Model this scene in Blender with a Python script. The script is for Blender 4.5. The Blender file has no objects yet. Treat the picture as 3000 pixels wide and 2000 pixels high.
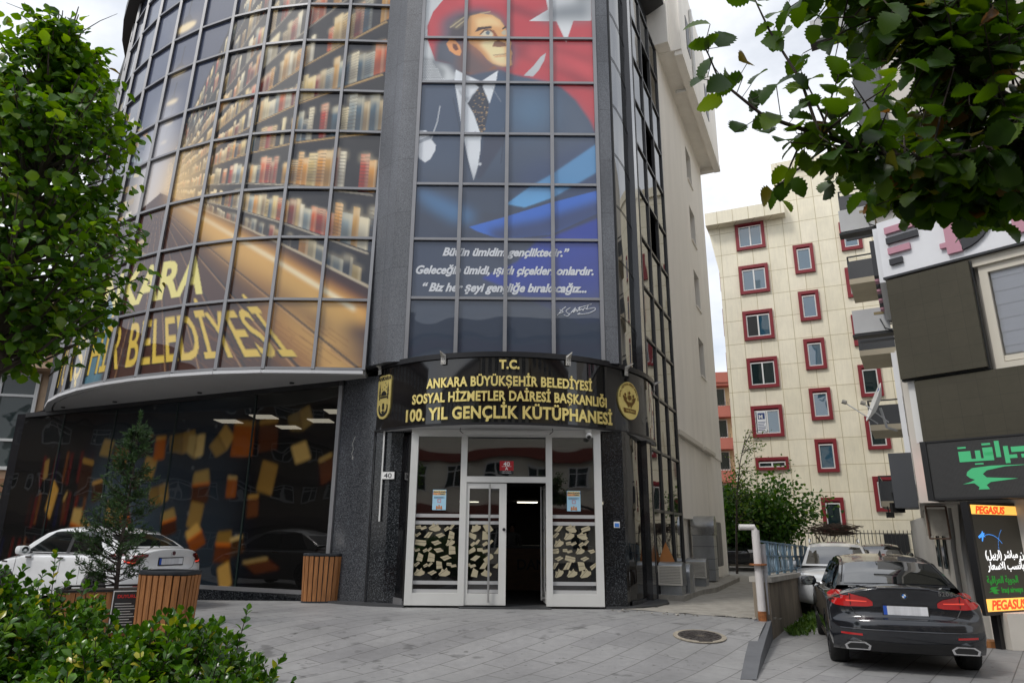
import bpy, bmesh, math, random
import numpy as np
from mathutils import Vector, Matrix, noise as mnoise
R = math.radians
PI = math.pi
rnd = random.Random(7)
scene = bpy.context.scene
COL = scene.collection

# ------------------------------------------------------------------ camera
T, ROLL, CZ = R(15.8), R(0.5), 1.7
fw = Vector((0, math.cos(T), math.sin(T)))
up0 = Vector((0, -math.sin(T), math.cos(T)))
rt0 = Vector((1, 0, 0))
rt = rt0 * math.cos(ROLL) + up0 * math.sin(ROLL)
up = up0 * math.cos(ROLL) - rt0 * math.sin(ROLL)
cam_d = bpy.data.cameras.new('camera')
cam_d.lens = 24.0
cam_d.sensor_width = 36.0
cam_d.sensor_fit = 'HORIZONTAL'
cam_d.clip_start = 0.05
cam_d.clip_end = 3000
cam = bpy.data.objects.new('camera', cam_d)
COL.objects.link(cam)
cam.matrix_world = Matrix(((rt.x, up.x, -fw.x, 0), (rt.y, up.y, -fw.y, 0), (rt.z, up.z, -fw.z, CZ), (0, 0, 0, 1)))
scene.camera = cam

# ------------------------------------------------------------------ sky and sun
SUN_EL, SUN_AZ = R(52), R(-125)          # azimuth from +Y towards +X
world = bpy.data.worlds.new('World')
scene.world = world
world.use_nodes = True
wn = world.node_tree.nodes
wl = world.node_tree.links
wn.clear()
w_out = wn.new('ShaderNodeOutputWorld')
w_bg = wn.new('ShaderNodeBackground')
w_sky = wn.new('ShaderNodeTexSky')
w_sky.sky_type = 'NISHITA'
w_sky.sun_disc = False
w_sky.sun_elevation = SUN_EL
w_sky.sun_rotation = SUN_AZ
w_sky.air_density = 1.0
w_sky.dust_density = 2.0
w_tc = wn.new('ShaderNodeTexCoord')
w_map = wn.new('ShaderNodeMapping')
w_map.inputs['Scale'].default_value = (1.3, 1.3, 2.6)
w_noise = wn.new('ShaderNodeTexNoise')
w_noise.inputs['Scale'].default_value = 2.1
w_noise.inputs['Detail'].default_value = 7
w_noise.inputs['Roughness'].default_value = 0.55
w_ramp = wn.new('ShaderNodeValToRGB')
w_ramp.color_ramp.elements[0].position = 0.30
w_ramp.color_ramp.elements[0].color = (0.36, 0.36, 0.36, 1)
w_ramp.color_ramp.elements[1].position = 0.62
w_ramp.color_ramp.elements[1].color = (1, 1, 1, 1)
w_mix = wn.new('ShaderNodeMixRGB')
w_mix.inputs[2].default_value = (8.6, 8.8, 9.1, 1)
wl.new(w_tc.outputs['Generated'], w_map.inputs['Vector'])
wl.new(w_map.outputs[0], w_noise.inputs['Vector'])
wl.new(w_noise.outputs['Fac'], w_ramp.inputs[0])
wl.new(w_ramp.outputs[0], w_mix.inputs[0])
wl.new(w_sky.outputs[0], w_mix.inputs[1])
wl.new(w_mix.outputs[0], w_bg.inputs['Color'])
w_bg.inputs['Strength'].default_value = 0.1
wl.new(w_bg.outputs[0], w_out.inputs['Surface'])

sun_d = bpy.data.lights.new('sun', 'SUN')
sun_d.energy = 1.2
sun_d.angle = R(12)
sun_d.color = (1.0, 0.96, 0.9)
sun = bpy.data.objects.new('sun', sun_d)
COL.objects.link(sun)
sdir = Vector((math.sin(SUN_AZ) * math.cos(SUN_EL), math.cos(SUN_AZ) * math.cos(SUN_EL), math.sin(SUN_EL)))
sun.rotation_euler = sdir.to_track_quat('Z', 'Y').to_euler()
scene.view_settings.view_transform = 'Standard'
scene.view_settings.look = 'None'
scene.view_settings.gamma = 1.0
scene.view_settings.exposure = 0.45
scene.cycles.max_bounces = 6
scene.cycles.glossy_bounces = 4
scene.cycles.transmission_bounces = 4
scene.cycles.transparent_max_bounces = 8
scene.cycles.sample_clamp_indirect = 6.0

# ------------------------------------------------------------------ materials
MATS = {}
def srgb(r, g, b):
    def f(c):
        c /= 255.0
        return c / 12.92 if c <= 0.04045 else ((c + 0.055) / 1.055) ** 2.4
    return (f(r), f(g), f(b), 1)

def new_mat(name):
    m = bpy.data.materials.new(name)
    m.use_nodes = True
    nt = m.node_tree
    b = nt.nodes['Principled BSDF']
    return m, nt, b

def bump(nt, b, src, strength=0.2, dist=0.01):
    bp = nt.nodes.new('ShaderNodeBump')
    bp.inputs['Strength'].default_value = strength
    bp.inputs['Distance'].default_value = dist
    nt.links.new(src, bp.inputs['Height'])
    nt.links.new(bp.outputs[0], b.inputs['Normal'])

def mat(name, col, rough=0.5, metal=0.0, var=None, coat=0.0, emit=0.0, spec=0.5, bmp=0.0, stretch=(1, 1, 1)):
    """Principled material; var = (noise scale, amount) mottles the colour; one per name."""
    if name in MATS:
        return MATS[name]
    m, nt, b = new_mat(name)
    c = tuple(col) if len(col) == 4 else tuple(col) + (1,)
    b.inputs['Base Color'].default_value = c
    b.inputs['Roughness'].default_value = rough
    b.inputs['Metallic'].default_value = metal
    b.inputs['Coat Weight'].default_value = coat
    b.inputs['Specular IOR Level'].default_value = spec
    if emit:
        b.inputs['Emission Color'].default_value = c
        b.inputs['Emission Strength'].default_value = emit
    if var:
        tc = nt.nodes.new('ShaderNodeTexCoord')
        mp = nt.nodes.new('ShaderNodeMapping')
        mp.inputs['Scale'].default_value = stretch
        n = nt.nodes.new('ShaderNodeTexNoise')
        n.inputs['Scale'].default_value = var[0]
        n.inputs['Detail'].default_value = 6
        n.inputs['Roughness'].default_value = 0.6
        rp = nt.nodes.new('ShaderNodeValToRGB')
        a = var[1]
        rp.color_ramp.elements[0].position = 0.3
        rp.color_ramp.elements[1].position = 0.7
        rp.color_ramp.elements[0].color = (c[0] * (1 - a), c[1] * (1 - a), c[2] * (1 - a), 1)
        rp.color_ramp.elements[1].color = (min(1, c[0] * (1 + a)), min(1, c[1] * (1 + a)), min(1, c[2] * (1 + a)), 1)
        nt.links.new(tc.outputs['Object'], mp.inputs[0])
        nt.links.new(mp.outputs[0], n.inputs['Vector'])
        nt.links.new(n.outputs['Fac'], rp.inputs[0])
        nt.links.new(rp.outputs[0], b.inputs['Base Color'])
        if bmp:
            bump(nt, b, n.outputs['Fac'], bmp)
    MATS[name] = m
    return m

def speckle_mat(name, dark, light, scale, rough, spread=(0.42, 0.62), bigvar=0.25, seam=None):
    """Polished granite: grains of two colours with slow drift; seam = (u, v) joints from the uv."""
    if name in MATS:
        return MATS[name]
    m, nt, b = new_mat(name)
    N, L = nt.nodes, nt.links
    tc = N.new('ShaderNodeTexCoord')
    v = N.new('ShaderNodeTexVoronoi'); v.inputs['Scale'].default_value = scale
    n = N.new('ShaderNodeTexNoise'); n.inputs['Scale'].default_value = scale * 0.5; n.inputs['Detail'].default_value = 4
    L.new(tc.outputs['Object'], v.inputs['Vector']); L.new(tc.outputs['Object'], n.inputs['Vector'])
    mx = N.new('ShaderNodeMixRGB'); mx.inputs[0].default_value = 0.5
    L.new(v.outputs['Color'], mx.inputs[1]); L.new(n.outputs['Fac'], mx.inputs[2])
    rp = N.new('ShaderNodeValToRGB')
    rp.color_ramp.elements[0].position = spread[0]; rp.color_ramp.elements[0].color = dark
    rp.color_ramp.elements[1].position = spread[1]; rp.color_ramp.elements[1].color = light
    L.new(mx.outputs[0], rp.inputs[0])
    n2 = N.new('ShaderNodeTexNoise'); n2.inputs['Scale'].default_value = 0.9; n2.inputs['Detail'].default_value = 5
    mp = N.new('ShaderNodeMapping'); mp.inputs['Scale'].default_value = (1.5, 1.5, 0.5)
    L.new(tc.outputs['Object'], mp.inputs[0]); L.new(mp.outputs[0], n2.inputs['Vector'])
    r2 = N.new('ShaderNodeMapRange'); r2.inputs[1].default_value = 0.3; r2.inputs[2].default_value = 0.7
    r2.inputs[3].default_value = 1 - bigvar; r2.inputs[4].default_value = 1 + bigvar
    L.new(n2.outputs['Fac'], r2.inputs[0])
    mul = N.new('ShaderNodeMixRGB'); mul.blend_type = 'MULTIPLY'; mul.inputs[0].default_value = 1
    L.new(rp.outputs[0], mul.inputs[1]); L.new(r2.outputs[0], mul.inputs[2])
    out = mul.outputs[0]
    if seam:
        br = N.new('ShaderNodeTexBrick'); br.offset = 0.0
        br.inputs['Scale'].default_value = 1; br.inputs['Mortar Size'].default_value = 0.005
        br.inputs['Brick Width'].default_value = seam[0]; br.inputs['Row Height'].default_value = seam[1]
        br.inputs['Color1'].default_value = (1, 1, 1, 1); br.inputs['Color2'].default_value = (.86, .86, .86, 1)
        br.inputs['Mortar'].default_value = (.3, .3, .3, 1)
        uvn = N.new('ShaderNodeUVMap')
        mp2 = N.new('ShaderNodeMapping'); mp2.inputs['Location'].default_value = seam[2] if len(seam) > 2 else (0, 0, 0)
        L.new(uvn.outputs[0], mp2.inputs[0]); L.new(mp2.outputs[0], br.inputs['Vector'])
        m3 = N.new('ShaderNodeMixRGB'); m3.blend_type = 'MULTIPLY'; m3.inputs[0].default_value = 1
        L.new(out, m3.inputs[1]); L.new(br.outputs['Color'], m3.inputs[2])
        out = m3.outputs[0]
    L.new(out, b.inputs['Base Color'])
    b.inputs['Roughness'].default_value = rough
    MATS[name] = m
    return m

def grid_mat(name, c1, c2, mortar, bw, rh, ms, rough, offset=0.0, rot=0.0, use_object=False, dirt=0.15, loc=(0, 0, 0), streak=False, stains=False, ior=1.5):
    """Panels, slabs or tiles with joints, mottled and dirtied."""
    if name in MATS:
        return MATS[name]
    m, nt, b = new_mat(name)
    N, L = nt.nodes, nt.links
    tc = N.new('ShaderNodeTexCoord')
    mp = N.new('ShaderNodeMapping')
    mp.inputs['Rotation'].default_value = (0, 0, rot)
    mp.inputs['Location'].default_value = loc
    if use_object:
        L.new(tc.outputs['Object'], mp.inputs[0])
    else:
        u = N.new('ShaderNodeUVMap'); L.new(u.outputs[0], mp.inputs[0])
    br = N.new('ShaderNodeTexBrick'); br.offset = offset
    br.inputs['Scale'].default_value = 1
    br.inputs['Mortar Size'].default_value = ms
    br.inputs['Mortar Smooth'].default_value = 0.1
    br.inputs['Brick Width'].default_value = bw
    br.inputs['Row Height'].default_value = rh
    br.inputs['Color1'].default_value = c1; br.inputs['Color2'].default_value = c2; br.inputs['Mortar'].default_value = mortar
    L.new(mp.outputs[0], br.inputs['Vector'])
    outs = br.outputs['Color']
    for sc, am, st in ((0.7, dirt, (1, 1, 1)), (9, dirt * 0.7, (1, 1, 0.12) if streak else (1, 1, 1)), (60, dirt * 0.5, (1, 1, 1))):
        n = N.new('ShaderNodeTexNoise'); n.inputs['Scale'].default_value = sc; n.inputs['Detail'].default_value = 6
        n.inputs['Roughness'].default_value = 0.65
        m2 = N.new('ShaderNodeMapping'); m2.inputs['Scale'].default_value = st
        L.new(tc.outputs['Object'], m2.inputs[0]); L.new(m2.outputs[0], n.inputs['Vector'])
        r2 = N.new('ShaderNodeMapRange'); r2.inputs[1].default_value = 0.25; r2.inputs[2].default_value = 0.75
        r2.inputs[3].default_value = 1 - am; r2.inputs[4].default_value = 1 + am
        L.new(n.outputs['Fac'], r2.inputs[0])
        mul = N.new('ShaderNodeMixRGB'); mul.blend_type = 'MULTIPLY'; mul.inputs[0].default_value = 1
        L.new(outs, mul.inputs[1]); L.new(r2.outputs[0], mul.inputs[2])
        outs = mul.outputs[0]
    if stains:      # old spills, gum and wet marks
        for sc, lo, hi, am in ((2.3, .64, .69, .62), (7.0, .66, .70, .60), (.55, .45, .75, .80)):
            n = N.new('ShaderNodeTexNoise'); n.inputs['Scale'].default_value = sc; n.inputs['Detail'].default_value = 3
            m2 = N.new('ShaderNodeMapping'); m2.inputs['Location'].default_value = (sc * 3.1, sc * 1.7, 0)
            L.new(tc.outputs['Object'], m2.inputs[0]); L.new(m2.outputs[0], n.inputs['Vector'])
            r2 = N.new('ShaderNodeMapRange'); r2.inputs[1].default_value = lo; r2.inputs[2].default_value = hi
            r2.inputs[3].default_value = 1; r2.inputs[4].default_value = am
            L.new(n.outputs['Fac'], r2.inputs[0])
            mul = N.new('ShaderNodeMixRGB'); mul.blend_type = 'MULTIPLY'; mul.inputs[0].default_value = 1
            L.new(outs, mul.inputs[1]); L.new(r2.outputs[0], mul.inputs[2])
            outs = mul.outputs[0]
    L.new(outs, b.inputs['Base Color'])
    b.inputs['Roughness'].default_value = rough
    b.inputs['IOR'].default_value = ior
    bump(nt, b, br.outputs['Fac'], -0.35, 0.006)
    MATS[name] = m
    return m

def vcol_mat(name, rough=0.45, coat=0.0, see=0.0, spec=0.5, emit=0.0, ior=1.6):
    """Printed film: the print's own colours are on the mesh; optional clear coat of glass over it."""
    if name in MATS:
        return MATS[name]
    m, nt, b = new_mat(name)
    N, L = nt.nodes, nt.links
    a = N.new('ShaderNodeVertexColor'); a.layer_name = 'print'
    L.new(a.outputs[0], b.inputs['Base Color'])
    b.inputs['Roughness'].default_value = rough
    b.inputs['Coat Weight'].default_value = coat
    b.inputs['Coat Roughness'].default_value = 0.015
    b.inputs['Coat IOR'].default_value = ior
    b.inputs['Specular IOR Level'].default_value = spec
    # each pane of glass lies a touch differently, so reflections break at the mullions
    if coat:
        tc = N.new('ShaderNodeTexCoord')
        n = N.new('ShaderNodeTexNoise'); n.inputs['Scale'].default_value = 0.8; n.inputs['Detail'].default_value = 1
        L.new(tc.outputs['Object'], n.inputs['Vector'])
        bp = N.new('ShaderNodeBump'); bp.inputs['Strength'].default_value = 0.12; bp.inputs['Distance'].default_value = 0.12
        L.new(n.outputs['Fac'], bp.inputs['Height'])
        L.new(bp.outputs[0], b.inputs['Coat Normal'])
    if emit:
        L.new(a.outputs[0], b.inputs['Emission Color'])
        b.inputs['Emission Strength'].default_value = emit
    if see:
        o = N['Material Output'] if 'Material Output' in N else N.new('ShaderNodeOutputMaterial')
        tr = N.new('ShaderNodeBsdfTransparent')
        mx = N.new('ShaderNodeMixShader'); mx.inputs[0].default_value = see
        L.new(b.outputs[0], mx.inputs[1]); L.new(tr.outputs[0], mx.inputs[2]); L.new(mx.outputs[0], o.inputs['Surface'])
    MATS[name] = m
    return m

def glass_mat(name, tint, see=0.5, rough=0.02, wavy=0.1, ior=1.55, base=(.012, .014, .016)):
    """Window glass: mirror by angle over a partly clear, partly dark pane."""
    if name in MATS:
        return MATS[name]
    m, nt, b = new_mat(name)
    N, L = nt.nodes, nt.links
    b.inputs['Base Color'].default_value = base + (1,)
    b.inputs['Roughness'].default_value = 0.25
    b.inputs['Specular IOR Level'].default_value = 0.0
    tr = N.new('ShaderNodeBsdfTransparent'); tr.inputs[0].default_value = tint
    m1 = N.new('ShaderNodeMixShader'); m1.inputs[0].default_value = see
    L.new(b.outputs[0], m1.inputs[1]); L.new(tr.outputs[0], m1.inputs[2])
    gl = N.new('ShaderNodeBsdfGlossy'); gl.inputs['Roughness'].default_value = rough
    fr = N.new('ShaderNodeFresnel'); fr.inputs['IOR'].default_value = ior
    m2 = N.new('ShaderNodeMixShader')
    L.new(fr.outputs[0], m2.inputs[0]); L.new(m1.outputs[0], m2.inputs[1]); L.new(gl.outputs[0], m2.inputs[2])
    o = N['Material Output']
    L.new(m2.outputs[0], o.inputs['Surface'])
    if wavy:
        tc = N.new('ShaderNodeTexCoord')
        n = N.new('ShaderNodeTexNoise'); n.inputs['Scale'].default_value = 0.9; n.inputs['Detail'].default_value = 1
        L.new(tc.outputs['Object'], n.inputs['Vector'])
        bp = N.new('ShaderNodeBump'); bp.inputs['Strength'].default_value = wavy; bp.inputs['Distance'].default_value = 0.15
        L.new(n.outputs['Fac'], bp.inputs['Height'])
        L.new(bp.outputs[0], gl.inputs['Normal'])
    MATS[name] = m
    return m

def leaf_mat(name, cols, trans=0.35, rough=0.4):
    """Leaves: colour drawn per leaf from a ramp, light passes through, a waxy sheen."""
    if name in MATS:
        return MATS[name]
    m, nt, b = new_mat(name)
    N, L = nt.nodes, nt.links
    g = N.new('ShaderNodeNewGeometry')
    rp = N.new('ShaderNodeValToRGB')
    els = rp.color_ramp.elements
    while len(els) < len(cols):
        els.new(0.5)
    for e, (p, c) in zip(els, cols):
        e.position = p; e.color = tuple(c) + (1,)
    L.new(g.outputs['Random Per Island'], rp.inputs[0])
    L.new(rp.outputs[0], b.inputs['Base Color'])
    b.inputs['Roughness'].default_value = rough
    b.inputs['Specular IOR Level'].default_value = 0.4
    t = N.new('ShaderNodeBsdfTranslucent')
    hs = N.new('ShaderNodeHueSaturation'); hs.inputs['Saturation'].default_value = 1.15; hs.inputs['Value'].default_value = 1.5
    hs.inputs['Hue'].default_value = 0.485
    L.new(rp.outputs[0], hs.inputs['Color']); L.new(hs.outputs[0], t.inputs[0])
    mx = N.new('ShaderNodeMixShader'); mx.inputs[0].default_value = trans
    L.new(b.outputs[0], mx.inputs[1]); L.new(t.outputs[0], mx.inputs[2]); L.new(mx.outputs[0], N['Material Output'].inputs['Surface'])
    MATS[name] = m
    return m

# ------------------------------------------------------------------ mesh building
def lin(a, b, n):
    return [a + (b - a) * i / (n - 1) for i in range(n)]

class MB:
    """Collects shapes; build() links them as ONE mesh object."""
    def __init__(s):
        s.v = []; s.f = []; s.mi = []
        s.cols = None
    def add(s, vs, fs, mi=0):
        o = len(s.v)
        s.v += [tuple(p) for p in vs]
        for f in fs:
            s.f.append(tuple(i + o for i in f)); s.mi.append(mi)
        return s
    def box(s, a, b, mi=0):
        (x0, y0, z0), (x1, y1, z1) = a, b
        return s.add([(x0, y0, z0), (x1, y0, z0), (x1, y1, z0), (x0, y1, z0), (x0, y0, z1), (x1, y0, z1), (x1, y1, z1), (x0, y1, z1)],
                     [(0, 3, 2, 1), (4, 5, 6, 7), (0, 1, 5, 4), (1, 2, 6, 5), (2, 3, 7, 6), (3, 0, 4, 7)], mi)
    def obox(s, p, u, v, w, mi=0):
        """box from corner p along three edge vectors"""
        p, u, v, w = Vector(p), Vector(u), Vector(v), Vector(w)
        P = [p, p + u, p + u + v, p + v]
        P += [q + w for q in P]
        if u.cross(v).dot(w) < 0:
            fs = [(0, 1, 2, 3), (7, 6, 5, 4), (4, 5, 1, 0), (5, 6, 2, 1), (6, 7, 3, 2), (7, 4, 0, 3)]
        else:
            fs = [(0, 3, 2, 1), (4, 5, 6, 7), (0, 1, 5, 4), (1, 2, 6, 5), (2, 3, 7, 6), (3, 0, 4, 7)]
        return s.add(P, fs, mi)
    def beam(s, a, b, w, h, mi=0, upv=(0, 0, 1)):
        """rectangular bar from a to b, w across, h along upv"""
        a, b = Vector(a), Vector(b)
        d = (b - a)
        upv = Vector(upv)
        side = d.cross(upv)
        if side.length < 1e-6:
            side = d.cross(Vector((1, 0, 0)))
        side = side.normalized() * w
        u2 = side.cross(d).normalized() * h
        return s.obox(a - side / 2 - u2 / 2, side, d, u2, mi)
    def quad(s, a, b, c, d, mi=0):
        return s.add([a, b, c, d], [(0, 1, 2, 3)], mi)
    def prism(s, poly, z0, z1, mi=0, cap=True):
        """upright prism on a plan polygon"""
        n = len(poly)
        ar = sum(poly[i][0] * poly[(i + 1) % n][1] - poly[(i + 1) % n][0] * poly[i][1] for i in range(n))
        if ar < 0:
            poly = poly[::-1]
        vs = [(x, y, z0) for x, y in poly] + [(x, y, z1) for x, y in poly]
        fs = [(i, (i + 1) % n, n + (i + 1) % n, n + i) for i in range(n)]
        if cap:
            fs += [tuple(range(n - 1, -1, -1)), tuple(range(n, 2 * n))]
        return s.add(vs, fs, mi)
    def plate(s, pts, o, u, v, n, t, mi=0):
        """flat plate of thickness t: outline pts in the (u, v) frame at o, standing out along n"""
        o, u, v, n = Vector(o), Vector(u), Vector(v), Vector(n)
        k = len(pts)
        ar = sum(pts[i][0] * pts[(i + 1) % k][1] - pts[(i + 1) % k][0] * pts[i][1] for i in range(k))
        if (ar < 0) != (u.cross(v).dot(n) < 0):
            pts = pts[::-1]
        a = [o + u * x + v * y for x, y in pts]
        vs = a + [p + n * t for p in a]
        fs = [tuple(range(k - 1, -1, -1)), tuple(range(k, 2 * k))] + [(i, (i + 1) % k, k + (i + 1) % k, k + i) for i in range(k)]
        return s.add(vs, fs, mi)
    def tube(s, pts, r, n=8, mi=0, cap=True):
        pts = [Vector(p) for p in pts]
        rs = r if isinstance(r, (list, tuple)) else [r] * len(pts)
        vs = []; fs = []
        prev = None
        for i, p in enumerate(pts):
            d = (pts[min(i + 1, len(pts) - 1)] - pts[max(i - 1, 0)]).normalized()
            if prev is None:
                ref = Vector((0, 0, 1)) if abs(d.z) < 0.9 else Vector((1, 0, 0))
                a = d.cross(ref).normalized()
            else:
                a = (prev - d * prev.dot(d)).normalized()
            prev = a
            b = d.cross(a)
            for k in range(n):
                t = 2 * PI * k / n
                vs.append(p + (a * math.cos(t) + b * math.sin(t)) * rs[i])
        for i in range(len(pts) - 1):
            for k in range(n):
                fs.append((i * n + k, i * n + (k + 1) % n, (i + 1) * n + (k + 1) % n, (i + 1) * n + k))
        if cap:
            fs += [tuple(range(n - 1, -1, -1)), tuple(range((len(pts) - 1) * n, len(pts) * n))]
        return s.add(vs, fs, mi)
    def lathe(s, prof, o=(0, 0, 0), axis=(0, 0, 1), n=24, mi=0, cap=True):
        """prof = [(radius, along axis)]"""
        o, ax = Vector(o), Vector(axis).normalized()
        a = ax.cross(Vector((0, 0, 1)) if abs(ax.z) < 0.9 else Vector((1, 0, 0))).normalized()
        b = ax.cross(a)
        vs = [o + ax * h + (a * math.cos(2 * PI * k / n) + b * math.sin(2 * PI * k / n)) * r for r, h in prof for k in range(n)]
        fs = [(i * n + k, i * n + (k + 1) % n, (i + 1) * n + (k + 1) % n, (i + 1) * n + k) for i in range(len(prof) - 1) for k in range(n)]
        if cap:
            fs += [tuple(range(n - 1, -1, -1)), tuple(range((len(prof) - 1) * n, len(prof) * n))]
        return s.add(vs, fs, mi)
    def grid(s, rows, mi=0, flip=False):
        """rows of points -> quads"""
        nr, nc = len(rows), len(rows[0])
        vs = [p for r in rows for p in r]
        fs = [(i * nc + j, i * nc + j + 1, (i + 1) * nc + j + 1, (i + 1) * nc + j) for i in range(nr - 1) for j in range(nc - 1)]
        if flip:
            fs = [f[::-1] for f in fs]
        return s.add(vs, fs, mi)
    def frame(s, o, u, v, n, w, h, t, d, mi=0):
        """rectangular picture frame: w x h outside, bars t wide, d deep along n from o (lower corner)"""
        o, u, v, n = Vector(o), Vector(u), Vector(v), Vector(n)
        s.obox(o, u * w, v * t, n * d, mi); s.obox(o + v * (h - t), u * w, v * t, n * d, mi)
        s.obox(o + v * t, u * t, v * (h - 2 * t), n * d, mi); s.obox(o + v * t + u * (w - t), u * t, v * (h - 2 * t), n * d, mi)
        return s
    def mesh(s, name, mats, smooth=None):
        me = bpy.data.meshes.new(name)
        me.from_pydata([tuple(p) for p in s.v], [], s.f)
        ms = mats if isinstance(mats, (list, tuple)) else [mats]
        for m in ms:
            me.materials.append(m)
        if len(ms) > 1:
            me.polygons.foreach_set('material_index', s.mi)
        me.update()
        box_uv(me)
        if smooth is not None:
            me.polygons.foreach_set('use_smooth', [True] * len(me.polygons))
            me.set_sharp_from_angle(angle=R(smooth))
        return me
    def build(s, name, mats, parent=None, smooth=None, world=False):
        return link(name, s.mesh(name, mats, smooth), parent, world)

def box_uv(me):
    n = len(me.loops)
    if not n:
        return
    uvl = me.uv_layers.new(name='UVMap')
    co = np.empty(len(me.vertices) * 3); me.vertices.foreach_get('co', co); co = co.reshape(-1, 3)
    vi = np.empty(n, dtype=np.int32); me.loops.foreach_get('vertex_index', vi)
    nf = len(me.polygons)
    nrm = np.empty(nf * 3); me.polygons.foreach_get('normal', nrm); nrm = nrm.reshape(-1, 3)
    tot = np.empty(nf, dtype=np.int32); me.polygons.foreach_get('loop_total', tot)
    pn = np.repeat(nrm, tot, axis=0)
    p = co[vi]
    flat = np.abs(pn[:, 2]) > 0.75
    t = np.stack([-pn[:, 1], pn[:, 0]], axis=1)
    l = np.linalg.norm(t, axis=1, keepdims=True); l[l < 1e-6] = 1
    t = t / l
    u = np.where(flat, p[:, 0], p[:, 0] * t[:, 0] + p[:, 1] * t[:, 1])
    v = np.where(flat, p[:, 1], p[:, 2])
    uvl.data.foreach_set('uv', np.stack([u, v], axis=1).ravel())

def link(name, me, parent=None, world=False):
    o = bpy.data.objects.new(name, me)
    COL.objects.link(o)
    if parent is not None:
        o.parent = parent
        if world:
            o.location = -absloc(parent)
    return o

def absloc(o):
    l = Vector(o.location)
    while o.parent is not None:
        o = o.parent
        l = l + Vector(o.location)
    return l

def tag(o, label=None, cat=None, group=None, kind=None):
    if label: o['label'] = label
    if cat: o['category'] = cat
    if group: o['group'] = group
    if kind: o['kind'] = kind
    return o

def thing(name, label, cat, loc=(0, 0, 0), rz=0.0, group=None):
    o = bpy.data.objects.new(name, None)
    COL.objects.link(o)
    o.empty_display_size = 0.2
    o.location = loc
    o.rotation_euler = (0, 0, rz)
    return tag(o, label, cat, group)

def copy_tree(o, parent=None):
    c = o.copy()
    COL.objects.link(c)
    if parent is not None:
        c.parent = parent
    for ch in [x for x in bpy.data.objects if x.parent == o]:
        copy_tree(ch, c)
    return c

def text_mesh(body, size, depth=0.0, align='LEFT', shear=0.0, bold=0.0, width=1.0, spacing=1.0):
    """lettering as raw points and faces in the xy plane, standing out along z"""
    c = bpy.data.curves.new('lettering', 'FONT')
    c.body = body; c.size = size; c.extrude = depth / 2; c.align_x = align; c.shear = shear; c.offset = bold
    c.space_character = spacing; c.resolution_u = 3
    o = bpy.data.objects.new('lettering', c)
    COL.objects.link(o)
    dg = bpy.context.evaluated_depsgraph_get()
    me = bpy.data.meshes.new_from_object(o.evaluated_get(dg))
    vs = [(v.co.x * width, v.co.y, v.co.z + depth / 2) for v in me.vertices]
    fs = [tuple(p.vertices) for p in me.polygons]
    bpy.data.objects.remove(o); bpy.data.curves.remove(c); bpy.data.meshes.remove(me)
    return vs, fs

def put_text(mb, body, o, u, v, n, size, depth=0.004, mi=0, fit=None, **k):
    """lettering laid on a plane: origin o, right u, up v, out n; fit = total width wanted"""
    vs, fs = text_mesh(body, size, depth, **k)
    o, u, v, n = Vector(o), Vector(u), Vector(v), Vector(n)
    if fit and vs:
        x0 = min(p[0] for p in vs); x1 = max(p[0] for p in vs)
        q = fit / max(1e-6, x1 - x0)
        c = (x0 + x1) / 2
        al = k.get('align', 'LEFT')
        vs = [((p[0] - (x0 if al == 'LEFT' else c)) * q, p[1], p[2]) for p in vs]
    mb.add([o + u * p[0] + v * p[1] + n * p[2] for p in vs], fs, mi)
    return mb

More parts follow.
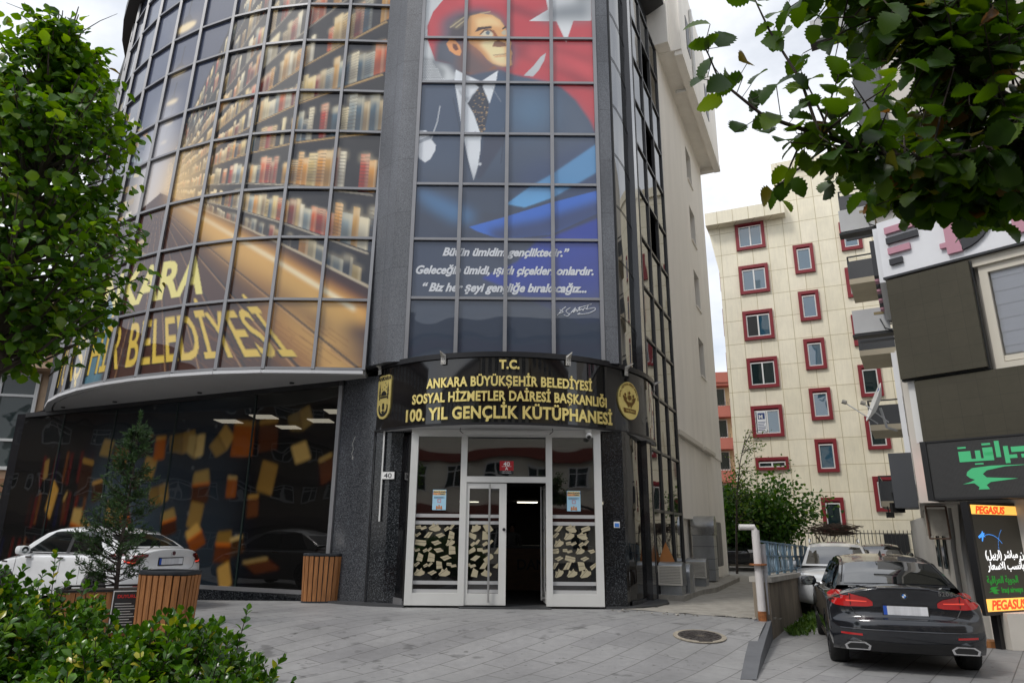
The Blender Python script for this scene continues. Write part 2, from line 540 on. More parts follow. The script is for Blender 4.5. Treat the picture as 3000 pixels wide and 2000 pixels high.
# ------------------------------------------------------------------ print painter (flat artwork on films)
class Print:
    """A raster of linear colours over a rectangle of wall (metres), painted with soft-edged shapes."""
    def __init__(s, x0, z0, x1, z1, step, base):
        s.x0, s.z0, s.x1, s.z1 = x0, z0, x1, z1
        s.w = int(round((x1 - x0) / step)) + 1
        s.h = int(round((z1 - z0) / step)) + 1
        s.sx = (x1 - x0) / (s.w - 1); s.sz = (z1 - z0) / (s.h - 1)
        s.X, s.Z = np.meshgrid(np.linspace(x0, x1, s.w), np.linspace(z0, z1, s.h))
        s.a = np.empty((s.h, s.w, 3)); s.a[:] = srgb(*base)[:3]
    def mask(s, pts):
        m = np.zeros((s.h, s.w), dtype=float)
        xs = [p[0] for p in pts]; zs = [p[1] for p in pts]
        i0 = max(0, int((min(xs) - s.x0) / s.sx) - 1); i1 = min(s.w, int((max(xs) - s.x0) / s.sx) + 3)
        j0 = max(0, int((min(zs) - s.z0) / s.sz) - 1); j1 = min(s.h, int((max(zs) - s.z0) / s.sz) + 3)
        if i0 >= i1 or j0 >= j1:
            return m
        acc = np.zeros((j1 - j0, i1 - i0))
        for ox, oz in ((-.25, -.25), (.25, -.25), (-.25, .25), (.25, .25)):
            X = s.X[j0:j1, i0:i1] + ox * s.sx; Z = s.Z[j0:j1, i0:i1] + oz * s.sz
            ins = np.zeros(X.shape, bool)
            n = len(pts)
            for a in range(n):
                xa, za = pts[a]; xb, zb = pts[(a + 1) % n]
                if za == zb:
                    continue
                c = ((za > Z) != (zb > Z)) & (X < (xb - xa) * (Z - za) / (zb - za) + xa)
                ins ^= c
            acc += ins
        m[j0:j1, i0:i1] = acc / 4
        return m
    def blur(s, m, r):
        k = int(r / s.sx)
        if k < 1:
            return m
        for _ in range(2):
            for ax in (0, 1):
                pad = np.concatenate([np.repeat(np.take(m, [0], ax), k + 1, ax), m, np.repeat(np.take(m, [-1], ax), k, ax)], ax)
                cs = np.cumsum(pad, ax)
                n = m.shape[ax]
                hi = np.take(cs, range(2 * k + 1, 2 * k + 1 + n), ax); lo = np.take(cs, range(0, n), ax)
                m = (hi - lo) / (2 * k + 1)
        return m
    def poly(s, pts, col, soft=0.0, al=1.0):
        m = s.mask(pts)
        if soft:
            m = s.blur(m, soft)
        s.lay(m * al, col)
    def lay(s, m, col):
        c = np.array(srgb(*col)[:3]) if not isinstance(col, np.ndarray) else col
        s.a += (c - s.a) * m[..., None]
    def disc(s, x, z, r, col, soft=0.0, al=1.0, rz=None):
        s.poly([(x + r * math.cos(t * PI / 10), z + (rz or r) * math.sin(t * PI / 10)) for t in range(20)], col, soft, al)
    def line(s, a, b, w, col, soft=0.0, al=1.0, w2=None):
        d = Vector((b[0] - a[0], b[1] - a[1])); n = Vector((-d.y, d.x)).normalized()
        w2 = w if w2 is None else w2
        s.poly([(a[0] + n.x * w / 2, a[1] + n.y * w / 2), (b[0] + n.x * w2 / 2, b[1] + n.y * w2 / 2),
                (b[0] - n.x * w2 / 2, b[1] - n.y * w2 / 2), (a[0] - n.x * w / 2, a[1] - n.y * w / 2)], col, soft, al)
    def sheet(s, name, fmap, material, parent=None, world=True, keep=None):
        """mesh carrying the print; fmap(x, z) arrays -> X, Y, Z arrays"""
        P = np.stack(fmap(s.X, s.Z), axis=-1).reshape(-1, 3)
        w, h = s.w, s.h
        idx = np.arange(w * h).reshape(h, w)
        q = np.stack([idx[:-1, :-1], idx[:-1, 1:], idx[1:, 1:], idx[1:, :-1]], axis=-1).reshape(-1, 4)
        me = bpy.data.meshes.new(name)
        me.vertices.add(len(P)); me.vertices.foreach_set('co', P.ravel())
        me.loops.add(q.size); me.loops.foreach_set('vertex_index', q.ravel().astype(np.int32))
        me.polygons.add(len(q)); me.polygons.foreach_set('loop_start', (np.arange(len(q)) * 4).astype(np.int32))
        me.update(calc_edges=True)
        at = me.color_attributes.new('print', 'FLOAT_COLOR', 'POINT')
        c = np.ones((w * h, 4)); c[:, :3] = np.clip(s.a.reshape(-1, 3), 0, 1)
        at.data.foreach_set('color', c.ravel())
        me.materials.append(material)
        me.polygons.foreach_set('use_smooth', [True] * len(q))
        return link(name, me, parent, world)
# ------------------------------------------------------------------ ground
def smooth01(t):
    t = max(0.0, min(1.0, t)); return t * t * (3 - 2 * t)
def gz(x, y):
    """the pavement rises gently from the road towards the library door"""
    return 0.3 * smooth01((y - 9.0) / 3.6)

M_alu = mat('aluminium', (.27, .27, .28), .38, .5, var=(1.2, .08))
M_alu_white = mat('white_aluminium', (.62, .62, .60), .45, 0.1, var=(1.5, .06))
M_pvc = mat('white_plastic', (.72, .72, .70), .4)
M_black = mat('black_plastic', (.012, .012, .013), .45)
M_dark = mat('dark_metal', (.03, .032, .035), .4, .3)
M_gold = mat('brushed_gold', (1.0, .78, .28), .32, .62, var=(14, .10))
M_gold_dark = mat('engraved_gold', (.22, .12, .03), .4, .7)
M_plaster = mat('cream_plaster', srgb(240, 235, 226), .85, var=(1.6, .06), bmp=.05, stretch=(1, 1, .18))
M_soffit = mat('grey_soffit_paint', srgb(168, 167, 166), .7, var=(.7, .05))
M_granite = speckle_mat('grey_granite', (.060, .064, .074, 1), (.20, .212, .235, 1), 95, .28, (.30, .74), .22, seam=(3.0, 1.38, (0, -6.15, 0)))
M_granite_dark = speckle_mat('dark_granite', (.006, .007, .009, 1), (.13, .14, .15, 1), 70, .12, (.54, .92), .6)
M_stone_black = grid_mat('black_polished_stone', (.008, .008, .009, 1), (.012, .012, .013, 1), (.002, .002, .002, 1), .42, 3.0, .004, .05, dirt=.3, loc=(.1, .4, 0), ior=1.65)
M_pave = grid_mat('granite_paving', srgb(138, 138, 139), srgb(149, 149, 149), srgb(92, 91, 90), .95, .40, .007, .55, offset=.42, rot=R(-52), use_object=True, dirt=.16, stains=True)
M_concrete = mat('rough_concrete', srgb(150, 146, 138), .9, var=(3.5, .22), bmp=.5, stretch=(1, 1, 1))
M_asphalt = mat('asphalt', (.055, .055, .055), .9, var=(8, .2), bmp=.3)

g = MB()
g.quad((-500, -500, -.06), (500, -500, -.06), (500, 700, -.06), (-500, 700, -.06))
tag(g.build('ground', M_asphalt), kind='structure')

# the paved forecourt: one gently rising sheet, cut on the right along the retaining wall
EDGE = [(2.93, 9.0), (3.0, 9.55), (4.55, 12.85)]
g = MB()
rows = []
ys = lin(3.0, 15.6, 43)
for y in ys:
    if y < 9.5: xr = 30.0 if y < 9.0 else 3.0
    else: xr = 3.0 + (y - 9.5) / (12.85 - 9.5) * 1.53
    if y > 12.85: xr = 4.53
    xr = min(xr, 3.0) if 9.0 <= y < 9.5 else xr
    rows.append([(x, y, gz(x, y)) for x in lin(-22, xr, 12)])
g.grid(rows[:21]); g.grid(rows[20:])
tag(g.build('pavement', M_pave, smooth=40), kind='structure')
g = MB()
g.quad((3.0, 9.0, -.004), (16, 9.0, -.004), (22, 45, -.004), (5.2, 45, -.004))
tag(g.build('parking_pavement', M_pave), kind='structure')
# back alley of broken concrete
g = MB()
al = [(2.0, 14.75), (3.2, 13.95), (4.56, 12.95), (8.9, 21.0), (13.4, 29.4), (22, 47), (10, 47), (8.2, 27.5), (3.29, 16.35)]
ctr = (6.0, 20.0)
rr = random.Random(3)
n = 30
left = [(1.9, 14.7), (3.29, 16.35), (8.35, 27.3), (12, 47)]
right = [(4.5, 12.9), (6.1, 16.4), (12.7, 28.7), (22, 47)]
def along(pl, t):
    k = t * (len(pl) - 1); i = min(int(k), len(pl) - 2); f = k - i
    return (pl[i][0] * (1 - f) + pl[i + 1][0] * f, pl[i][1] * (1 - f) + pl[i + 1][1] * f)
rows = []
for i in range(61):
    a, b = along(left, i / 60), along(right, i / 60)
    rows.append([(a[0] + (b[0] - a[0]) * t, a[1] + (b[1] - a[1]) * t, .306 + rr.uniform(-.004, .012)) for t in lin(0, 1, 14)])
g.grid(rows, flip=True)
tag(g.build('alley', M_concrete, smooth=60), kind='structure')

# ------------------------------------------------------------------ library building
lib = thing('library_building', 'dark glass library with curved bookshelf mural, portrait bay and black canopy', 'building', (0, 17, .3))
U = Vector((.4195, .9078, 0)); V = Vector((.9078, -.4195, 0))     # along and out of the alley side
S0 = Vector((3.29, 16.35, 0))
def side(s, o, z): return S0 + U * s + V * o + Vector((0, 0, z))

# body behind the skins
mb = MB()
mb.prism([(-3.3, 15.35), (-2.6, 14.9), (2.1, 14.9), (3.1, 16.5), (8.3, 27.6), (-6, 34), (-18, 26), (-13.9, 21), (-11.6, 18.9), (-8.6, 16.9), (-5.5, 15.9)], 5.32, 18.9)
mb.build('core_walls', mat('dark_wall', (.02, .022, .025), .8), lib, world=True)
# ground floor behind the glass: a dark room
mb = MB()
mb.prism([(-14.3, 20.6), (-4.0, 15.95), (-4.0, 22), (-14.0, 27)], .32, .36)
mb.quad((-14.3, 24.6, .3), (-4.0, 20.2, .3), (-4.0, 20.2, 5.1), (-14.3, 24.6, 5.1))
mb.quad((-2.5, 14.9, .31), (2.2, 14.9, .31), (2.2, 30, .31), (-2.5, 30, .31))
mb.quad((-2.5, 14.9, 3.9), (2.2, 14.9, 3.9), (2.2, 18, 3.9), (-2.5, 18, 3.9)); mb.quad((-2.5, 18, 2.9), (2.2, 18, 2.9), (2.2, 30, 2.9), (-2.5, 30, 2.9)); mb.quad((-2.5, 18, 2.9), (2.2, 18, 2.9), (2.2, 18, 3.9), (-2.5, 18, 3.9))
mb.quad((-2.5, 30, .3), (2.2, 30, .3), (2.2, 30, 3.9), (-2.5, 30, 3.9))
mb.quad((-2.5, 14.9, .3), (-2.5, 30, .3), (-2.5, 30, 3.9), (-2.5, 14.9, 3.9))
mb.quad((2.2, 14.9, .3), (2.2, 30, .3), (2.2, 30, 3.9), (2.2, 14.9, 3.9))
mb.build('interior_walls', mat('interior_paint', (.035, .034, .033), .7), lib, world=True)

# --- portrait bay -----------------------------------------------------
XS = [-2.32, -1.24, -.16, .92, 2.0]
ZS = [5.32, 6.79, 8.22, 9.63, 10.98, 12.42, 13.72, 15.1, 16.5, 17.4]
PX0, PX1, PZ0, PZ1 = -2.35, 2.03, 5.3, 16.0
P = Print(PX0, PZ0, PX1, PZ1, .022, (66, 76, 96))
cm = lambda pts: [(a / 100, b / 100) for a, b in pts]
red=[(-254,1640),(208,1640),(196,1094),(-237,1217)]
lgray=[(-254,1640),(-150,1640),(-184,1491),(-209,1453),(-222,1409),(-219,1366),(-198,1306),(-152,1295),(-141,1277),(-146,1242),(-238,1241)]
halftone=[(-231,1318),(-198,1306),(-171,1277),(-175,1247),(-231,1247)]
halo=[(-188,1382),(-187,1428),(-152,1456),(-92,1465),(-40,1451),(-19,1423),(-11,1368),(3,1338),(-2,1293),(-35,1278),(-125,1248),(-151,1277),(-172,1306),(-186,1342)]
halo2=[(-203,1300),(-197,1360),(-175,1373),(-143,1331),(-121,1277),(-141,1265),(-162,1294)]
streak=[(-166,1408),(-151,1427),(-125,1441),(-89,1451),(-87,1454),(-53,1451),(-63,1445),(-120,1432),(-125,1418),(-145,1400)]
face=[(-123,1419),(-115,1441),(-89,1449),(-58,1445),(-37,1429),(-24,1408),(-18,1389),(-13,1371),(-8,1362),(-10,1344),(-6,1332),(-8,1311),(-6,1296),(-12,1291),(-30,1292),(-53,1298),(-68,1310),(-81,1328),(-95,1343),(-113,1358),(-121,1376),(-124,1401)]
bright=[(-82,1364),(-52,1371),(-23,1347),(-20,1296),(-35,1296),(-56,1307),(-69,1331),(-87,1352)]
bright2=[(-96,1429),(-63,1438),(-37,1420),(-31,1408),(-63,1414),(-98,1404)]
jaw=[(-131,1367),(-113,1361),(-89,1337),(-73,1310),(-50,1294),(-27,1288),(-35,1278),(-85,1260),(-126,1271),(-142,1295)]
ear=[(-172,1357),(-164,1369),(-149,1366),(-138,1352),(-133,1334),(-136,1321),(-148,1324),(-163,1336)]
earin=[(-156,1358),(-146,1355),(-140,1340),(-148,1336),(-155,1345)]
brow=[(-101,1393),(-93,1407),(-59,1411),(-58,1404),(-83,1400),(-96,1394)]
brow2=[(-33,1402),(-24,1413),(-21,1406),(-30,1401)]
eye=[(-88,1383),(-76,1396),(-62,1398),(-54,1385),(-58,1379),(-77,1381)]
iris=[(-74,1390),(-69,1398),(-62,1393),(-65,1384),(-71,1385)]
eye2=[(-34,1391),(-28,1399),(-21,1399),(-21,1384),(-30,1385)]
lid=[(-90,1384),(-78,1400),(-60,1401),(-52,1388),(-56,1391),(-65,1398),(-76,1396),(-86,1384)]
noses=[(-58,1401),(-52,1398),(-40,1376),(-36,1368),(-49,1370),(-54,1385)]
nostril=[(-56,1349),(-51,1364),(-41,1368),(-23,1360),(-20,1351),(-36,1348)]
mouth=[(-55,1326),(-38,1331),(-21,1335),(-20,1331),(-36,1327),(-51,1323)]
cheek=[(-119,1361),(-103,1358),(-89,1343),(-71,1310),(-61,1298),(-86,1319),(-107,1337),(-119,1346)]
neck=[(-126,1277),(-85,1266),(-50,1293),(-40,1281),(-60,1261),(-82,1248),(-108,1264)]
suit=[(-250,1238),(-148,1250),(-141,1259),(-41,1282),(-30,1281),(0,1268),(76,1250),(116,1233),(151,1197),(184,1141),(201,1099),(195,892),(-238,888)]
sheen=[(-9,1220),(76,1226),(101,1192),(90,1112),(2,1106),(-19,1162)]
lapel=[(-41,1278),(-23,1260),(-21,1120),(-47,1100),(-72,1099),(-59,1187)]
lapel2=[(-72,1092),(-20,1092),(-25,1072),(-56,1017),(-77,979),(-89,979)]
collar=[(-146,1281),(-123,1267),(-82,1247),(-41,1279),(-45,1245),(-60,1184),(-80,1236),(-89,1219),(-116,1201),(-140,1230),(-148,1247)]
shirt=[(-148,1247),(-127,1239),(-92,1239),(-112,1184),(-95,1147),(-79,1097),(-80,1055),(-85,1011),(-94,974),(-109,1033),(-124,1105),(-138,1189)]
shade=[(-145,1239),(-127,1218),(-119,1201),(-109,1201),(-92,1225),(-87,1219),(-114,1190),(-132,1210)]
tie=[(-96,1239),(-76,1239),(-78,1233),(-62,1184),(-65,1147),(-73,1102),(-81,1102),(-98,1156),(-114,1184),(-87,1230)]
hand=[(-233,1106),(-212,1108),(-207,1100),(-200,1086),(-187,1068),(-188,1054),(-199,1030),(-211,1021),(-225,1032),(-233,1048)]
chain=[(-182,1178),(-180,1175),(-185,1132),(-193,1101),(-198,1083),(-199,1084),(-195,1104),(-187,1133)]
star=[(36,1427),(85,1463),(80,1493),(72,1557),(199,1558),(195,1430),(149,1429),(130,1364),(106,1427)]
stard=[(103,1475),(198,1498),(195,1430),(77,1429),(56,1437)]
cres=[(79,1332),(66,1321),(48,1294),(23,1265),(47,1263),(61,1282),(74,1309)]
fold1=[(-13,1362),(25,1375),(87,1348),(192,1251),(191,1222),(76,1297),(0,1320)]
fold2=[(-14,1486),(12,1474),(87,1440),(87,1421),(25,1442),(-14,1455)]
fold3=[(92,1360),(194,1322),(193,1298),(92,1333)]
sfold=[(-110,1049),(-88,1072),(-57,1061),(-44,1023),(-75,1009),(-104,1022)]
sky=[(-16,914),(39,959),(93,994),(200,1076),(198,999),(95,933),(27,906)]
mid=[(-102,855),(-28,878),(87,918),(197,951),(195,891),(87,837),(-27,824),(-83,844)]
roy=[(57,824),(94,834),(202,881),(195,626),(153,622),(-26,711),(-70,729),(10,769)]
lsky=[(-225,957),(-164,928),(-95,896),(-87,864),(-139,867),(-192,899),(-228,936)]
shadow=[(-179,843),(-116,827),(10,801),(57,824),(-27,769),(-100,792),(-167,823)]
P.poly(cm(red), (196, 62, 72))
for a, b in ((fold1, .5), (fold2, .6), (fold3, .3)):
    P.poly(cm(a), (120, 44, 58), .10, b)
P.poly([(-1.5, 15.3), (1.1, 15.6), (.9, 15.0), (-1.4, 14.75)], (226, 90, 98), .12, .6)
P.poly([(.4, 13.6), (2.1, 12.9), (2.1, 12.5), (.3, 13.2)], (222, 82, 90), .1, .5)
P.poly(cm(lgray), (206, 211, 214))
P.poly(cm(halftone), (120, 126, 132), .05, .8)
for i in range(15):
    for j in range(13):
        x, z = -2.28 + i * .042 + (j % 2) * .021, 12.5 + j * .047
        if x + (z - 12.5) * .6 < -1.72:
            P.disc(x, z, .013, (228, 232, 235))
P.poly(cm(halo2), (70, 78, 94), .08)
P.poly(cm(halo), (84, 90, 106), .13, .9)
P.poly([(-1.66, 13.75), (-1.62, 14.12), (-1.4, 14.38), (-1.0, 14.52), (-.6, 14.53), (-.9, 14.44), (-1.18, 14.2), (-1.24, 13.9), (-1.3, 13.66), (-1.5, 13.7)], (62, 58, 62), .05, .85)
P.poly(cm(streak), (176, 160, 128), .03, .32)
for a_, b_ in (((-1.64, 14.05), (-1.28, 14.38)), ((-1.5, 14.05), (-1.22, 14.32)), ((-.9, 14.48), (-.62, 14.55))):
    P.line(a_, b_, .03, (206, 190, 150), .02, .7)
P.poly(cm(neck), (150, 92, 62), .02)
P.poly(cm(face), (228, 170, 108), .012)
P.poly(cm(bright), (252, 226, 172), .05)
P.poly(cm(bright2), (244, 204, 146), .05)
P.poly(cm(cheek), (206, 130, 76), .10, .6)
P.poly(cm(jaw), (158, 96, 62), .10, .55)
P.poly([(-1.42, 13.45), (-1.16, 13.5), (-.98, 13.24), (-.76, 12.98), (-.45, 12.84), (-.38, 12.74), (-.85, 12.6), (-1.3, 12.7), (-1.42, 12.95)], (88, 82, 88), .14, .72)
P.poly([(-.62, 13.12), (-.1, 13.1), (-.1, 12.98), (-.4, 12.95)], (250, 220, 170), .05, .7)
P.poly([(-1.05, 14.35), (-.5, 14.4), (-.35, 14.2), (-.9, 14.12)], (246, 212, 152), .08, .7)
P.poly(cm(noses), (150, 74, 40), .018, .9)
P.poly(cm(eye), (216, 206, 182), .006)
P.poly(cm(eye2), (200, 190, 166), .006)
P.poly(cm(iris), (92, 110, 122), .004)
P.poly(cm(lid), (92, 52, 34), .008)
P.poly(cm(brow), (64, 44, 36), .012)
P.poly(cm(brow2), (58, 40, 34), .006)
P.poly(cm(nostril), (120, 66, 46), .02, .9)
P.line((-.54, 13.235), (-.14, 13.29), .022, (126, 62, 40), .006, .9)
P.line((-.5, 13.19), (-.12, 13.24), .05, (206, 140, 92), .02, .6)
P.poly(cm(ear), (236, 160, 96), .008)
P.poly(cm(earin), (110, 56, 36), .02)
P.poly(cm(star), (222, 226, 229))
P.poly(cm(stard), (112, 120, 128), .16, .85)
P.poly([(1.5, 15.5), (1.9, 15.6), (1.93, 14.9), (1.6, 14.8)], (96, 104, 112), .12, .6)
P.poly(cm(cres), (196, 200, 204), .006)
P.poly(cm(suit), (66, 82, 106), .03)
P.poly(cm(sheen), (88, 124, 156), .34, .8)
P.poly([(1.25, 12.2), (1.9, 11.2), (2.0, 10.5), (1.3, 10.7)], (84, 100, 122), .2, .6)
P.poly(cm(lapel), (62, 84, 112), .02)
P.poly(cm(lapel2), (58, 66, 88), .03)
P.line((-.12, 12.2), (-.3, 10.2), .02, (44, 56, 76), .012, .8)
P.line((-1.5, 12.0), (-1.05, 10.0), .025, (46, 58, 76), .02, .7)
P.poly(cm(shirt), (226, 232, 238))
P.poly(cm(collar), (228, 234, 240))
P.poly(cm(shade), (158, 164, 172), .03, .7)
P.line((-1.36, 12.2), (-.98, 11.6), .012, (150, 158, 168), .008)
P.line((-.55, 12.3), (-.32, 11.9), .012, (150, 158, 168), .008)
P.poly(cm(tie), (46, 54, 70))
tr = random.Random(5)
tm = P.mask(cm(tie))
for i in range(230):
    x, z = tr.uniform(-1.2, -.5), tr.uniform(10.7, 12.25)
    j, i2 = int((z - PZ0) / P.sz), int((x - PX0) / P.sx)
    if tm[j, i2] > .9 and (z < 11.75 or tr.random() < .4):
        P.disc(x, z, tr.uniform(.012, .024), (196, 162, 112), .004, .9, tr.uniform(.008, .014))
P.disc(-.80, 10.18, .04, (206, 212, 220)); P.disc(-.93, 11.05, .03, (200, 206, 214))
P.poly(cm(hand), (226, 231, 237), .006)
P.poly([(-2.3, 10.8), (-2.0, 10.95), (-1.95, 10.88), (-2.3, 10.7)], (150, 158, 170), .02, .8)
P.poly(cm(chain), (210, 216, 222), .003, .9)
P.poly([(-2.4, 9.9), (2.1, 9.9), (2.1, 8.2), (-2.4, 8.2)], (60, 68, 84), .25, .55)
P.poly(cm(lsky), (84, 132, 180), .14, .75)
P.poly(cm(sky), (98, 164, 220), .012)
P.poly([(.2, 10.1), (2.1, 11.0), (2.1, 9.0), (.6, 9.5), (.0, 9.3)], (56, 74, 112), .22, .75)
P.poly(cm(sky), (104, 172, 226), .03, .55)
P.poly(cm(mid), (62, 112, 206), .012)
P.poly([(-.6, 8.5), (.6, 8.75), (2.1, 9.3), (2.1, 8.8), (.6, 8.2), (-.4, 8.15)], (52, 62, 96), .10, .85)
P.poly(cm(roy), (44, 66, 160), .03)
P.poly(cm(shadow), (58, 66, 86), .05, .8)
P.poly([(.2, 7.3), (2.1, 7.9), (2.1, 6.9), (0, 6.8)], (42, 58, 138), .2, .6)
P.poly([(-2.4, 6.85), (2.1, 6.85), (2.1, 5.2), (-2.4, 5.2)], (62, 72, 88), .25, .95)
# contrast of the whole portrait print raised slightly
P.a = np.clip(P.a * 1.06 - .006, .003, .95)
M_film = vcol_mat('printed_window_film', .5, 1.0, spec=.3)
pane = P.sheet('portrait_glazing', lambda x, z: (x, np.full_like(x, 14.5), z), M_film, lib)
mb = MB()
for x in XS:
    mb.box((x - .042, 14.43, 5.3), (x + .042, 14.52, 17.4))
for z in ZS[:-1]:
    for a, b in zip(XS[:-1], XS[1:]):
        mb.box((a + .042, 14.442, z - .03), (b - .042, 14.52, z + .03))
mb.build('mullion_grid', M_alu, pane, world=True)
mb = MB()
mb.quad((-2.35, 14.515, 16.0), (2.03, 14.515, 16.0), (2.03, 14.515, 17.4), (-2.35, 14.515, 17.4))
mb.build('top_glazing', glass_mat('dark_mirror_glass', (.2, .22, .25, 1), .15), lib, world=True)
M_letter = mat('white_vinyl', (.70, .73, .78), .5)
mb = MB()
for s_, xl, xr, z in (('Bütün ümidim gençliktedir.”', -1.61, 1.30, 7.83), ('Geleceğin ümidi, ışıklı çiçekleri onlardır.', -2.20, 1.84, 7.385), ('“ Biz her şeyi gençliğe bırakacağız...', -2.03, 1.67, 6.965)):
    put_text(mb, s_, (xl, 14.497, z), (1, 0, 0), (0, 0, 1), (0, -1, 0), .275, .003, fit=xr - xl, shear=.33, bold=.011, spacing=1.0)
mb.build('lettering', M_letter, pane, world=True)
sig = MB()
def stroke(pts, w):
    q = [Vector((a, 14.496, b)) for a, b in pts]
    out = []
    for i in range(len(q) - 1):
        p0, p1, p2, p3 = q[max(i - 1, 0)], q[i], q[i + 1], q[min(i + 2, len(q) - 1)]
        for t in (0, .25, .5, .75):
            out.append(.5 * ((2 * p1) + (p2 - p0) * t + (2 * p0 - 5 * p1 + 4 * p2 - p3) * t * t + (3 * p1 - p0 - 3 * p2 + p3) * t ** 3))
    sig.tube(out + [q[-1]], w, 5)
for st in ([(1.00, 6.41), (1.10, 6.53), (1.20, 6.62)], [(1.06, 6.55), (1.14, 6.50), (1.05, 6.46)], [(1.30, 6.60), (1.20, 6.52), (1.27, 6.44), (1.22, 6.40), (1.15, 6.43)],
           [(1.31, 6.47), (1.42, 6.60), (1.36, 6.48), (1.44, 6.56), (1.45, 6.50), (1.52, 6.62), (1.50, 6.53), (1.56, 6.57), (1.58, 6.53), (1.62, 6.60), (1.66, 6.57), (1.70, 6.66)],
           [(1.47, 6.59), (1.78, 6.69)], [(1.66, 6.56), (1.74, 6.58), (1.84, 6.60), (1.85, 6.55), (1.7, 6.47), (1.46, 6.44), (1.52, 6.47)]):
    stroke(st, .009)
sig.lathe([(.014, 0), (.014, .004)], (1.285, 14.496, 6.455), (0, -1, 0), 8)
sig.build('signature', M_letter, pane, world=True)

# --- curved wing -------------------------------------------------------
WP = [(-3.3, 14.87), (-4.42, 14.83), (-5.53, 14.83), (-6.65, 15.0), (-7.76, 15.33), (-8.84, 15.78), (-9.88, 16.33), (-10.88, 17.0), (-11.82, 17.78), (-12.65, 18.62), (-13.35, 19.55), (-13.95, 20.55), (-14.4, 21.6)]
LEAN = .045
WS = [0.0]
for a, b in zip(WP[:-1], WP[1:]):
    WS.append(WS[-1] + math.hypot(b[0] - a[0], b[1] - a[1]))
WZ = [5.22, 6.87, 8.45, 9.78, 11.4, 12.62, 14.2, 15.4, 16.9, 18.1, 18.9]
wpx, wpy, wss = np.array([p[0] for p in WP]), np.array([p[1] for p in WP]), np.array(WS)
def wing(s, z):
    return np.interp(s, wss, wpx), np.interp(s, wss, wpy) + LEAN * (z - 5.2), z
Wp = Print(0, 5.2, WS[-1], 18.9, .032, (46, 50, 62))
br = random.Random(21)
VS, VZ = 6.35, 10.35
def ray(d, z_at0):             # point at distance d right of the vanishing point on the ray that ends at height z_at0 at s = 0
    return (VS - d, VZ + (z_at0 - VZ) * d / VS)
BOOK = [(222, 186, 120), (240, 222, 172), (206, 62, 40), (232, 104, 44), (246, 238, 214), (150, 166, 168), (64, 78, 92), (214, 160, 76), (150, 56, 38), (240, 208, 130), (176, 150, 108), (72, 104, 122), (244, 168, 62), (236, 226, 196)]
Wp.poly([(0, 19), (WS[-1], 19), (WS[-1], 15), (VS, VZ), (0, 13)], (52, 58, 78))
# ceiling with pendant lamps, left of the shelves
Wp.poly([(2.6, 19), (10.2, 19), (VS + .6, VZ), (VS - .3, VZ)], (66, 74, 98), .3)
for s_, z_, r_ in ((6.5, 15.8, .62), (6.42, 14.2, .46), (6.47, 13.2, .34), (6.43, 12.5, .26), (6.5, 11.9, .2), (6.42, 11.4, .14), (6.4, 17.8, .8)):
    Wp.line((s_, z_), (s_ - .06, z_ + r_ * 1.9), .05, (40, 42, 54))
    Wp.poly([(s_ + r_ * .55, z_ + .05), (s_ - r_ * .55, z_ + .05), (s_ - r_ * .15, z_ + r_ * .7), (s_ + r_ * .15, z_ + r_ * .7)], (44, 48, 62), .02)
    Wp.disc(s_, z_, r_ * 1.25, (150, 140, 130), .2, .5, r_ * .5)
    Wp.disc(s_, z_, r_ * .7, (250, 226, 176), .05, 1, r_ * .24)
LV = [6.95, 8.02, 9.62, 11.45, 13.25, 15.0, 16.9, 19.0, 21.6, 24.6, 28.2]
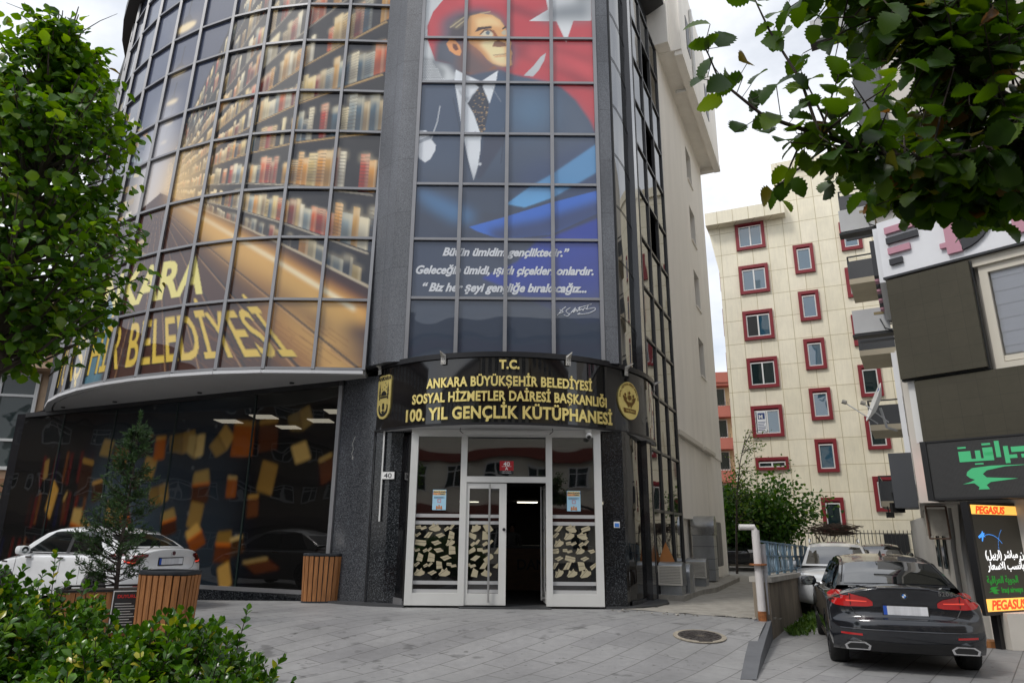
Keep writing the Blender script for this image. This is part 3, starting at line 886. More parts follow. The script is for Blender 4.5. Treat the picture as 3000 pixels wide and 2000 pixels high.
for k in range(len(LV) - 1):
    lo, hi = LV[k], LV[k + 1]
    if k == 0:
        lo = 7.15
    dk = (26, 28, 36) if k < 9 else (40, 42, 54)
    Wp.poly([ray(VS, lo), ray(VS, hi), ray(.15, hi), ray(.15, lo)], dk)
    d = VS * 1.06
    while d > .28:
        wdt = d * br.uniform(.020, .046)
        d2 = d - wdt
        if br.random() < .94 - (.25 if k > 6 else 0):
            f = br.uniform(.50, .80)
            c = br.choice(BOOK)
            if k > 5: c = tuple(int(q * .85 + 16) for q in c)
            if d < 2.4 and k < 7: c = tuple(int(q * .45 + w_ * .55) for q, w_ in zip(c, (250, 204, 126)))
            a0, a1 = ray(d, lo), ray(d2, lo)
            b0, b1 = ray(d, lo + (hi - lo) * f), ray(d2, lo + (hi - lo) * f)
            g_ = d * .012
            q = [(a0[0], a0[1] + g_), (a1[0], a1[1] + g_), b1, b0]
            Wp.poly(q, c, al=.95 if k else .5)
            # spine: lit edge and darker foot, printed so in the artwork
            Wp.poly([q[0], ((q[0][0] * .7 + q[1][0] * .3), q[1][1] * .3 + q[0][1] * .7), ((q[3][0] * .7 + q[2][0] * .3), q[3][1] * .7 + q[2][1] * .3), q[3]], (250, 236, 200), .01, .3)
            Wp.poly([((q[0][0] + (q[3][0] - q[0][0]) * .78), q[0][1] + (q[3][1] - q[0][1]) * .78), ((q[1][0] + (q[2][0] - q[1][0]) * .78), q[1][1] + (q[2][1] - q[1][1]) * .78), q[2], q[3]], (255, 238, 196), d * .012, .6)
            Wp.poly([q[0], q[1], ((q[1][0] + (q[2][0] - q[1][0]) * .52), q[1][1] + (q[2][1] - q[1][1]) * .52), ((q[0][0] + (q[3][0] - q[0][0]) * .52), q[0][1] + (q[3][1] - q[0][1]) * .52)], (30, 29, 36), d * .022, .8)
            if br.random() < .3 and d > 2:
                for t in lin(.15, .9, 9):
                    Wp.line((q[0][0] + (q[3][0] - q[0][0]) * t, q[0][1] + (q[3][1] - q[0][1]) * t), (q[1][0] + (q[2][0] - q[1][0]) * t, q[1][1] + (q[2][1] - q[1][1]) * t), .03, (70, 52, 44), 0, .6)
        d = d2 - (0 if br.random() < .85 else d * .04)
    if k:
        w_ = .035
        Wp.line(ray(VS * .98, lo), ray(.2, lo), .06, (216, 176, 108) if k in (3, 4, 5) else (196, 184, 160), 0, .85, .008)
        Wp.line(ray(VS * .98, lo - .09), ray(.2, lo - .09), .12, (40, 34, 36), .02, .8, .01)
# warm light from far down the aisle
Wp.disc(VS - .35, VZ - .1, 1.3, (246, 206, 136), .6, .8, 1.2)
Wp.disc(VS + .35, VZ + .8, .65, (214, 214, 220), .4, .75, 2.2)
# shelves left of the aisle, mostly hidden by the tree
for k in range(9):
    z_ = 6.0 + k * 1.35
    for j in range(22):
        d = .5 + j * .38
        s_ = VS + .55 + d
        zz = VZ + (z_ - VZ) * (.25 + d / 8.5)
        hh = .14 + d * .09
        Wp.poly([(s_, zz), (s_ + .3, zz + (z_ - VZ) * .03), (s_ + .3, zz + hh), (s_, zz + hh)], br.choice(BOOK), .03, .7)
# skirting, glowing strip and timber floor
Wp.poly([ray(VS, 7.15), ray(.1, 7.15), ray(.1, 6.2), ray(VS, 6.2)], (66, 38, 32))
Wp.line(ray(VS, 7.2), ray(.3, 7.2), .07, (206, 190, 160), 0, .9, .01)
Wp.poly([ray(VS, 6.85), ray(.1, 6.85), ray(.1, 6.0), ray(VS, 6.0)], (120, 62, 34), .08)
fl = [ray(VS, 6.45), ray(.15, 6.45), (VS + .3, VZ - .3), (WS[-1], 7.4), (WS[-1], 5.1), (0, 5.1)]
Wp.poly(fl, (72, 44, 36))
Wp.poly([ray(VS * .7, 6.45), ray(.15, 6.45), (0, 5.1), (1.3, 5.1), (2.6, 6.4)], (172, 118, 52), .3)
Wp.poly([ray(VS * .45, 6.4), ray(.4, 6.4), (0, 5.1), (.7, 5.1), (1.6, 6.0)], (222, 176, 96), .25, .85)
Wp.poly([ray(VS, 6.62), ray(.3, 6.62), ray(.3, 6.28), ray(VS, 6.28)], (255, 190, 92), .14)
Wp.poly([ray(VS, 6.5), ray(.1, 6.5), (0, 5.6), (1.2, 5.9)], (236, 186, 100), .22, .8)
Wp.poly([ray(VS * .95, 6.53), ray(.3, 6.53), ray(.3, 6.4), ray(VS * .95, 6.4)], (255, 246, 210), .05)
for i, (s_, al_) in enumerate(((.0, .8), (1.35, .9), (2.6, .8), (3.7, .7), (4.7, .7), (5.6, .7), (6.5, .6), (7.5, .6), (8.6, .6), (10, .6))):
    Wp.line((s_, 5.15), (VS - .25 + (s_ - 5) * .02, VZ - .55), .06, (34, 30, 34), 0, al_, .01)
    Wp.line((s_ + .1, 5.15), (VS - .22 + (s_ - 5) * .02, VZ - .55), .035, (206, 160, 110), 0, al_ * .6, .006)
for i in range(60):
    s_ = br.uniform(.1, 4.2)
    z_ = br.uniform(5.25, 6.3)
    Wp.line((s_, z_), (s_ + .5, z_ + .34), .03, (134, 82, 34), .02, .35)
Wp.poly([(7.2, 5.15), (8.2, 5.15), (7.6, 7.6), (7.2, 7.6)], (96, 150, 170), .12, .7)
Wp.poly([(8.3, 5.15), (9.4, 5.15), (9.2, 7.2), (8.4, 7.2)], (16, 20, 24), .1, .9)
Wp.poly([(9.6, 5.15), (14, 5.15), (14, 7.2), (9.6, 7.2)], (18, 22, 26), .1, .9)
def print_text(pr, body, s_left, z_base, height, width, col, edge=None, bold=.03, shear_fn=None):
    """writing printed into the artwork: reads left to right, s runs right to left"""
    vs, fs = text_mesh(body, 1.0, 0, bold=bold)
    x0 = min(v[0] for v in vs); x1 = max(v[0] for v in vs)
    q = width / (x1 - x0)
    k = height / .73
    for grow, c in ((.05, edge), (0, col)):
        if c is None: continue
        m = np.zeros((pr.h, pr.w))
        for f in fs:
            pts = []
            for i in f:
                x, y = (vs[i][0] - x0) * q, vs[i][1] * k
                sh = shear_fn(x / width, y / height) if shear_fn else 0
                pts.append((s_left - x - sh + (grow if grow else 0) * .6, z_base + y - grow * .6))
            m = m + pr.mask(pts)
        pr.lay(np.clip(m, 0, 1), c)
print_text(Wp, 'ANKARA', 8.75, 7.18, 1.0, 4.65, (236, 224, 132), None)
print_text(Wp, 'BÜYÜKŞEHİR BELEDİYESİ', 11.6, 5.52, 1.18, 9.55, (222, 190, 82), (40, 34, 24), .012, lambda t, y: (.5 - y) * 1.05 * max(0, (t - .5) / .5) ** 1.3)
print_text(Wp, 'T.C.', 7.4, 8.45, .55, 1.1, (198, 176, 128), None)
Wp.a = np.clip(Wp.a * .98 - .012, .002, .95)
wingskin = Wp.sheet('curved_mural_glazing', wing, vcol_mat('printed_mural_film', .5, 1.0, spec=.3), lib)
mb = MB()
def wpt(i, z, o=0.0):
    """panel corner i at height z, pushed o outwards"""
    a = WP[max(i - 1, 0)]; b = WP[min(i + 1, len(WP) - 1)]
    d = Vector((b[0] - a[0], b[1] - a[1])).normalized()
    nrm = Vector((-d.y, d.x))
    if nrm.y > 0: nrm = -nrm
    return Vector((WP[i][0] + nrm.x * o, WP[i][1] + nrm.y * o + LEAN * (z - 5.2), z))
for i in range(len(WP)):
    mb.beam(wpt(i, 5.2, .03), wpt(i, 18.9, .03), .072, .11, upv=(0, 1, 0))
for z in WZ[:-1]:
    for i in range(len(WP) - 1):
        a, b = wpt(i, z, .022), wpt(i + 1, z, .022)
        e = (b - a).normalized() * .04
        mb.beam(a + e, b - e, .10, .06)
mb.build('mullion_grid', M_alu, wingskin, world=True)
# bottom trim and soffit
mb = MB()
for i in range(len(WP) - 1):
    a, b = wpt(i, 5.13, .05), wpt(i + 1, 5.13, .05)
    mb.beam(a, b, .16, .07)
mb.build('sill_trim', mat('trim_aluminium', (.66, .66, .67), .4, .3), wingskin, world=True)
GD = Vector((-.9063, .4226, 0)); G0 = Vector((-3.93, 15.52, 0)); GN = Vector((-.4226, -.9063, 0))
mb = MB()
sof = [(p[0] * .995, p[1] + .05) for p in WP[:-1]] + [(-14.7, 21.4), (-14.55, 20.75)] + [((G0 + GD * 5 - GN * .3).x, (G0 + GD * 5 - GN * .3).y), (-3.9, 15.9), (-3.3, 15.3)]
mb.prism(sof, 5.10, 5.2)
mb.build('soffit', M_soffit, lib, world=True)
mb = MB()
for t in (1.2, 4.2, 7.4, 9.6):
    c = G0 + GD * t + GN * .35
    mb.lathe([(.05, 0), (.06, .03)], (c.x, c.y, 5.065), n=12)
mb.build('soffit_lamp', M_black, lib, world=True)
# roof slab over the wing
mb = MB()
rf = [(wpt(i, 18.9, .4).x, wpt(i, 18.9, .4).y) for i in range(len(WP))]
mb.prism([(-3.0, 14.6), (2.3, 14.3), (3.6, 16.2), (5.0, 19.0), (-8, 34), (-17, 25)] + rf[::-1], 18.9, 19.5)
mb.build('roof_slab', mat('dark_roof_metal', (.06, .06, .06), .5), lib, world=True)

# --- granite pilasters -------------------------------------------------
mb = MB()
mb.prism([(-3.32, 15.02), (-2.76, 14.52), (-2.37, 14.45), (-2.37, 14.9), (-3.3, 15.4)], 5.32, 17.45)
mb.build('granite_pilaster', M_granite, lib, world=True)
mb = MB()
mb.prism([(2.05, 14.45), (2.34, 14.47), (2.40, 14.62), (2.3, 15.0), (2.05, 15.0)], 5.32, 17.45)
mb.build('granite_pilaster', M_granite, lib, world=True)
# --- corner glass, column and alley side glazing -----------------------
M_side = glass_mat('alley_glass', (.25, .28, .30, 1), .2, ior=4.6, wavy=.02)
cor = [(2.36, 14.6), (2.55, 14.92), (2.73, 15.28), (2.89, 15.66), (3.04, 16.05)]
mb = MB()
rows = [[(x, y, z) for x, y in cor] for z in (5.3, 17.4)]
mb.grid(rows)
cg = mb.build('corner_glazing', M_side, lib, smooth=60, world=True)
for z in [6.5 + 1.38 * k for k in range(8)]:
    mb = MB(); mb.tube([(x + .01, y - .01, z) for x, y in cor], .007, 5); mb.build('glazing_joint', M_dark, cg, world=True)
mb = MB(); mb.tube([(2.38, 14.56, 5.3), (2.38, 14.56, 17.4)], .045, 8); mb.build('corner_mullion', M_dark, cg, world=True)
mb = MB()
mb.prism([(3.02, 16.0), (3.16, 15.96), (3.30, 16.28), (3.32, 16.36), (3.2, 16.5), (3.0, 16.3)], .3, 17.4)
mb.build('corner_column', mat('black_cladding', (.014, .015, .018), .2, coat=.5), lib, world=True)
GL = 3.35
SZ = [.95, 2.28, 3.72, 5.12, 6.5, 7.88, 9.26, 10.64, 12.02, 13.4, 14.78, 16.16, 17.4]
opened = {(1, 10): 1, (1, 8): 1, (1, 6): 1}
mb = MB()
for c in range(3):
    for r in range(12):
        if (c, r) in opened: continue
        a, b = c * GL / 3, (c + 1) * GL / 3
        w = rnd.uniform(-.006, .006)
        mb.quad(side(a, .0 + w, SZ[r]), side(b, -w, SZ[r]), side(b, -w * .5, SZ[r + 1]), side(a, w * .5, SZ[r + 1]))
sg = mb.build('side_glazing', M_side, lib, world=True)
mb = MB()
for c in range(4):
    mb.obox(side(c * GL / 3 - .035, -.04, .9), U * .07, V * .09, Vector((0, 0, 16.5)))
for z in SZ:
    for c in range(3):
        mb.obox(side(c * GL / 3 + .035, -.04, z - .03), U * (GL / 3 - .07), V * .08, Vector((0, 0, .06)))
mb.build('mullion_grid', mat('bronze_aluminium', (.075, .075, .075), .4, .5), sg, world=True)
mb = MB()
mb.quad(side(0, -.5, .3), side(GL, -.5, .3), side(GL, -.5, 17.4), side(0, -.5, 17.4))
mb.obox(side(0, -.06, .3), U * GL, V * .10, Vector((0, 0, .62)))
mb.build('side_backing_wall', mat('dark_wall', (.02, .022, .025), .8), lib, world=True)

# --- cream alley wall --------------------------------------------------
mb = MB()
WL = 12.1
SL = [(8.35, 1.12, z) for z in (7.3, 9.95, 12.6, 15.2)]
cols = [GL, 8.35, 9.47, WL]
def panel(a, b, z0, z1, o=0.0, mi=0):
    mb.obox(side(a, o - .3, z0), U * (b - a), V * .3, Vector((0, 0, z1 - z0)), mi)
panel(GL + .05, 8.35, 4.55, 17.6); panel(9.47, WL, 4.55, 17.6)
zz = 4.55
for (s_, w_, z) in SL:
    panel(8.35, 9.47, zz, z); zz = z + 1.42
panel(8.35, 9.47, zz, 17.6)
panel(GL + .05, 8.6, 2.2, 4.55, -.06)
panel(GL + .05, 7.2, .3, 2.2, -.22)
panel(8.6, WL, .3, 4.55, -.05)
panel(7.2, 8.6, .3, 2.2, -.05)
mb.build('side_wall', M_plaster, lib, world=True)
mb = MB()
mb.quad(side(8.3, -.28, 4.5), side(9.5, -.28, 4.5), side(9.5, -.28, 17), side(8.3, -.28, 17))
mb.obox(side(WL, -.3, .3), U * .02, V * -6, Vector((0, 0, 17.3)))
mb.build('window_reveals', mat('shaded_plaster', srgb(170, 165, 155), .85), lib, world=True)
for (s_, w_, z) in SL:
    mb = MB()
    mb.obox(side(s_ + .06, -.24, z + .06), U * (w_ - .12), V * .03, Vector((0, 0, 1.3)))
    w = mb.build('side_window', glass_mat('dark_mirror_glass', (.2, .22, .25, 1), .15), lib, world=True)
    mb = MB()
    mb.frame(side(s_, -.25, z), U, Vector((0, 0, 1)), V, w_, 1.42, .06, .06)
    mb.build('window_frame', M_dark, w, world=True)
    mb = MB()
    mb.obox(side(s_ + .02, -.2, z - .05), U * (w_ - .04), V * .25, Vector((0, 0, .05)))
    mb.build('window_sill', M_plaster, w, world=True)
mb = MB()
mb.obox(side(3.5, -.02, 4.52), U * 3.9, V * .10, Vector((0, 0, .14)))
mb.obox(side(7.5, .0, 4.5), U * 2.2, V * .14, Vector((0, 0, .12)))
mb.build('wall_ledge', mat('ledge_plaster', srgb(214, 208, 196), .85), lib, world=True)
# overhanging top storey
mb = MB()
mb.obox(side(3.9, -.3, 17.6), U * (WL + .35 - 3.9), V * 1.1, Vector((0, 0, 4.0)))
mb.obox(side(3.4, -.3, 17.62), U * .5, V * .75, Vector((0, 0, 3.98)))
mb.build('overhanging_storey', M_plaster, lib, world=True)
mb = MB()
mb.obox(side(3.95, .55, 17.42), U * (WL + .4 - 3.95), V * .27, Vector((0, 0, .25)))
mb.obox(side(WL + .12, -.28, 17.43), U * .25, V * .82, Vector((0, 0, .2)))
mb.build('cornice', M_plaster, lib, world=True)
mb = MB()
mb.tube([side(6.2, .86, 21), side(6.2, .86, 18.0), side(6.15, .75, 17.55), side(5.9, .2, 17.4)], .06, 10)
mb.build('downpipe', mat('pipe_plastic', (.6, .6, .58), .5), lib, world=True)
mb = MB()
for s_, z in ((5.2, 18.6), (9.2, 18.4)):
    mb.obox(side(s_, .79, z), U * .7, V * .03, Vector((0, 0, 1.4)))
mb.build('storey_window', M_dark, lib, world=True)

# --- canopy ------------------------------------------------------------
CC, CR = Vector((-.15, 17.5, 0)), 3.76
def can(a, z, r=CR):            # a = angle from straight ahead, + to the right
    return Vector((CC.x + r * math.sin(a), CC.y - r * math.cos(a), z))
A0, A1 = -1.60, 1.52
CZ0, CZ1 = 3.86, 5.30
mb = MB()
n = 64
rows = [[can(a, z) for a in lin(A0, A1, n)] for z in (CZ0, CZ1)]
mb.grid(rows)
me = mb.mesh('canopy', M_stone_black, 50)
# unroll the uv so that the slabs follow the curve
uvd = me.uv_layers[0].data
for p in me.polygons:
    for li in p.loop_indices:
        c = me.vertices[me.loops[li].vertex_index].co
        uvd[li].uv = (math.atan2(c.x - CC.x, CC.y - c.y) * CR, c.z)
canopy = link('canopy', me, lib, True)
mb = MB()
top = [can(a, 0) for a in lin(A0, A1, 48)]
mb.prism([(p.x, p.y) for p in top] + [(2.4, 17.5), (2.2, 15.0), (-2.6, 15.0), (-3.6, 16.2)], CZ0 - .015, CZ0 + .02)
mb.build('canopy_soffit', mat('white_soffit_paint', srgb(186, 186, 186), .6, var=(.8, .04)), canopy, world=True)
mb = MB()
rows = [[can(a, z, r) for a in lin(A0, A1, n)] for z, r in ((CZ1 - .05, CR + .012), (CZ1 - .05, CR + .05), (CZ1 + .06, CR + .05), (CZ1 + .06, CR - .5), (CZ1 + .0, CR - 1.1))]
mb.grid(rows, flip=True)
rows = [[can(a, z, r) for a in lin(A0, A1, n)] for z, r in ((CZ0 - .02, CR + .004), (CZ0 - .02, CR + .02), (CZ0 + .03, CR + .02), (CZ0 + .03, CR + .004))]
mb.grid(rows, flip=True)
mb.build('canopy_cap', mat('black_cap_metal', (.018, .018, .02), .35, .4), canopy, smooth=40, world=True)
def can_text(mb, body, z, h, wid, shift=0.0, r=CR + .006, **k):
    vs, fs = text_mesh(body, h / .73, .02, align='CENTER', **k)
    x0 = min(v[0] for v in vs); x1 = max(v[0] for v in vs); q = wid / (x1 - x0); c = (x0 + x1) / 2
    mb.add([can(((v[0] - c) * q + shift) / CR, z + v[1], r + v[2]) for v in vs], fs)
mb = MB()
can_text(mb, 'T.C.', 5.005, .185, .42, .10, bold=.012, spacing=1.08)
can_text(mb, 'ANKARA BÜYÜKŞEHİR BELEDİYESİ', 4.645, .205, 3.62, .12, bold=.009, spacing=1.06)
can_text(mb, 'SOSYAL HİZMETLER DAİRESİ BAŞKANLIĞI', 4.335, .205, 4.36, .14, bold=.009, spacing=1.06)
can_text(mb, '100. YIL GENÇLİK KÜTÜPHANESİ', 3.975, .255, 4.66, .14, bold=.011, spacing=1.06)
mb.build('gold_lettering', M_gold, canopy, world=True)
def can_plate(mb, pts, z, shift, t, r, mi=0):
    k = len(pts)
    vs = [can((x + shift) / CR, z + y, r) for x, y in pts] + [can((x + shift) / CR, z + y, r + t) for x, y in pts]
    ar = sum(pts[i][0] * pts[(i + 1) % k][1] - pts[(i + 1) % k][0] * pts[i][1] for i in range(k))
    if ar < 0:
        pts = pts[::-1]; vs = vs[:k][::-1] + vs[k:][::-1]
    mb.add(vs, [tuple(range(k - 1, -1, -1)), tuple(range(k, 2 * k))] + [(i, (i + 1) % k, k + (i + 1) % k, k + i) for i in range(k)], mi)
# city crest plate
crest = [(-.24, .36), (-.22, .45), (-.15, .48), (.15, .48), (.22, .45), (.24, .36), (.24, -.25), (.21, -.38), (.12, -.47), (0, -.50), (-.12, -.47), (-.21, -.38), (-.24, -.25)]
SHC, ZC = -2.93, 4.60
mb = MB(); can_plate(mb, crest, ZC, SHC, .03, CR + .003)
cr_o = mb.build('city_crest', M_gold, canopy, world=True)
mb = MB()
rr_ = CR + .035
for sx in (-.15, .15):
    can_plate(mb, [(sx - .018, -.06), (sx + .018, -.06), (sx + .018, .2), (sx + .008, .22), (sx, .31), (sx - .008, .22), (sx - .018, .2)], ZC, SHC, .002, rr_)
    for z in (.04, .11):
        can_plate(mb, [(sx - .035, z), (sx + .035, z), (sx + .035, z + .015), (sx - .035, z + .015)], ZC, SHC, .003, rr_)
can_plate(mb, [(.10 * math.cos(t), .02 + .11 * math.sin(t)) for t in lin(0, PI, 12)], ZC, SHC, .002, rr_)
can_plate(mb, [(-.12, -.03), (.12, -.03), (.12, .005), (-.12, .005)], ZC, SHC, .002, rr_)
outer = [(.17 * math.cos(t), -.26 + .18 * math.sin(t)) for t in lin(PI * .86, PI * 2.14, 20)]
inner = [(.13 * math.cos(t), -.235 + .145 * math.sin(t)) for t in lin(PI * 2.12, PI * .88, 20)]
can_plate(mb, outer + inner, ZC, SHC, .002, rr_)
can_plate(mb, [(-.03, -.15), (.03, -.15), (.035, -.28), (-.035, -.28)], ZC, SHC, .002, rr_)
can_plate(mb, [(.07 * (1 if i % 2 == 0 else .4) * math.sin(i * PI / 5), -.35 + .07 * (1 if i % 2 == 0 else .4) * math.cos(i * PI / 5)) for i in range(10)], ZC, SHC, .002, rr_)
for x, y in ((-.06, .17), (.02, .21), (.09, .25), (.10, .16), (.05, .3)):
    can_plate(mb, [(x + .018 * (1 if i % 2 == 0 else .4) * math.sin(i * PI / 5), y + .018 * (1 if i % 2 == 0 else .4) * math.cos(i * PI / 5)) for i in range(10)], ZC, SHC, .002, rr_)
vs, fs = text_mesh('ANKARA', .115, .003, align='CENTER', bold=.004)
mb.add([can((v[0] + SHC) / CR, ZC + .37 + v[1], rr_ + v[2]) for v in vs], fs)
mb.build('crest_motif', mat('black_enamel', (.01, .01, .01), .4), cr_o, world=True)
# round department badge
SHB, ZB = 3.08, 4.58
mb = MB(); can_plate(mb, [(.40 * math.cos(t), .42 * math.sin(t)) for t in lin(0, 2 * PI * 39 / 40, 40)], ZB, SHB, .03, CR + .003)
bd = mb.build('round_badge', M_gold, canopy, world=True)
mb = MB()
for sg_ in (-1, 1):
    can_plate(mb, [(sg_ * x, y) for x, y in ((.06, -.16), (.10, -.1), (.2, -.02), (.25, .08), (.22, .1), (.14, .02), (.05, -.06), (.03, -.14))], ZB, SHB, .002, rr_)
    can_plate(mb, [(sg_ * .16 + .032 * math.cos(t), .12 + .036 * math.sin(t)) for t in lin(0, 2 * PI * .9, 10)], ZB, SHB, .002, rr_)
    can_plate(mb, [(sg_ * x, y) for x, y in ((.10, .04), (.17, .09), (.21, .05), (.13, -.02))], ZB, SHB, .002, rr_)
can_plate(mb, [(.035 * math.cos(t), .17 + .04 * math.sin(t)) for t in lin(0, 2 * PI * .9, 10)], ZB, SHB, .002, rr_)
can_plate(mb, [(-.07, .05), (-.05, .12), (.05, .12), (.07, .05), (0, .0)], ZB, SHB, .002, rr_)
can_plate(mb, [(0, -.13), (.07, -.06), (.05, -.02), (0, -.04), (-.05, -.02), (-.07, -.06)], ZB, SHB, .003, rr_)
can_plate(mb, [(-.22, -.28), (.22, -.28), (.24, -.18), (-.24, -.18)], ZB, SHB, .002, rr_)
ring = 'SOSYAL HİZMETLER DAİRESİ BAŞKANLIĞI'
for i, ch in enumerate(ring):
    if ch == ' ': continue
    t = R(172 - i * 164 / (len(ring) - 1))
    vs, fs = text_mesh(ch, .075, .002, align='CENTER')
    ca, sa = math.cos(t - PI / 2), math.sin(t - PI / 2)
    mb.add([can((SHB + .335 * math.cos(t) + v[0] * ca - v[1] * sa) / CR, ZB + .345 * math.sin(t) + v[0] * sa + v[1] * ca, rr_ + v[2]) for v in vs], fs)
mb.build('badge_motif', M_gold_dark, bd, world=True)
mb = MB()
vs, fs = text_mesh('İyiliğin Başkenti', .062, .003, align='CENTER')
mb.add([can((v[0] * .8 + SHB) / CR, ZB - .25 + v[1], rr_ + .003 + v[2]) for v in vs], fs)
mb.build('badge_banner_text', M_gold, bd, world=True)

# --- ground floor glazing with floating books ---------------------------
GLEN = 11.9
Gp = Print(0, .5, GLEN, 5.1, .028, (17, 16, 18))
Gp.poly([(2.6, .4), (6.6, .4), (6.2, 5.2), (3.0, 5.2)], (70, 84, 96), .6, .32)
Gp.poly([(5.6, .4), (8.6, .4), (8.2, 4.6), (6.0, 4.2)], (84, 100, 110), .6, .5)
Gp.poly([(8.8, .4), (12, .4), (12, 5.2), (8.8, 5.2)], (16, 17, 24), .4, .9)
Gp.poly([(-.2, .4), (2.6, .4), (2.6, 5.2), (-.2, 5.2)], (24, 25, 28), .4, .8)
gr = random.Random(11)
for i in range(26):          # dim shelves on the far left of the print
    s_ = gr.uniform(8.4, 11.8); z_ = gr.choice((.6, 1.75, 2.9)) + gr.uniform(0, .1)
    Gp.poly([(s_, z_), (s_ + .1, z_ + .02), (s_ + .07, z_ + .9), (s_ - .03, z_ + .88)], gr.choice(((96, 34, 26), (110, 64, 26), (60, 34, 30), (30, 36, 60))), .02, .8)
def flying(pr, s, z, w, h, rot, page, cover, kind, r):
    c_, s_ = math.cos(rot), math.sin(rot)
    def T_(x, y): return (s - (x * c_ - y * s_) * w, z + (x * s_ + y * c_) * h)
    if kind == 0:            # closed block, page edge up
        pr.poly([T_(-.5, -.5), T_(.45, -.55), T_(.5, .1), T_(-.45, .15)], cover, .012)
        pr.poly([T_(-.45, .15), T_(.5, .1), T_(.42, .62), T_(-.38, .6)], page, .012)
        pr.line(T_(-.45, .15), T_(.5, .1), .05, (206, 104, 34), .012)
    elif kind == 1:          # open spread
        pr.poly([T_(0, -.45), T_(.6, -.3), T_(.55, .45), T_(0, .4)], page, .012)
        pr.poly([T_(0, -.45), T_(-.55, -.25), T_(-.6, .4), T_(0, .4)], tuple(int(q * .82) for q in page), .012)
        pr.line(T_(0, -.45), T_(0, .4), .035, (88, 58, 30), .015)
        for t in lin(-.25, .3, 7):
            pr.line(T_(.08, t), T_(.48, t + .04), .016, (120, 94, 58), .006, .6)
    elif kind == 2:          # page seen flat
        pr.poly([T_(-.5, -.5), T_(.4, -.6), T_(.5, .5), T_(-.4, .6)], page, .012)
        for t in lin(-.4, .4, 9):
            pr.line(T_(-.36, t), T_(.36, t), .014, (120, 92, 54), .006, .6)
    else:                    # cover turned to us
        pr.poly([T_(-.5, -.5), T_(.5, -.5), T_(.45, .5), T_(-.5, .55)], cover, .015)
        pr.poly([T_(-.5, .4), T_(.45, .36), T_(.45, .5), T_(-.5, .55)], page, .012)
PG = [(214, 176, 100), (204, 160, 82), (226, 192, 120), (190, 144, 66)]
CV = [(96, 54, 20), (136, 70, 20), (66, 44, 28), (176, 92, 26)]
# (distance along, height, width, height, turn, kind)
for s_, z_, w_, h_, t_, k_ in ((4.15, 2.75, .62, .7, .12, 0), (4.2, 2.1, .5, .55, -.05, 2), (3.1, 2.75, .33, .5, 0, 3), (3.15, 1.35, .55, .62, .05, 0), (4.1, 1.55, .55, .5, .6, 0),
        (5.0, 3.9, .8, .65, .1, 1), (3.6, 3.85, .6, .65, .75, 1), (2.9, 3.9, .7, .85, -.03, 3), (2.1, 3.95, .6, .75, .08, 3), (1.15, 4.25, .6, .6, .3, 1), (7.3, 3.6, .5, .7, -.15, 1), (8.6, 3.1, .5, 1.0, -.06, 3),
        (8.7, 1.75, .45, .9, -.05, 0), (8.3, 1.6, .4, .7, -.25, 2), (7.3, 2.15, .5, .6, .05, 2), (6.9, 1.9, .8, .7, .5, 0), (6.9, 1.25, .7, .6, .4, 0), (5.6, 2.6, .6, .6, .2, 1), (6.5, 2.9, .3, .35, 0, 3),
        (6.1, 3.3, .5, .5, -.1, 2), (9.9, 2.55, .35, .8, -.3, 2), (9.3, 2.3, .12, .8, .35, 3), (9.2, .95, .6, .9, -.2, 2), (5.4, 1.25, .6, .55, -.4, 0), (5.1, 1.9, .55, .55, .3, 0), (1.9, .98, .85, .28, .5, 3),
        (3.0, .72, .4, .5, .5, 2), (2.0, 2.95, .55, .65, -.1, 2), (2.35, 2.3, .35, .5, .1, 3), (1.05, 3.5, .5, .4, .45, 2), (.25, 3.1, .4, .6, .3, 3), (6.3, 3.9, .45, .55, .1, 3), (4.5, 3.8, .5, .7, -.05, 1), (5.8, 3.8, .4, .6, .05, 3), (7.9, 3.9, .5, .4, -.1, 2), (5.7, .95, .7, .55, .2, 1), (5.0, .95, .6, .5, -.3, 0), (8.0, 2.75, .45, .55, .2, 3), (2.7, 1.4, .4, .4, .3, 3), (10.4, 3.4, .2, .5, .3, 2)):
    dim = gr.uniform(.62, 1.0)
    flying(Gp, s_, z_, w_, h_, t_, tuple(int(q * dim) for q in gr.choice(PG)), tuple(int(q * dim) for q in gr.choice(CV)), k_, gr)
for i in range(60):
    Gp.disc(gr.uniform(2, 11), gr.uniform(.7, 4.9), gr.choice((.008, .012, .02)), (214, 214, 206), .008, .8)
Gp.a = np.clip(np.stack([Gp.blur(Gp.a[..., q], .045) for q in range(3)], -1) * .74 - .005, .003, .9)
def gwall(s, z): return G0.x + GD.x * s, G0.y + GD.y * s, z
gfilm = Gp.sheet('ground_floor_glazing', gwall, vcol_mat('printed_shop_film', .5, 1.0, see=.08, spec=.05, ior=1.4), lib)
mb = MB()
def gp(s, o, z): return G0 + GD * s + GN * o + Vector((0, 0, z))
for s_ in (2.62, 5.35, 7.75, 10.0):
    mb = MB(); mb.obox(gp(s_ - .025, -.02, .5), GD * .05, GN * .035, Vector((0, 0, 4.6)))
    mb.build('glazing_joint', mat('dark_green_glass_edge', (.012, .022, .020), .25), gfilm, world=True)
mb = MB()
mb.obox(gp(-.06, -.04, .42), GD * .1, GN * .10, Vector((0, 0, 4.7)))
mb.obox(gp(.04, -.04, .42), GD * (GLEN - .1), GN * .10, Vector((0, 0, .085)))
mb.build('glazing_frame', M_alu, gfilm, world=True)
mb = MB()
mb.obox(gp(-.1, -.04, 4.98), GD * GLEN, GN * .10, Vector((0, 0, .13)))
mb.build('glazing_head', M_black, gfilm, world=True)
mb = MB()
mb.obox(gp(-.1, -.2, .1), GD * (GLEN + .1), GN * .26, Vector((0, 0, .32)))
mb.build('plinth', M_granite_dark, lib, world=True)
mb = MB()
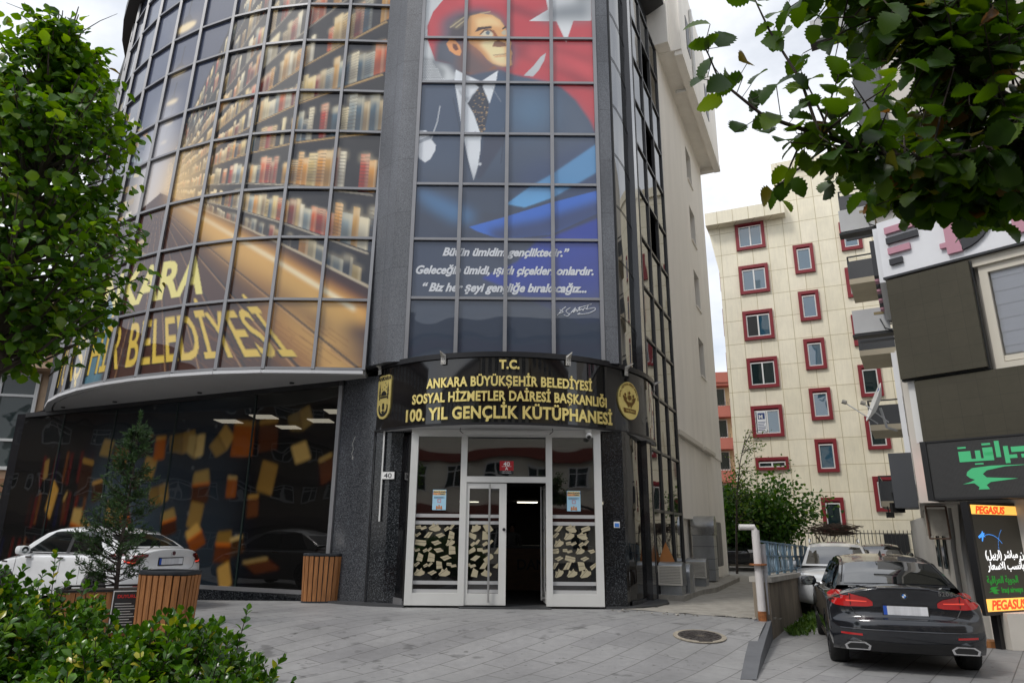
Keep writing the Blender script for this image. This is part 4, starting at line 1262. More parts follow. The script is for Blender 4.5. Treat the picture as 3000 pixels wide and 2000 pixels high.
mb.prism([(gp(GLEN, 0, 0).x, gp(GLEN, 0, 0).y), (gp(GLEN + .3, .06, 0).x, gp(GLEN + .3, .06, 0).y), (-16, 24), (-14, 24)], .2, 5.1)
mb.build('end_wall', mat('black_cladding', (.014, .015, .018), .2, coat=.5), lib, world=True)
# lit ceiling panels inside
M_lamp = mat('ceiling_lamp', (1.0, .92, .74), .5, emit=2.4)
for i, (s_, o_) in enumerate(((1.2, -1.4), (2.6, -2.4), (3.6, -1.3), (5.1, -1.5), (1.7, -3.2), (4.3, -3.0))):
    mb = MB(); c = gp(s_, o_, 4.7)
    mb.box((c.x - .3, c.y - .3, 4.68), (c.x + .3, c.y + .3, 4.7))
    mb.build('ceiling_lamp', M_lamp, lib, world=True)
mb = MB(); mb.box((.25, 26.0, 2.86), (1.0, 26.4, 2.88)); mb.build('ceiling_lamp', M_lamp, lib, world=True)
mb = MB(); mb.box((-1.9, 26.0, 2.86), (-1.2, 26.4, 2.88)); mb.build('ceiling_lamp', M_lamp, lib, world=True)

# --- ground floor stone -------------------------------------------------
mb = MB()
lw = [(-3.95, 15.53), (-3.75, 15.40), (-3.5, 15.26), (-3.2, 15.12), (-2.95, 15.02)]
mb.prism(lw + [(-2.95, 15.6), (-3.9, 16.1)], .12, 5.12)
mb.build('stone_wall', speckle_mat('charcoal_granite', (.018, .020, .024, 1), (.14, .148, .165, 1), 85, .2, (.40, .86), .35), lib, smooth=30, world=True)
mb = MB()
mb.prism([(-2.95, 15.0), (-2.6, 14.86), (-2.32, 14.78), (-2.32, 15.4), (-2.95, 15.6)], .12, 3.86)
mb.build('dark_stone_wall', M_granite_dark, lib, world=True)
mb = MB()
mb.prism([(1.93, 14.56), (2.36, 14.56), (2.44, 14.68), (2.44, 15.2), (1.93, 15.2)], .12, 3.86)
mb.build('dark_stone_wall', M_granite_dark, lib, world=True)
mb = MB()
lowc = [(2.45, 14.72), (2.62, 15.0), (2.78, 15.32), (2.92, 15.68), (3.05, 16.02)]
mb.grid([[(x, y, z) for x, y in lowc] for z in (.3, 3.86)])
mb.build('curved_dark_glazing', glass_mat('black_glass', (.1, .1, .1, 1), .05, ior=1.7, wavy=.12, base=(.006, .006, .007)), lib, smooth=60, world=True)
mb = MB()
mb.prism([(x + .03, y - .03) for x, y in lowc] + [(3.0, 16.3), (2.4, 15.0)], .12, .42)
mb.tube([(-2.99, 15.0, .3), (-2.99, 15.0, 3.86)], .018, 6)
mb.build('stone_skirting', mat('black_cladding', (.014, .015, .018), .2, coat=.5), lib, world=True)
mb = MB(); mb.box((-2.78, 14.86, 1.95), (-2.75, 14.92, 3.86))
mb.build('cable_duct', M_pvc, lib, world=True)
mb = MB()
for pts in ([(-3.95, 15.30), (-3.4, 14.9), (-2.8, 14.62), (-2.1, 14.42), (-2.1, 14.9), (-3.9, 15.6)], [(1.9, 14.44), (2.5, 14.5), (3.0, 14.85), (3.4, 15.5), (3.5, 16.2), (3.2, 16.4), (1.9, 15.0)]):
    mb.prism(pts, .2, .345); mb.build('entrance_step', mat('dark_slate', (.05, .052, .055), .45, var=(3, .2)), lib, world=True); mb = MB()
mb.prism([(-1.0, 14.30), (.82, 14.30), (.82, 15.0), (-1.0, 15.0)], .2, .325)
mb.build('entrance_step', mat('dark_slate', (.05, .052, .055), .45, var=(3, .2)), lib, world=True)

# --- entrance frame, sidelights, doors ---------------------------------
DY = 14.42
M_door = mat('white_door_aluminium', srgb(214, 214, 211), .42, 0.1, var=(2, .04))
M_dglass = glass_mat('door_glass', (.5, .53, .53, 1), .8, ior=2.3, wavy=.05)
mb = MB()
Z0, Z1 = .345, 3.84
XF = [-2.10, -.985, .80, 1.885]
mb.box((XF[0], DY, Z0), (XF[0] + .15, DY + .14, Z1)); mb.box((XF[3] - .15, DY, Z0), (XF[3], DY + .14, Z1))
mb.box((XF[1] - .06, DY, Z0), (XF[1] + .07, DY + .14, Z1)); mb.box((XF[2] - .07, DY, Z0), (XF[2] + .06, DY + .14, Z1))
for a, b in ((XF[0] + .15, XF[1] - .06), (XF[1] + .07, XF[2] - .07), (XF[2] + .06, XF[3] - .15)):
    mb.box((a, DY + .002, Z1 - .15), (b, DY + .138, Z1))
for a, b in ((XF[0] + .15, XF[1] - .06), (XF[2] + .06, XF[3] - .15)):
    mb.box((a, DY + .002, Z0), (b, DY + .138, Z0 + .23))
mb.box((XF[1] + .07, DY + .002, 2.745), (XF[2] - .07, DY + .138, 2.865))
entr = mb.build('entrance_frame', M_door, lib, world=True)
mb = MB()   # glazed return on the left
mb.obox((-2.14, 14.46, .42), (-.22, .36, 0), (.02, .012, 0), (0, 0, 3.3))
mb.build('return_glazing', glass_mat('black_glass', (.1, .1, .1, 1), .05), entr, world=True)
mb = MB()
mb.obox((-2.37, 14.80, .42), (.05, 0, 0), (0, .05, 0), (0, 0, 2.2)); mb.obox((-2.16, 14.45, .3), (-.24, .38, 0), (.03, .02, 0), (0, 0, .16))
mb.build('return_frame', M_alu, entr, world=True)

BOOKS = ([(-.5, 0), (-.1, .18), (.0, .05), (.35, .25), (.5, .1), (.1, -.2), (.0, -.1), (-.4, -.22)], [(-.45, -.1), (.1, .25), (.5, .12), (.0, -.28)], [(-.3, .4), (.25, .3), (.35, -.3), (-.25, -.4)],
         [(-.5, -.1), (-.3, .1), (-.2, .35), (.0, .2), (.2, .4), (.3, .15), (.5, .05), (.45, -.15), (.1, -.3), (-.4, -.25)], [(-.45, .12), (.4, .25), (.5, -.02), (.42, -.2), (-.4, -.28)])
def book_band(x0, x1, y, seed, parent):
    r = random.Random(seed)
    mb = MB()
    for zz in (2.07, 1.93, .77, .61):
        mb = MB(); mb.box((x0, y - .004, zz - .035), (x1, y - .001, zz + .035))
        mb.build('frosted_band', mat('frosted_vinyl', srgb(176, 176, 176), .6), parent, world=True)
    mb = MB(); ml = MB()
    z = .96
    row = 0
    while z < 1.86:
        x = x0 + (.02 if row % 2 else .12)
        while x < x1:
            pts = r.choice(BOOKS); s = r.uniform(.19, .25); t = r.uniform(-.5, .5)
            q = [(x + (a * math.cos(t) - b * math.sin(t)) * s, z + (a * math.sin(t) + b * math.cos(t)) * s) for a, b in pts]
            q = [(min(max(a, x0), x1), b) for a, b in q]
            if max(a for a, b in q) - min(a for a, b in q) > .05:
                mb.plate(q, (0, y - .001, 0), (1, 0, 0), (0, 0, 1), (0, -1, 0), .003)
                m_ = [((q[0][0] + q[-1][0]) / 2, (q[0][1] + q[-1][1]) / 2), ((q[len(q) // 2][0] + q[len(q) // 2 - 1][0]) / 2, (q[len(q) // 2][1] + q[len(q) // 2 - 1][1]) / 2)]
                ml.beam((m_[0][0], y - .0045, m_[0][1]), (m_[1][0], y - .0045, m_[1][1]), .0015, .006, upv=(0, 0, 1))
            x += s * r.uniform(1.1, 1.28)
        z += .145; row += 1
    mb.build('book_stickers', mat('beige_vinyl', srgb(176, 166, 138), .6), parent, world=True)
    ml.build('sticker_outlines', M_dark, parent, world=True)

for k, (a, b) in enumerate(((XF[0] + .15, XF[1] - .06), (XF[2] + .06, XF[3] - .15))):
    mb = MB(); mb.quad((a, DY + .07, Z0 + .23), (b, DY + .07, Z0 + .23), (b, DY + .07, Z1 - .15), (a, DY + .07, Z1 - .15))
    s_ = mb.build('sidelight', M_dglass, lib, world=True)
    book_band(a + .003, b - .003, DY + .066, 40 + k, s_)
mb = MB(); mb.quad((XF[1] + .07, DY + .07, 2.865), (XF[2] - .07, DY + .07, 2.865), (XF[2] - .07, DY + .07, Z1 - .15), (XF[1] + .07, DY + .07, Z1 - .15))
mb.build('transom_window', M_dglass, lib, world=True)

def door_leaf(hinge, ang, flip, seed, name='door'):
    """leaf .87 wide swung about its hinge; built flat, then turned"""
    w, h = .865, 2.375
    root = bpy.data.objects.new(name, None); COL.objects.link(root); root.parent = lib
    root.location = Vector((hinge, DY + .03, .355)) - absloc(lib)
    root.rotation_euler = (0, 0, ang)
    sx = -1 if flip else 1
    def B(a, b):
        x0, x1 = sorted((a[0] * sx, b[0] * sx)); return (x0, a[1], a[2]), (x1, b[1], b[2])
    mb = MB()
    mb.box(*B((0, 0, 0), (.10, .06, h))); mb.box(*B((w - .15, 0, 0), (w, .06, h)))
    mb.box(*B((.10, .001, 0), (w - .15, .059, .22))); mb.box(*B((.10, .001, h - .11), (w - .15, .059, h)))
    mb.build('door_frame', M_door, root)
    mb = MB(); x0, x1 = sorted((.10 * sx, (w - .15) * sx))
    mb.quad((x0, .03, .22), (x1, .03, .22), (x1, .03, h - .11), (x0, .03, h - .11))
    p = mb.build('door_glass', M_dglass, root)
    mb = MB()
    hx = (w - .36) * sx if not flip else (w - .05) * sx
    hx = .52 * sx
    mb.tube([(hx, -.075, .06), (hx, -.075, h - .03)], .022, 10)
    for z in (.1, h - .08):
        mb.tube([(hx, -.075, z), (hx, .03, z)], .012, 8)
    mb.build('pull_handle', mat('steel', (.5, .5, .5), .3, .8), root)
    mb = MB(); mb.lathe([(.032, 0), (.032, .014), (.016, .016), (.016, .03)], ((w - .045) * sx, 0, 1.45), (0, -1, 0), 16)
    mb.build('door_lock', M_dark, root)
    return root, p, x0, x1
d1, p1, x0, x1 = door_leaf(-.95, 0, False, 3)
def book_local(x0, x1, seed, parent):
    r = random.Random(seed); mb = MB()
    for zz in (1.71, 1.58, .42, .26):
        mb = MB(); mb.box((x0 + .003, .026, zz - .032), (x1 - .003, .029, zz + .032))
        mb.build('frosted_band', mat('frosted_vinyl', srgb(176, 176, 176), .6), parent)
    mb = MB(); z = .60; row = 0
    while z < 1.5:
        x = x0 + (.05 if row % 2 else .14)
        while x < x1:
            pts = r.choice(BOOKS); s = r.uniform(.19, .25); t = r.uniform(-.5, .5)
            q = [(min(max(x + (a * math.cos(t) - b * math.sin(t)) * s, x0 + .004), x1 - .004), z + (a * math.sin(t) + b * math.cos(t)) * s) for a, b in pts]
            if max(a for a, b in q) - min(a for a, b in q) > .05:
                mb.plate(q, (0, .029, 0), (1, 0, 0), (0, 0, 1), (0, -1, 0), .003)
            x += s * r.uniform(1.1, 1.28)
        z += .145; row += 1
    mb.build('book_stickers', mat('beige_vinyl', srgb(176, 166, 138), .6), parent)
book_local(x0, x1, 60, p1)
d2, p2, x0, x1 = door_leaf(.765, R(-86), True, 4)
book_local(x0, x1, 61, p2)
# ------------------------------------------------------------------ cream apartment block at the end of the alley
CE = Vector((.9078, -.4195, 0)); CNv = Vector((-.4195, -.9078, 0)); CP = Vector((14.85, 39.3, 0))
def cf(s, o, z): return CP + CE * s + CNv * o + Vector((0, 0, z))
M_clad = grid_mat('cream_cladding', srgb(229, 221, 197), srgb(237, 229, 207), srgb(182, 168, 132), .94, 1.47, .017, .45, dirt=.10, loc=(.12, .32, 0), streak=True)
M_red = mat('red_window_surround', srgb(128, 30, 40), .5, var=(1.5, .08))
M_winblue = glass_mat('blue_mirror_glass', (.12, .22, .30, 1), .1, ior=2.6, wavy=.06, base=(.03, .10, .16))
M_windark = glass_mat('dark_window_glass', (.2, .25, .25, 1), .2, ior=1.6, wavy=.05, base=(.015, .03, .032))
blk = thing('apartment_block', 'tall cream tiled apartment block with red framed windows behind the alley', 'building', cf(4, 0, .3))
mb = MB()
def cbox(s0, s1, o0, o1, z0, z1): mb.obox(cf(s0, o0, z0), CE * (s1 - s0), CNv * (o1 - o0), Vector((0, 0, z1 - z0)))
cbox(-2.0, 13, -14, 0, .2, 21.0)
mb.build('wall', M_clad, blk, world=True)
mb = MB(); cbox(-2.55, 2.15, -14, .75, 20.66, 21.5)
mb.build('roof_overhang', M_clad, blk, world=True)
mb = MB(); cbox(1.78, 13, -12, -.02, 21.0, 23.75)
mb.build('stair_tower', M_clad, blk, world=True)
mb = MB(); cbox(1.62, 13.2, -12.2, .14, 23.75, 24.4)
mb.build('tower_parapet', M_clad, blk, world=True)
# bracket under the overhang at the left corner
mb = MB()
mb.add([cf(-2.5, .0, 20.66), cf(-2.0, .0, 20.66), cf(-2.0, .0, 17.6), cf(-2.5, -8, 20.66), cf(-2.0, -8, 20.66), cf(-2.0, -8, 17.6)], [(0, 1, 2), (5, 4, 3), (0, 3, 4, 1), (1, 4, 5, 2), (2, 5, 3, 0)])
mb.build('corner_bracket', M_clad, blk, world=True)
def cwin(s0, s1, z0, z1, panes, glassm, open_=False, bar=.19):
    m = MB(); m.frame(cf(s0, -.02, z0), CE, Vector((0, 0, 1)), CNv, s1 - s0, z1 - z0, bar, .16)
    m.quad(cf(s0 + bar, .02, z0 + bar), cf(s1 - bar, .02, z0 + bar), cf(s1 - bar, .02, z1 - bar), cf(s0 + bar, .02, z1 - bar))
    w = m.build('window', [M_red], blk, world=True)
    a, b, c, d = s0 + bar, s1 - bar, z0 + bar, z1 - bar
    f = MB(); f.frame(cf(a, .03, c), CE, Vector((0, 0, 1)), CNv, b - a, d - c - .10, .06, .06)
    if panes == 2: f.obox(cf((a + b) / 2 - .04, .03, c + .06), CE * .08, CNv * .06, Vector((0, 0, d - c - .22)))
    f.build('window_frame', M_pvc, w, world=True)
    q = MB()
    xs = [(a + .06, (a + b) / 2 - .04), ((a + b) / 2 + .04, b - .06)] if panes == 2 else [(a + .06, b - .06)]
    ms = [M_black, glassm]
    for i, (x0, x1) in enumerate(xs):
        k = 0 if (open_ and i == (0 if z1 - z0 > 1 else 1)) else 1
        tl = rnd.uniform(-.012, .012)
        q.quad(cf(x0, .045 + tl, c + .06), cf(x1, .045 - tl, c + .06), cf(x1, .045 - tl, d - .16), cf(x0, .045 + tl, d - .16), k)
    q.build('pane', ms, w, world=True)
    return w
for i, z in enumerate((18.9, 16.01, 13.07, 10.12, 7.24)):
    cwin(-.86, .86, z, z + 1.83, 2, M_windark if i == 3 else M_winblue, i == 2)
cwin(-.84, .92, 5.36, 6.08, 2, M_windark, True, .16)
for i, z in enumerate((16.87, 13.9, 10.97, 8.05, 5.16, 1.98)):
    cwin(2.36, 3.48, z, z + 1.82, 1, M_windark if i == 5 else M_winblue)
for i, z in enumerate((17.9, 15.0, 12.12, 9.18, 6.3, 3.05)):
    cwin(5.0, 6.12, z, z + 1.82, 1, M_windark if i > 2 else M_winblue)
for z in (16.9, 13.9, 11, 8.1, 5.2):   # surrounds seen edge-on on the left return
    m = MB(); m.obox(cf(-2.02, -2.6, z), CE * -.16, CNv * 1.3, Vector((0, 0, 1.8)))
    m.build('window', M_red, blk, world=True)
m = MB()   # for-sale bill in one window
m.obox(cf(-.56, .10, 7.52), CE * .5, CNv * .006, Vector((0, 0, 1.2)))
bl = m.build('window_bill', mat('paper_white', (.74, .75, .76), .7), blk, world=True)
m = MB(); m.obox(cf(-.50, .107, 8.28), CE * .38, CNv * .004, Vector((0, 0, .36)))
for k in range(6): m.obox(cf(-.52, .107, 8.1 - k * .09), CE * (.42 - .05 * (k % 3)), CNv * .004, Vector((0, 0, .03)))
m.build('bill_print', mat('bill_blue', srgb(40, 62, 116), .6), bl, world=True)
m = MB(); put_text(m, 'M', cf(-.46, .113, 8.33), CE, Vector((0, 0, 1)), CNv, .3, .003, bold=.01)
m.build('bill_letter', M_pvc, bl, world=True)

# salmon block glimpsed behind it on the left
M_salmon = mat('salmon_plaster', srgb(186, 112, 98), .8, var=(.8, .06))
M_butter = mat('yellow_plaster', srgb(226, 208, 168), .8, var=(.8, .06))
sal = thing('balcony_block', 'salmon and pale yellow balcony block in the gap left of the cream block', 'building', (17.5, 60, 0))
mb = MB(); mb.obox((14.2, 60, 0), (9, -2, 0), (2.5, 10, 0), (0, 0, 15.2)); mb.build('wall', M_butter, sal, world=True)
mb = MB()
for k in range(6):
    z = .6 + k * 2.75
    mb.obox((14.1, 59.0, z), (9, -2, 0), (.25, 1.0, 0), (0, 0, .95))
mb.obox((14.0, 58.9, 14.6), (9.2, -2, 0), (.4, 2, 0), (0, 0, .9))
mb.build('balcony_front', M_salmon, sal, world=True)
for k in range(5):
    z = 1.7 + k * 2.75
    for x in (.6, 2.2, 3.6):
        m = MB(); m.obox((14.2 + x, 59.97 - x * .222, z), (.9, -.2, 0), (0, -.05, 0), (0, 0, 1.5)); w = m.build('window', M_windark, sal, world=True)
        m = MB(); m.frame((14.2 + x - .05, 59.9 - x * .222, z - .05), (.976, -.217, 0), (0, 0, 1), (-.2, -.97, 0), 1.02, 1.6, .08, .05); m.build('window_frame', M_pvc, w, world=True)
    m = MB()
    for x in lin(.1, 4.5, 22): m.tube([(14.15 + x, 58.98 - x * .222, z - .16), (14.15 + x, 58.98 - x * .222, z + .2)], .02, 4)
    m.build('balcony_rail', M_dark, sal, world=True)
mb = MB()
for z in (5.5, 8.2, 11): mb.obox((16.6, 58.85, z), (.7, -.15, 0), (.2, .9, 0), (0, 0, 1.9))
mb.build('red_pier', M_red, sal, world=True)

# ------------------------------------------------------------------ building on the right
RU = Vector((7.79, 13.33, 0)); RF = Vector((.6428, -.7660, 0)); RN = Vector((-.766, -.643, 0))
SD = Vector((math.sin(R(30.2)), math.cos(R(30.2)), 0)); SN = Vector((-SD.y, SD.x, 0))
def rf_(s, o, z): return RU + RF * s + RN * o + Vector((0, 0, z))
def rs_(s, o, z): return RU + SD * s + SN * o + Vector((0, 0, z))
M_rwall = mat('offwhite_render', srgb(208, 203, 194), .85, var=(.7, .08), bmp=.05)
M_led_off = grid_mat('unlit_led_panel', (.058, .053, .036, 1), (.064, .058, .040, 1), (.046, .042, .030, 1), .32, .32, .004, .85, dirt=.10)
M_led_on = grid_mat('led_board_face', (.018, .018, .018, 1), (.022, .022, .022, 1), (.05, .05, .05, 1), .02, .02, .003, .6, dirt=.1)
M_led_green = mat('lit_green_leds', srgb(60, 156, 104), .5, emit=.40)
M_grey_clad = mat('grey_metal_cladding', (.075, .08, .09), .45, .2, var=(.8, .1))
shop = thing('corner_shop_building', 'offwhite corner building on the right hung with billboards and screens', 'building', (9.5, 13, 0))
mb = MB()
a, b = RU, RU + RF * 14
c, d = RU + RF * 14 + SD * 18, RU + SD * 18
mb.prism([(p.x, p.y) for p in (a, b, c, d)], 2.35, 20.0)
mb.build('upper_walls', M_rwall, shop, world=True)
mb = MB()
G_ = Vector((8.35, 12.72, 0)); GSD = Vector((math.sin(R(26.2)), math.cos(R(26.2)), 0))
p2 = G_ + GSD * 17
mb.prism([(G_.x, G_.y), (G_.x + 9, G_.y - 10.7), (24, 8), (p2.x + 8, p2.y), (p2.x, p2.y)], -.05, 2.36)
mb.build('ground_walls', M_rwall, shop, world=True)
mb = MB()
for t, w in ((1.2, .035), (3.0, .03)):
    q = G_ + GSD * t + Vector((-.06, .03, 0))
    mb = MB(); mb.tube([(q.x, q.y, .3), (q.x, q.y, 1.5), (q.x + .05, q.y - .05, 2.5)], w * 1.6, 10)
    mb.build('downpipe', mat('grey_pipe', (.22, .215, .21), .5), shop, world=True)
mb = MB()
for t in (5.0, 6.5): q = G_ + GSD * t; mb = MB(); mb.obox((q.x - .05, q.y, 1.0), GSD * .5, (-.03, .02, 0), (0, 0, 1.0)); mb.build('window', M_windark, shop, world=True)
mb = MB(); mb.obox(rf_(-.02, -.3, 8.35), RF * .55, RN * .45, Vector((0, 0, 11.6))); mb.build('corner_pier', M_grey_clad, shop, world=True)
# balconies down the alley side
for k, (s_, z) in enumerate(((15.0, 2.85), (14.4, 5.7), (13.8, 8.55), (13.4, 11.4), (13.2, 14.2))):
    m = MB(); m.obox(rs_(s_, -.1, z), SD * 2.6, SN * 1.35, Vector((0, 0, .22)))
    bo = m.build('balcony', mat('balcony_concrete', srgb(190, 182, 164), .85, var=(1, .08)), shop, world=True)
    m = MB(); m.obox(rs_(s_, -.1, z + .22), SD * .06, SN * 1.3, Vector((0, 0, .75))); m.obox(rs_(s_, 1.2, z + .22), SD * 2.6, SN * .05, Vector((0, 0, .75)))
    m.build('balcony_screen', M_grey_clad, bo, world=True)
    m = MB(); m.beam(rs_(s_, 1.22, z + 1.15), rs_(s_ + 2.6, 1.22, z + 1.15), .05, .05); m.beam(rs_(s_, 0, z + 1.15), rs_(s_, 1.22, z + 1.15), .05, .05)
    for t in (0, 1.3, 2.6): m.beam(rs_(s_ + t, 1.22, z + .9), rs_(s_ + t, 1.22, z + 1.15), .04, .04, upv=(0, 1, 0))
    m.build('balcony_rail', M_dark, bo, world=True)
for z in (3.3, 6.1, 9.0):
    m = MB(); m.frame(rs_(9.5, .0, z), SD, Vector((0, 0, 1)), SN, 1.4, 1.5, .1, .05); m.build('window_frame', M_pvc, shop, world=True)
# street window with a blind
m = MB(); m.frame(rf_(1.66, -.02, 4.62), RF, Vector((0, 0, 1)), RN, 3.2, 2.0, .14, .16)
m.obox(rf_(1.8, .0, 4.78), RF * 2.9, RN * .10, Vector((0, 0, .10)))
wfr = m.build('street_window', mat('cream_window_frame', srgb(206, 200, 186), .6), shop, world=True)
m = MB(); m.quad(rf_(1.8, .06, 4.76), rf_(4.72, .06, 4.76), rf_(4.72, .06, 6.48), rf_(1.8, .06, 6.48))
m.build('pane', glass_mat('clear_glass', (.96, .97, .98, 1), 1.0, ior=1.4, wavy=.05), wfr, world=True)
m = MB()
for k in range(12): m.obox(rf_(1.82, .02 + (k % 2) * .012, 4.92 + k * .13), RF * 2.9, RN * .01 + Vector((0, 0, .02)), Vector((0, 0, .125)) + RN * (.012 if k % 2 else -.004))
m.build('blind', mat('white_blind', srgb(240, 241, 245), .8), wfr, world=True)
m = MB(); m.obox(rf_(.1, 0, 6.62), RF * 9, RN * .2, Vector((0, 0, .2))); m.build('lintel_band', mat('cream_window_frame', srgb(206, 200, 186), .6), shop, world=True)

# signs fixed to it, each a thing
sgn = thing('fascia_sign', 'white fascia sign with pink and black letters above the dark billboards', 'sign', rf_(2, .3, 6.82))
m = MB(); m.obox(rf_(.06, 0, 6.83), RF * 8, RN * .26, Vector((0, 0, 1.22))); m.obox(rs_(0, 0, 6.83), SD * 3.2, SN * .12, Vector((0, 0, 1.22)))
m.build('sign_board', mat('white_sign_face', srgb(226, 228, 232), .45, var=(1.2, .04)), sgn, world=True)
m = MB(); m.obox(rf_(.05, .0, 6.79), RF * 8, RN * .29, Vector((0, 0, .045))); m.build('sign_edge', M_dark, sgn, world=True)
M_pink = mat('pink_letter', srgb(190, 138, 154), .5); M_blk = mat('charcoal_letter', (.022, .024, .03), .5)
mp_, mk_ = MB(), MB()
def bar(mm, s0, s1, z0, z1): mm.obox(rf_(s0, .26, z0), RF * (s1 - s0), RN * .07, Vector((0, 0, z1 - z0)))
bar(mp_, .215, .93, 7.73, 7.87); bar(mk_, .22, .815, 7.51, 7.64); bar(mp_, .225, .645, 7.28, 7.41); bar(mk_, .225, .47, 7.05, 7.17)
UZ = Vector((0, 0, 1))
mp_.plate([(1.27, 6.95), (1.52, 6.95), (1.52, 7.22), (1.6, 7.26), (1.68, 7.34), (1.72, 7.45), (1.72, 7.6), (1.5, 7.9), (1.27, 7.9), (1.27, 7.2), (1.16, 7.2), (1.16, 7.1), (1.27, 7.1)], rf_(0, .26, 0), RF, UZ, RN, .07)
ringo = [(1.42 + .66 * math.cos(t), 7.58 + .62 * math.sin(t)) for t in lin(R(-80), R(85), 16)]
ringi = [(1.42 + .32 * math.cos(t), 7.58 + .32 * math.sin(t)) for t in lin(R(85), R(-80), 16)]
mk_.plate(ringo + ringi, rf_(0, .26, 0), RF, UZ, RN, .07)
for k, (s0, w_) in enumerate(((2.35, .22), (2.75, .5), (3.6, .5), (4.4, .6))):
    (mp_ if k % 2 == 0 else mk_).plate([(s0, 7.0), (s0 + w_, 7.0), (s0 + w_, 7.9), (s0, 7.9)], rf_(0, .26, 0), RF, UZ, RN, .07)
for k in range(8): (mp_ if k % 2 else mk_).obox(rs_(.15 + k * .36, .12, 7.05), SD * .22, SN * .09, Vector((0, 0, .8 - .07 * (k % 3))))
mp_.build('pink_lettering', M_pink, sgn, world=True); mk_.build('black_lettering', M_blk, sgn, world=True)
def dark_board(name, label, s0, s1, z0, z1, o):
    t = thing(name, label, 'billboard', rf_(s0, o, z0))
    m = MB(); m.obox(rf_(s0, o - .10, z0), RF * (s1 - s0), RN * .10, Vector((0, 0, z1 - z0))); m.build('screen_face', M_led_off, t, world=True)
    m = MB(); m.obox(rf_(s0 - .02, o - .24, z0 - .03), RF * (s1 - s0 + .04), RN * .135, Vector((0, 0, z1 - z0 + .05))); m.build('screen_back', M_dark, t, world=True)
    return t
dark_board('blank_screen', 'large unlit brown screen directly under the white fascia sign', .12, 1.58, 4.68, 6.72, .36)
dark_board('blank_screen', 'lower unlit brown screen just above the green lit board', .33, 4.6, 3.45, 4.62, .30)
m = MB(); m.obox(rf_(.18, .0, 3.45), RF * .13, RN * .2, Vector((0, 0, 1.2))); m.build('white_pier', M_pvc, shop, world=True)
led = thing('led_board', 'black LED board with green Arabic writing and bird emblem', 'sign', rf_(.36, .45, 2.42))
m = MB(); m.obox(rf_(.43, .05, 2.41), RF * 4.5, RN * .42, Vector((0, 0, .99))); m.build('board_face', M_led_on, led, world=True)
m = MB(); m.obox(rf_(.33, .0, 2.36), RF * .10, RN * .5, Vector((0, 0, 1.07)))
m.obox(rf_(.43, .0, 2.37), RF * 4.5, RN * .485, Vector((0, 0, .04))); m.obox(rf_(.43, .0, 3.40), RF * 4.5, RN * .485, Vector((0, 0, .03)))
m.build('board_frame', M_black, led, world=True)
m = MB()
def lg(pts): m.plate(pts, rf_(0, .47, 0), RF, UZ, RN, .004)
def lr(s0, s1, z0, z1): lg([(s0, z0), (s1, z0), (s1, z1), (s0, z1)])
lr(.93, 1.46, 3.015, 3.06)
lr(.93, 1.12, 3.06, 3.20); lr(1.19, 1.27, 3.06, 3.20); lr(1.31, 1.46, 3.06, 3.24); lr(1.33, 1.46, 3.10, 3.16)
lr(.93, 1.06, 3.25, 3.28); lr(1.31, 1.44, 3.28, 3.315); lr(1.16, 1.29, 2.955, 2.98)
lr(1.50, 1.57, 3.06, 3.34); lr(1.62, 1.69, 2.95, 3.24); lr(1.69, 1.80, 3.03, 3.09); lr(1.73, 1.95, 3.13, 3.22); lr(1.86, 2.2, 3.03, 3.09); lr(2.0, 2.08, 3.09, 3.3)
lg([(.92, 2.63), (1.1, 2.64), (1.17, 2.57), (1.15, 2.53), (1.32, 2.53), (1.28, 2.6), (1.35, 2.65), (1.75, 2.69), (1.3, 2.73), (1.25, 2.79), (1.32, 2.85), (1.6, 2.90), (2.0, 2.91), (1.4, 2.925), (1.1, 2.90), (1.02, 2.84), (1.0, 2.78), (1.05, 2.73), (1.12, 2.70), (1.05, 2.665)])
m.build('lit_lettering', M_led_green, led, world=True)
m = MB()
rdp = [(.16 * math.sin(t), 2.9 + .42 * math.cos(t)) for t in lin(0, 2 * PI * 23 / 24, 24)]
m.plate(rdp, rf_(.326, .25, 0), RN, UZ, -RF, .004); m.build('red_side_logo', mat('lit_red_leds', srgb(232, 44, 40), .5, emit=.8), led, world=True)
m = MB(); m.plate([(-.02, 2.62), (.05, 2.8), (.02, 2.82), (.06, 3.1), (-.05, 3.24), (-.03, 2.98), (-.06, 2.96)], rf_(.321, .25, 0), RN, UZ, -RF, .004); m.build('logo_flash', mat('lit_white_leds', (.9, .9, .9), .5, emit=.7), led, world=True)

# advertising screen on a post
AX = Vector((math.sin(R(65)), math.cos(R(65)), 0)); AN = Vector((AX.y, -AX.x, 0))
AP = Vector((7.66, 11.68, 0))
def ad(s, o, z): return AP + AX * s + AN * o + Vector((0, 0, z))
adv = thing('advertising_screen', 'lit advertising screen on a black post with orange airline name bands', 'screen', ad(.35, 0, 0))
ZA, ZB_ = .52, 2.30
m = MB(); m.obox(ad(-.06, -.12, ZA), AX * 1.8, AN * .12, Vector((0, 0, ZB_ - ZA))); m.build('screen_case', M_black, adv, world=True)
for q_ in (.30, 1.2): m = MB(); m.obox(ad(q_, -.16, 0), AX * .12, AN * .10, Vector((0, 0, ZA + .1))); m.build('post', M_black, adv, world=True)
m = MB(); m.obox(ad(.0, 0, ZA + .05), AX * 1.7, AN * .004, Vector((0, 0, 1.62))); m.build('screen_face', mat('screen_dark', (.03, .027, .02), .5, emit=.25), adv, world=True)
for z_, h_ in ((2.10, .15), (ZA + .06, .19)): m = MB(); m.obox(ad(.0, .004, z_), AX * 1.7, AN * .003, Vector((0, 0, h_))); m.build('yellow_band', mat('lit_amber_leds', srgb(250, 186, 84), .5, emit=.85), adv, world=True)
m = MB()
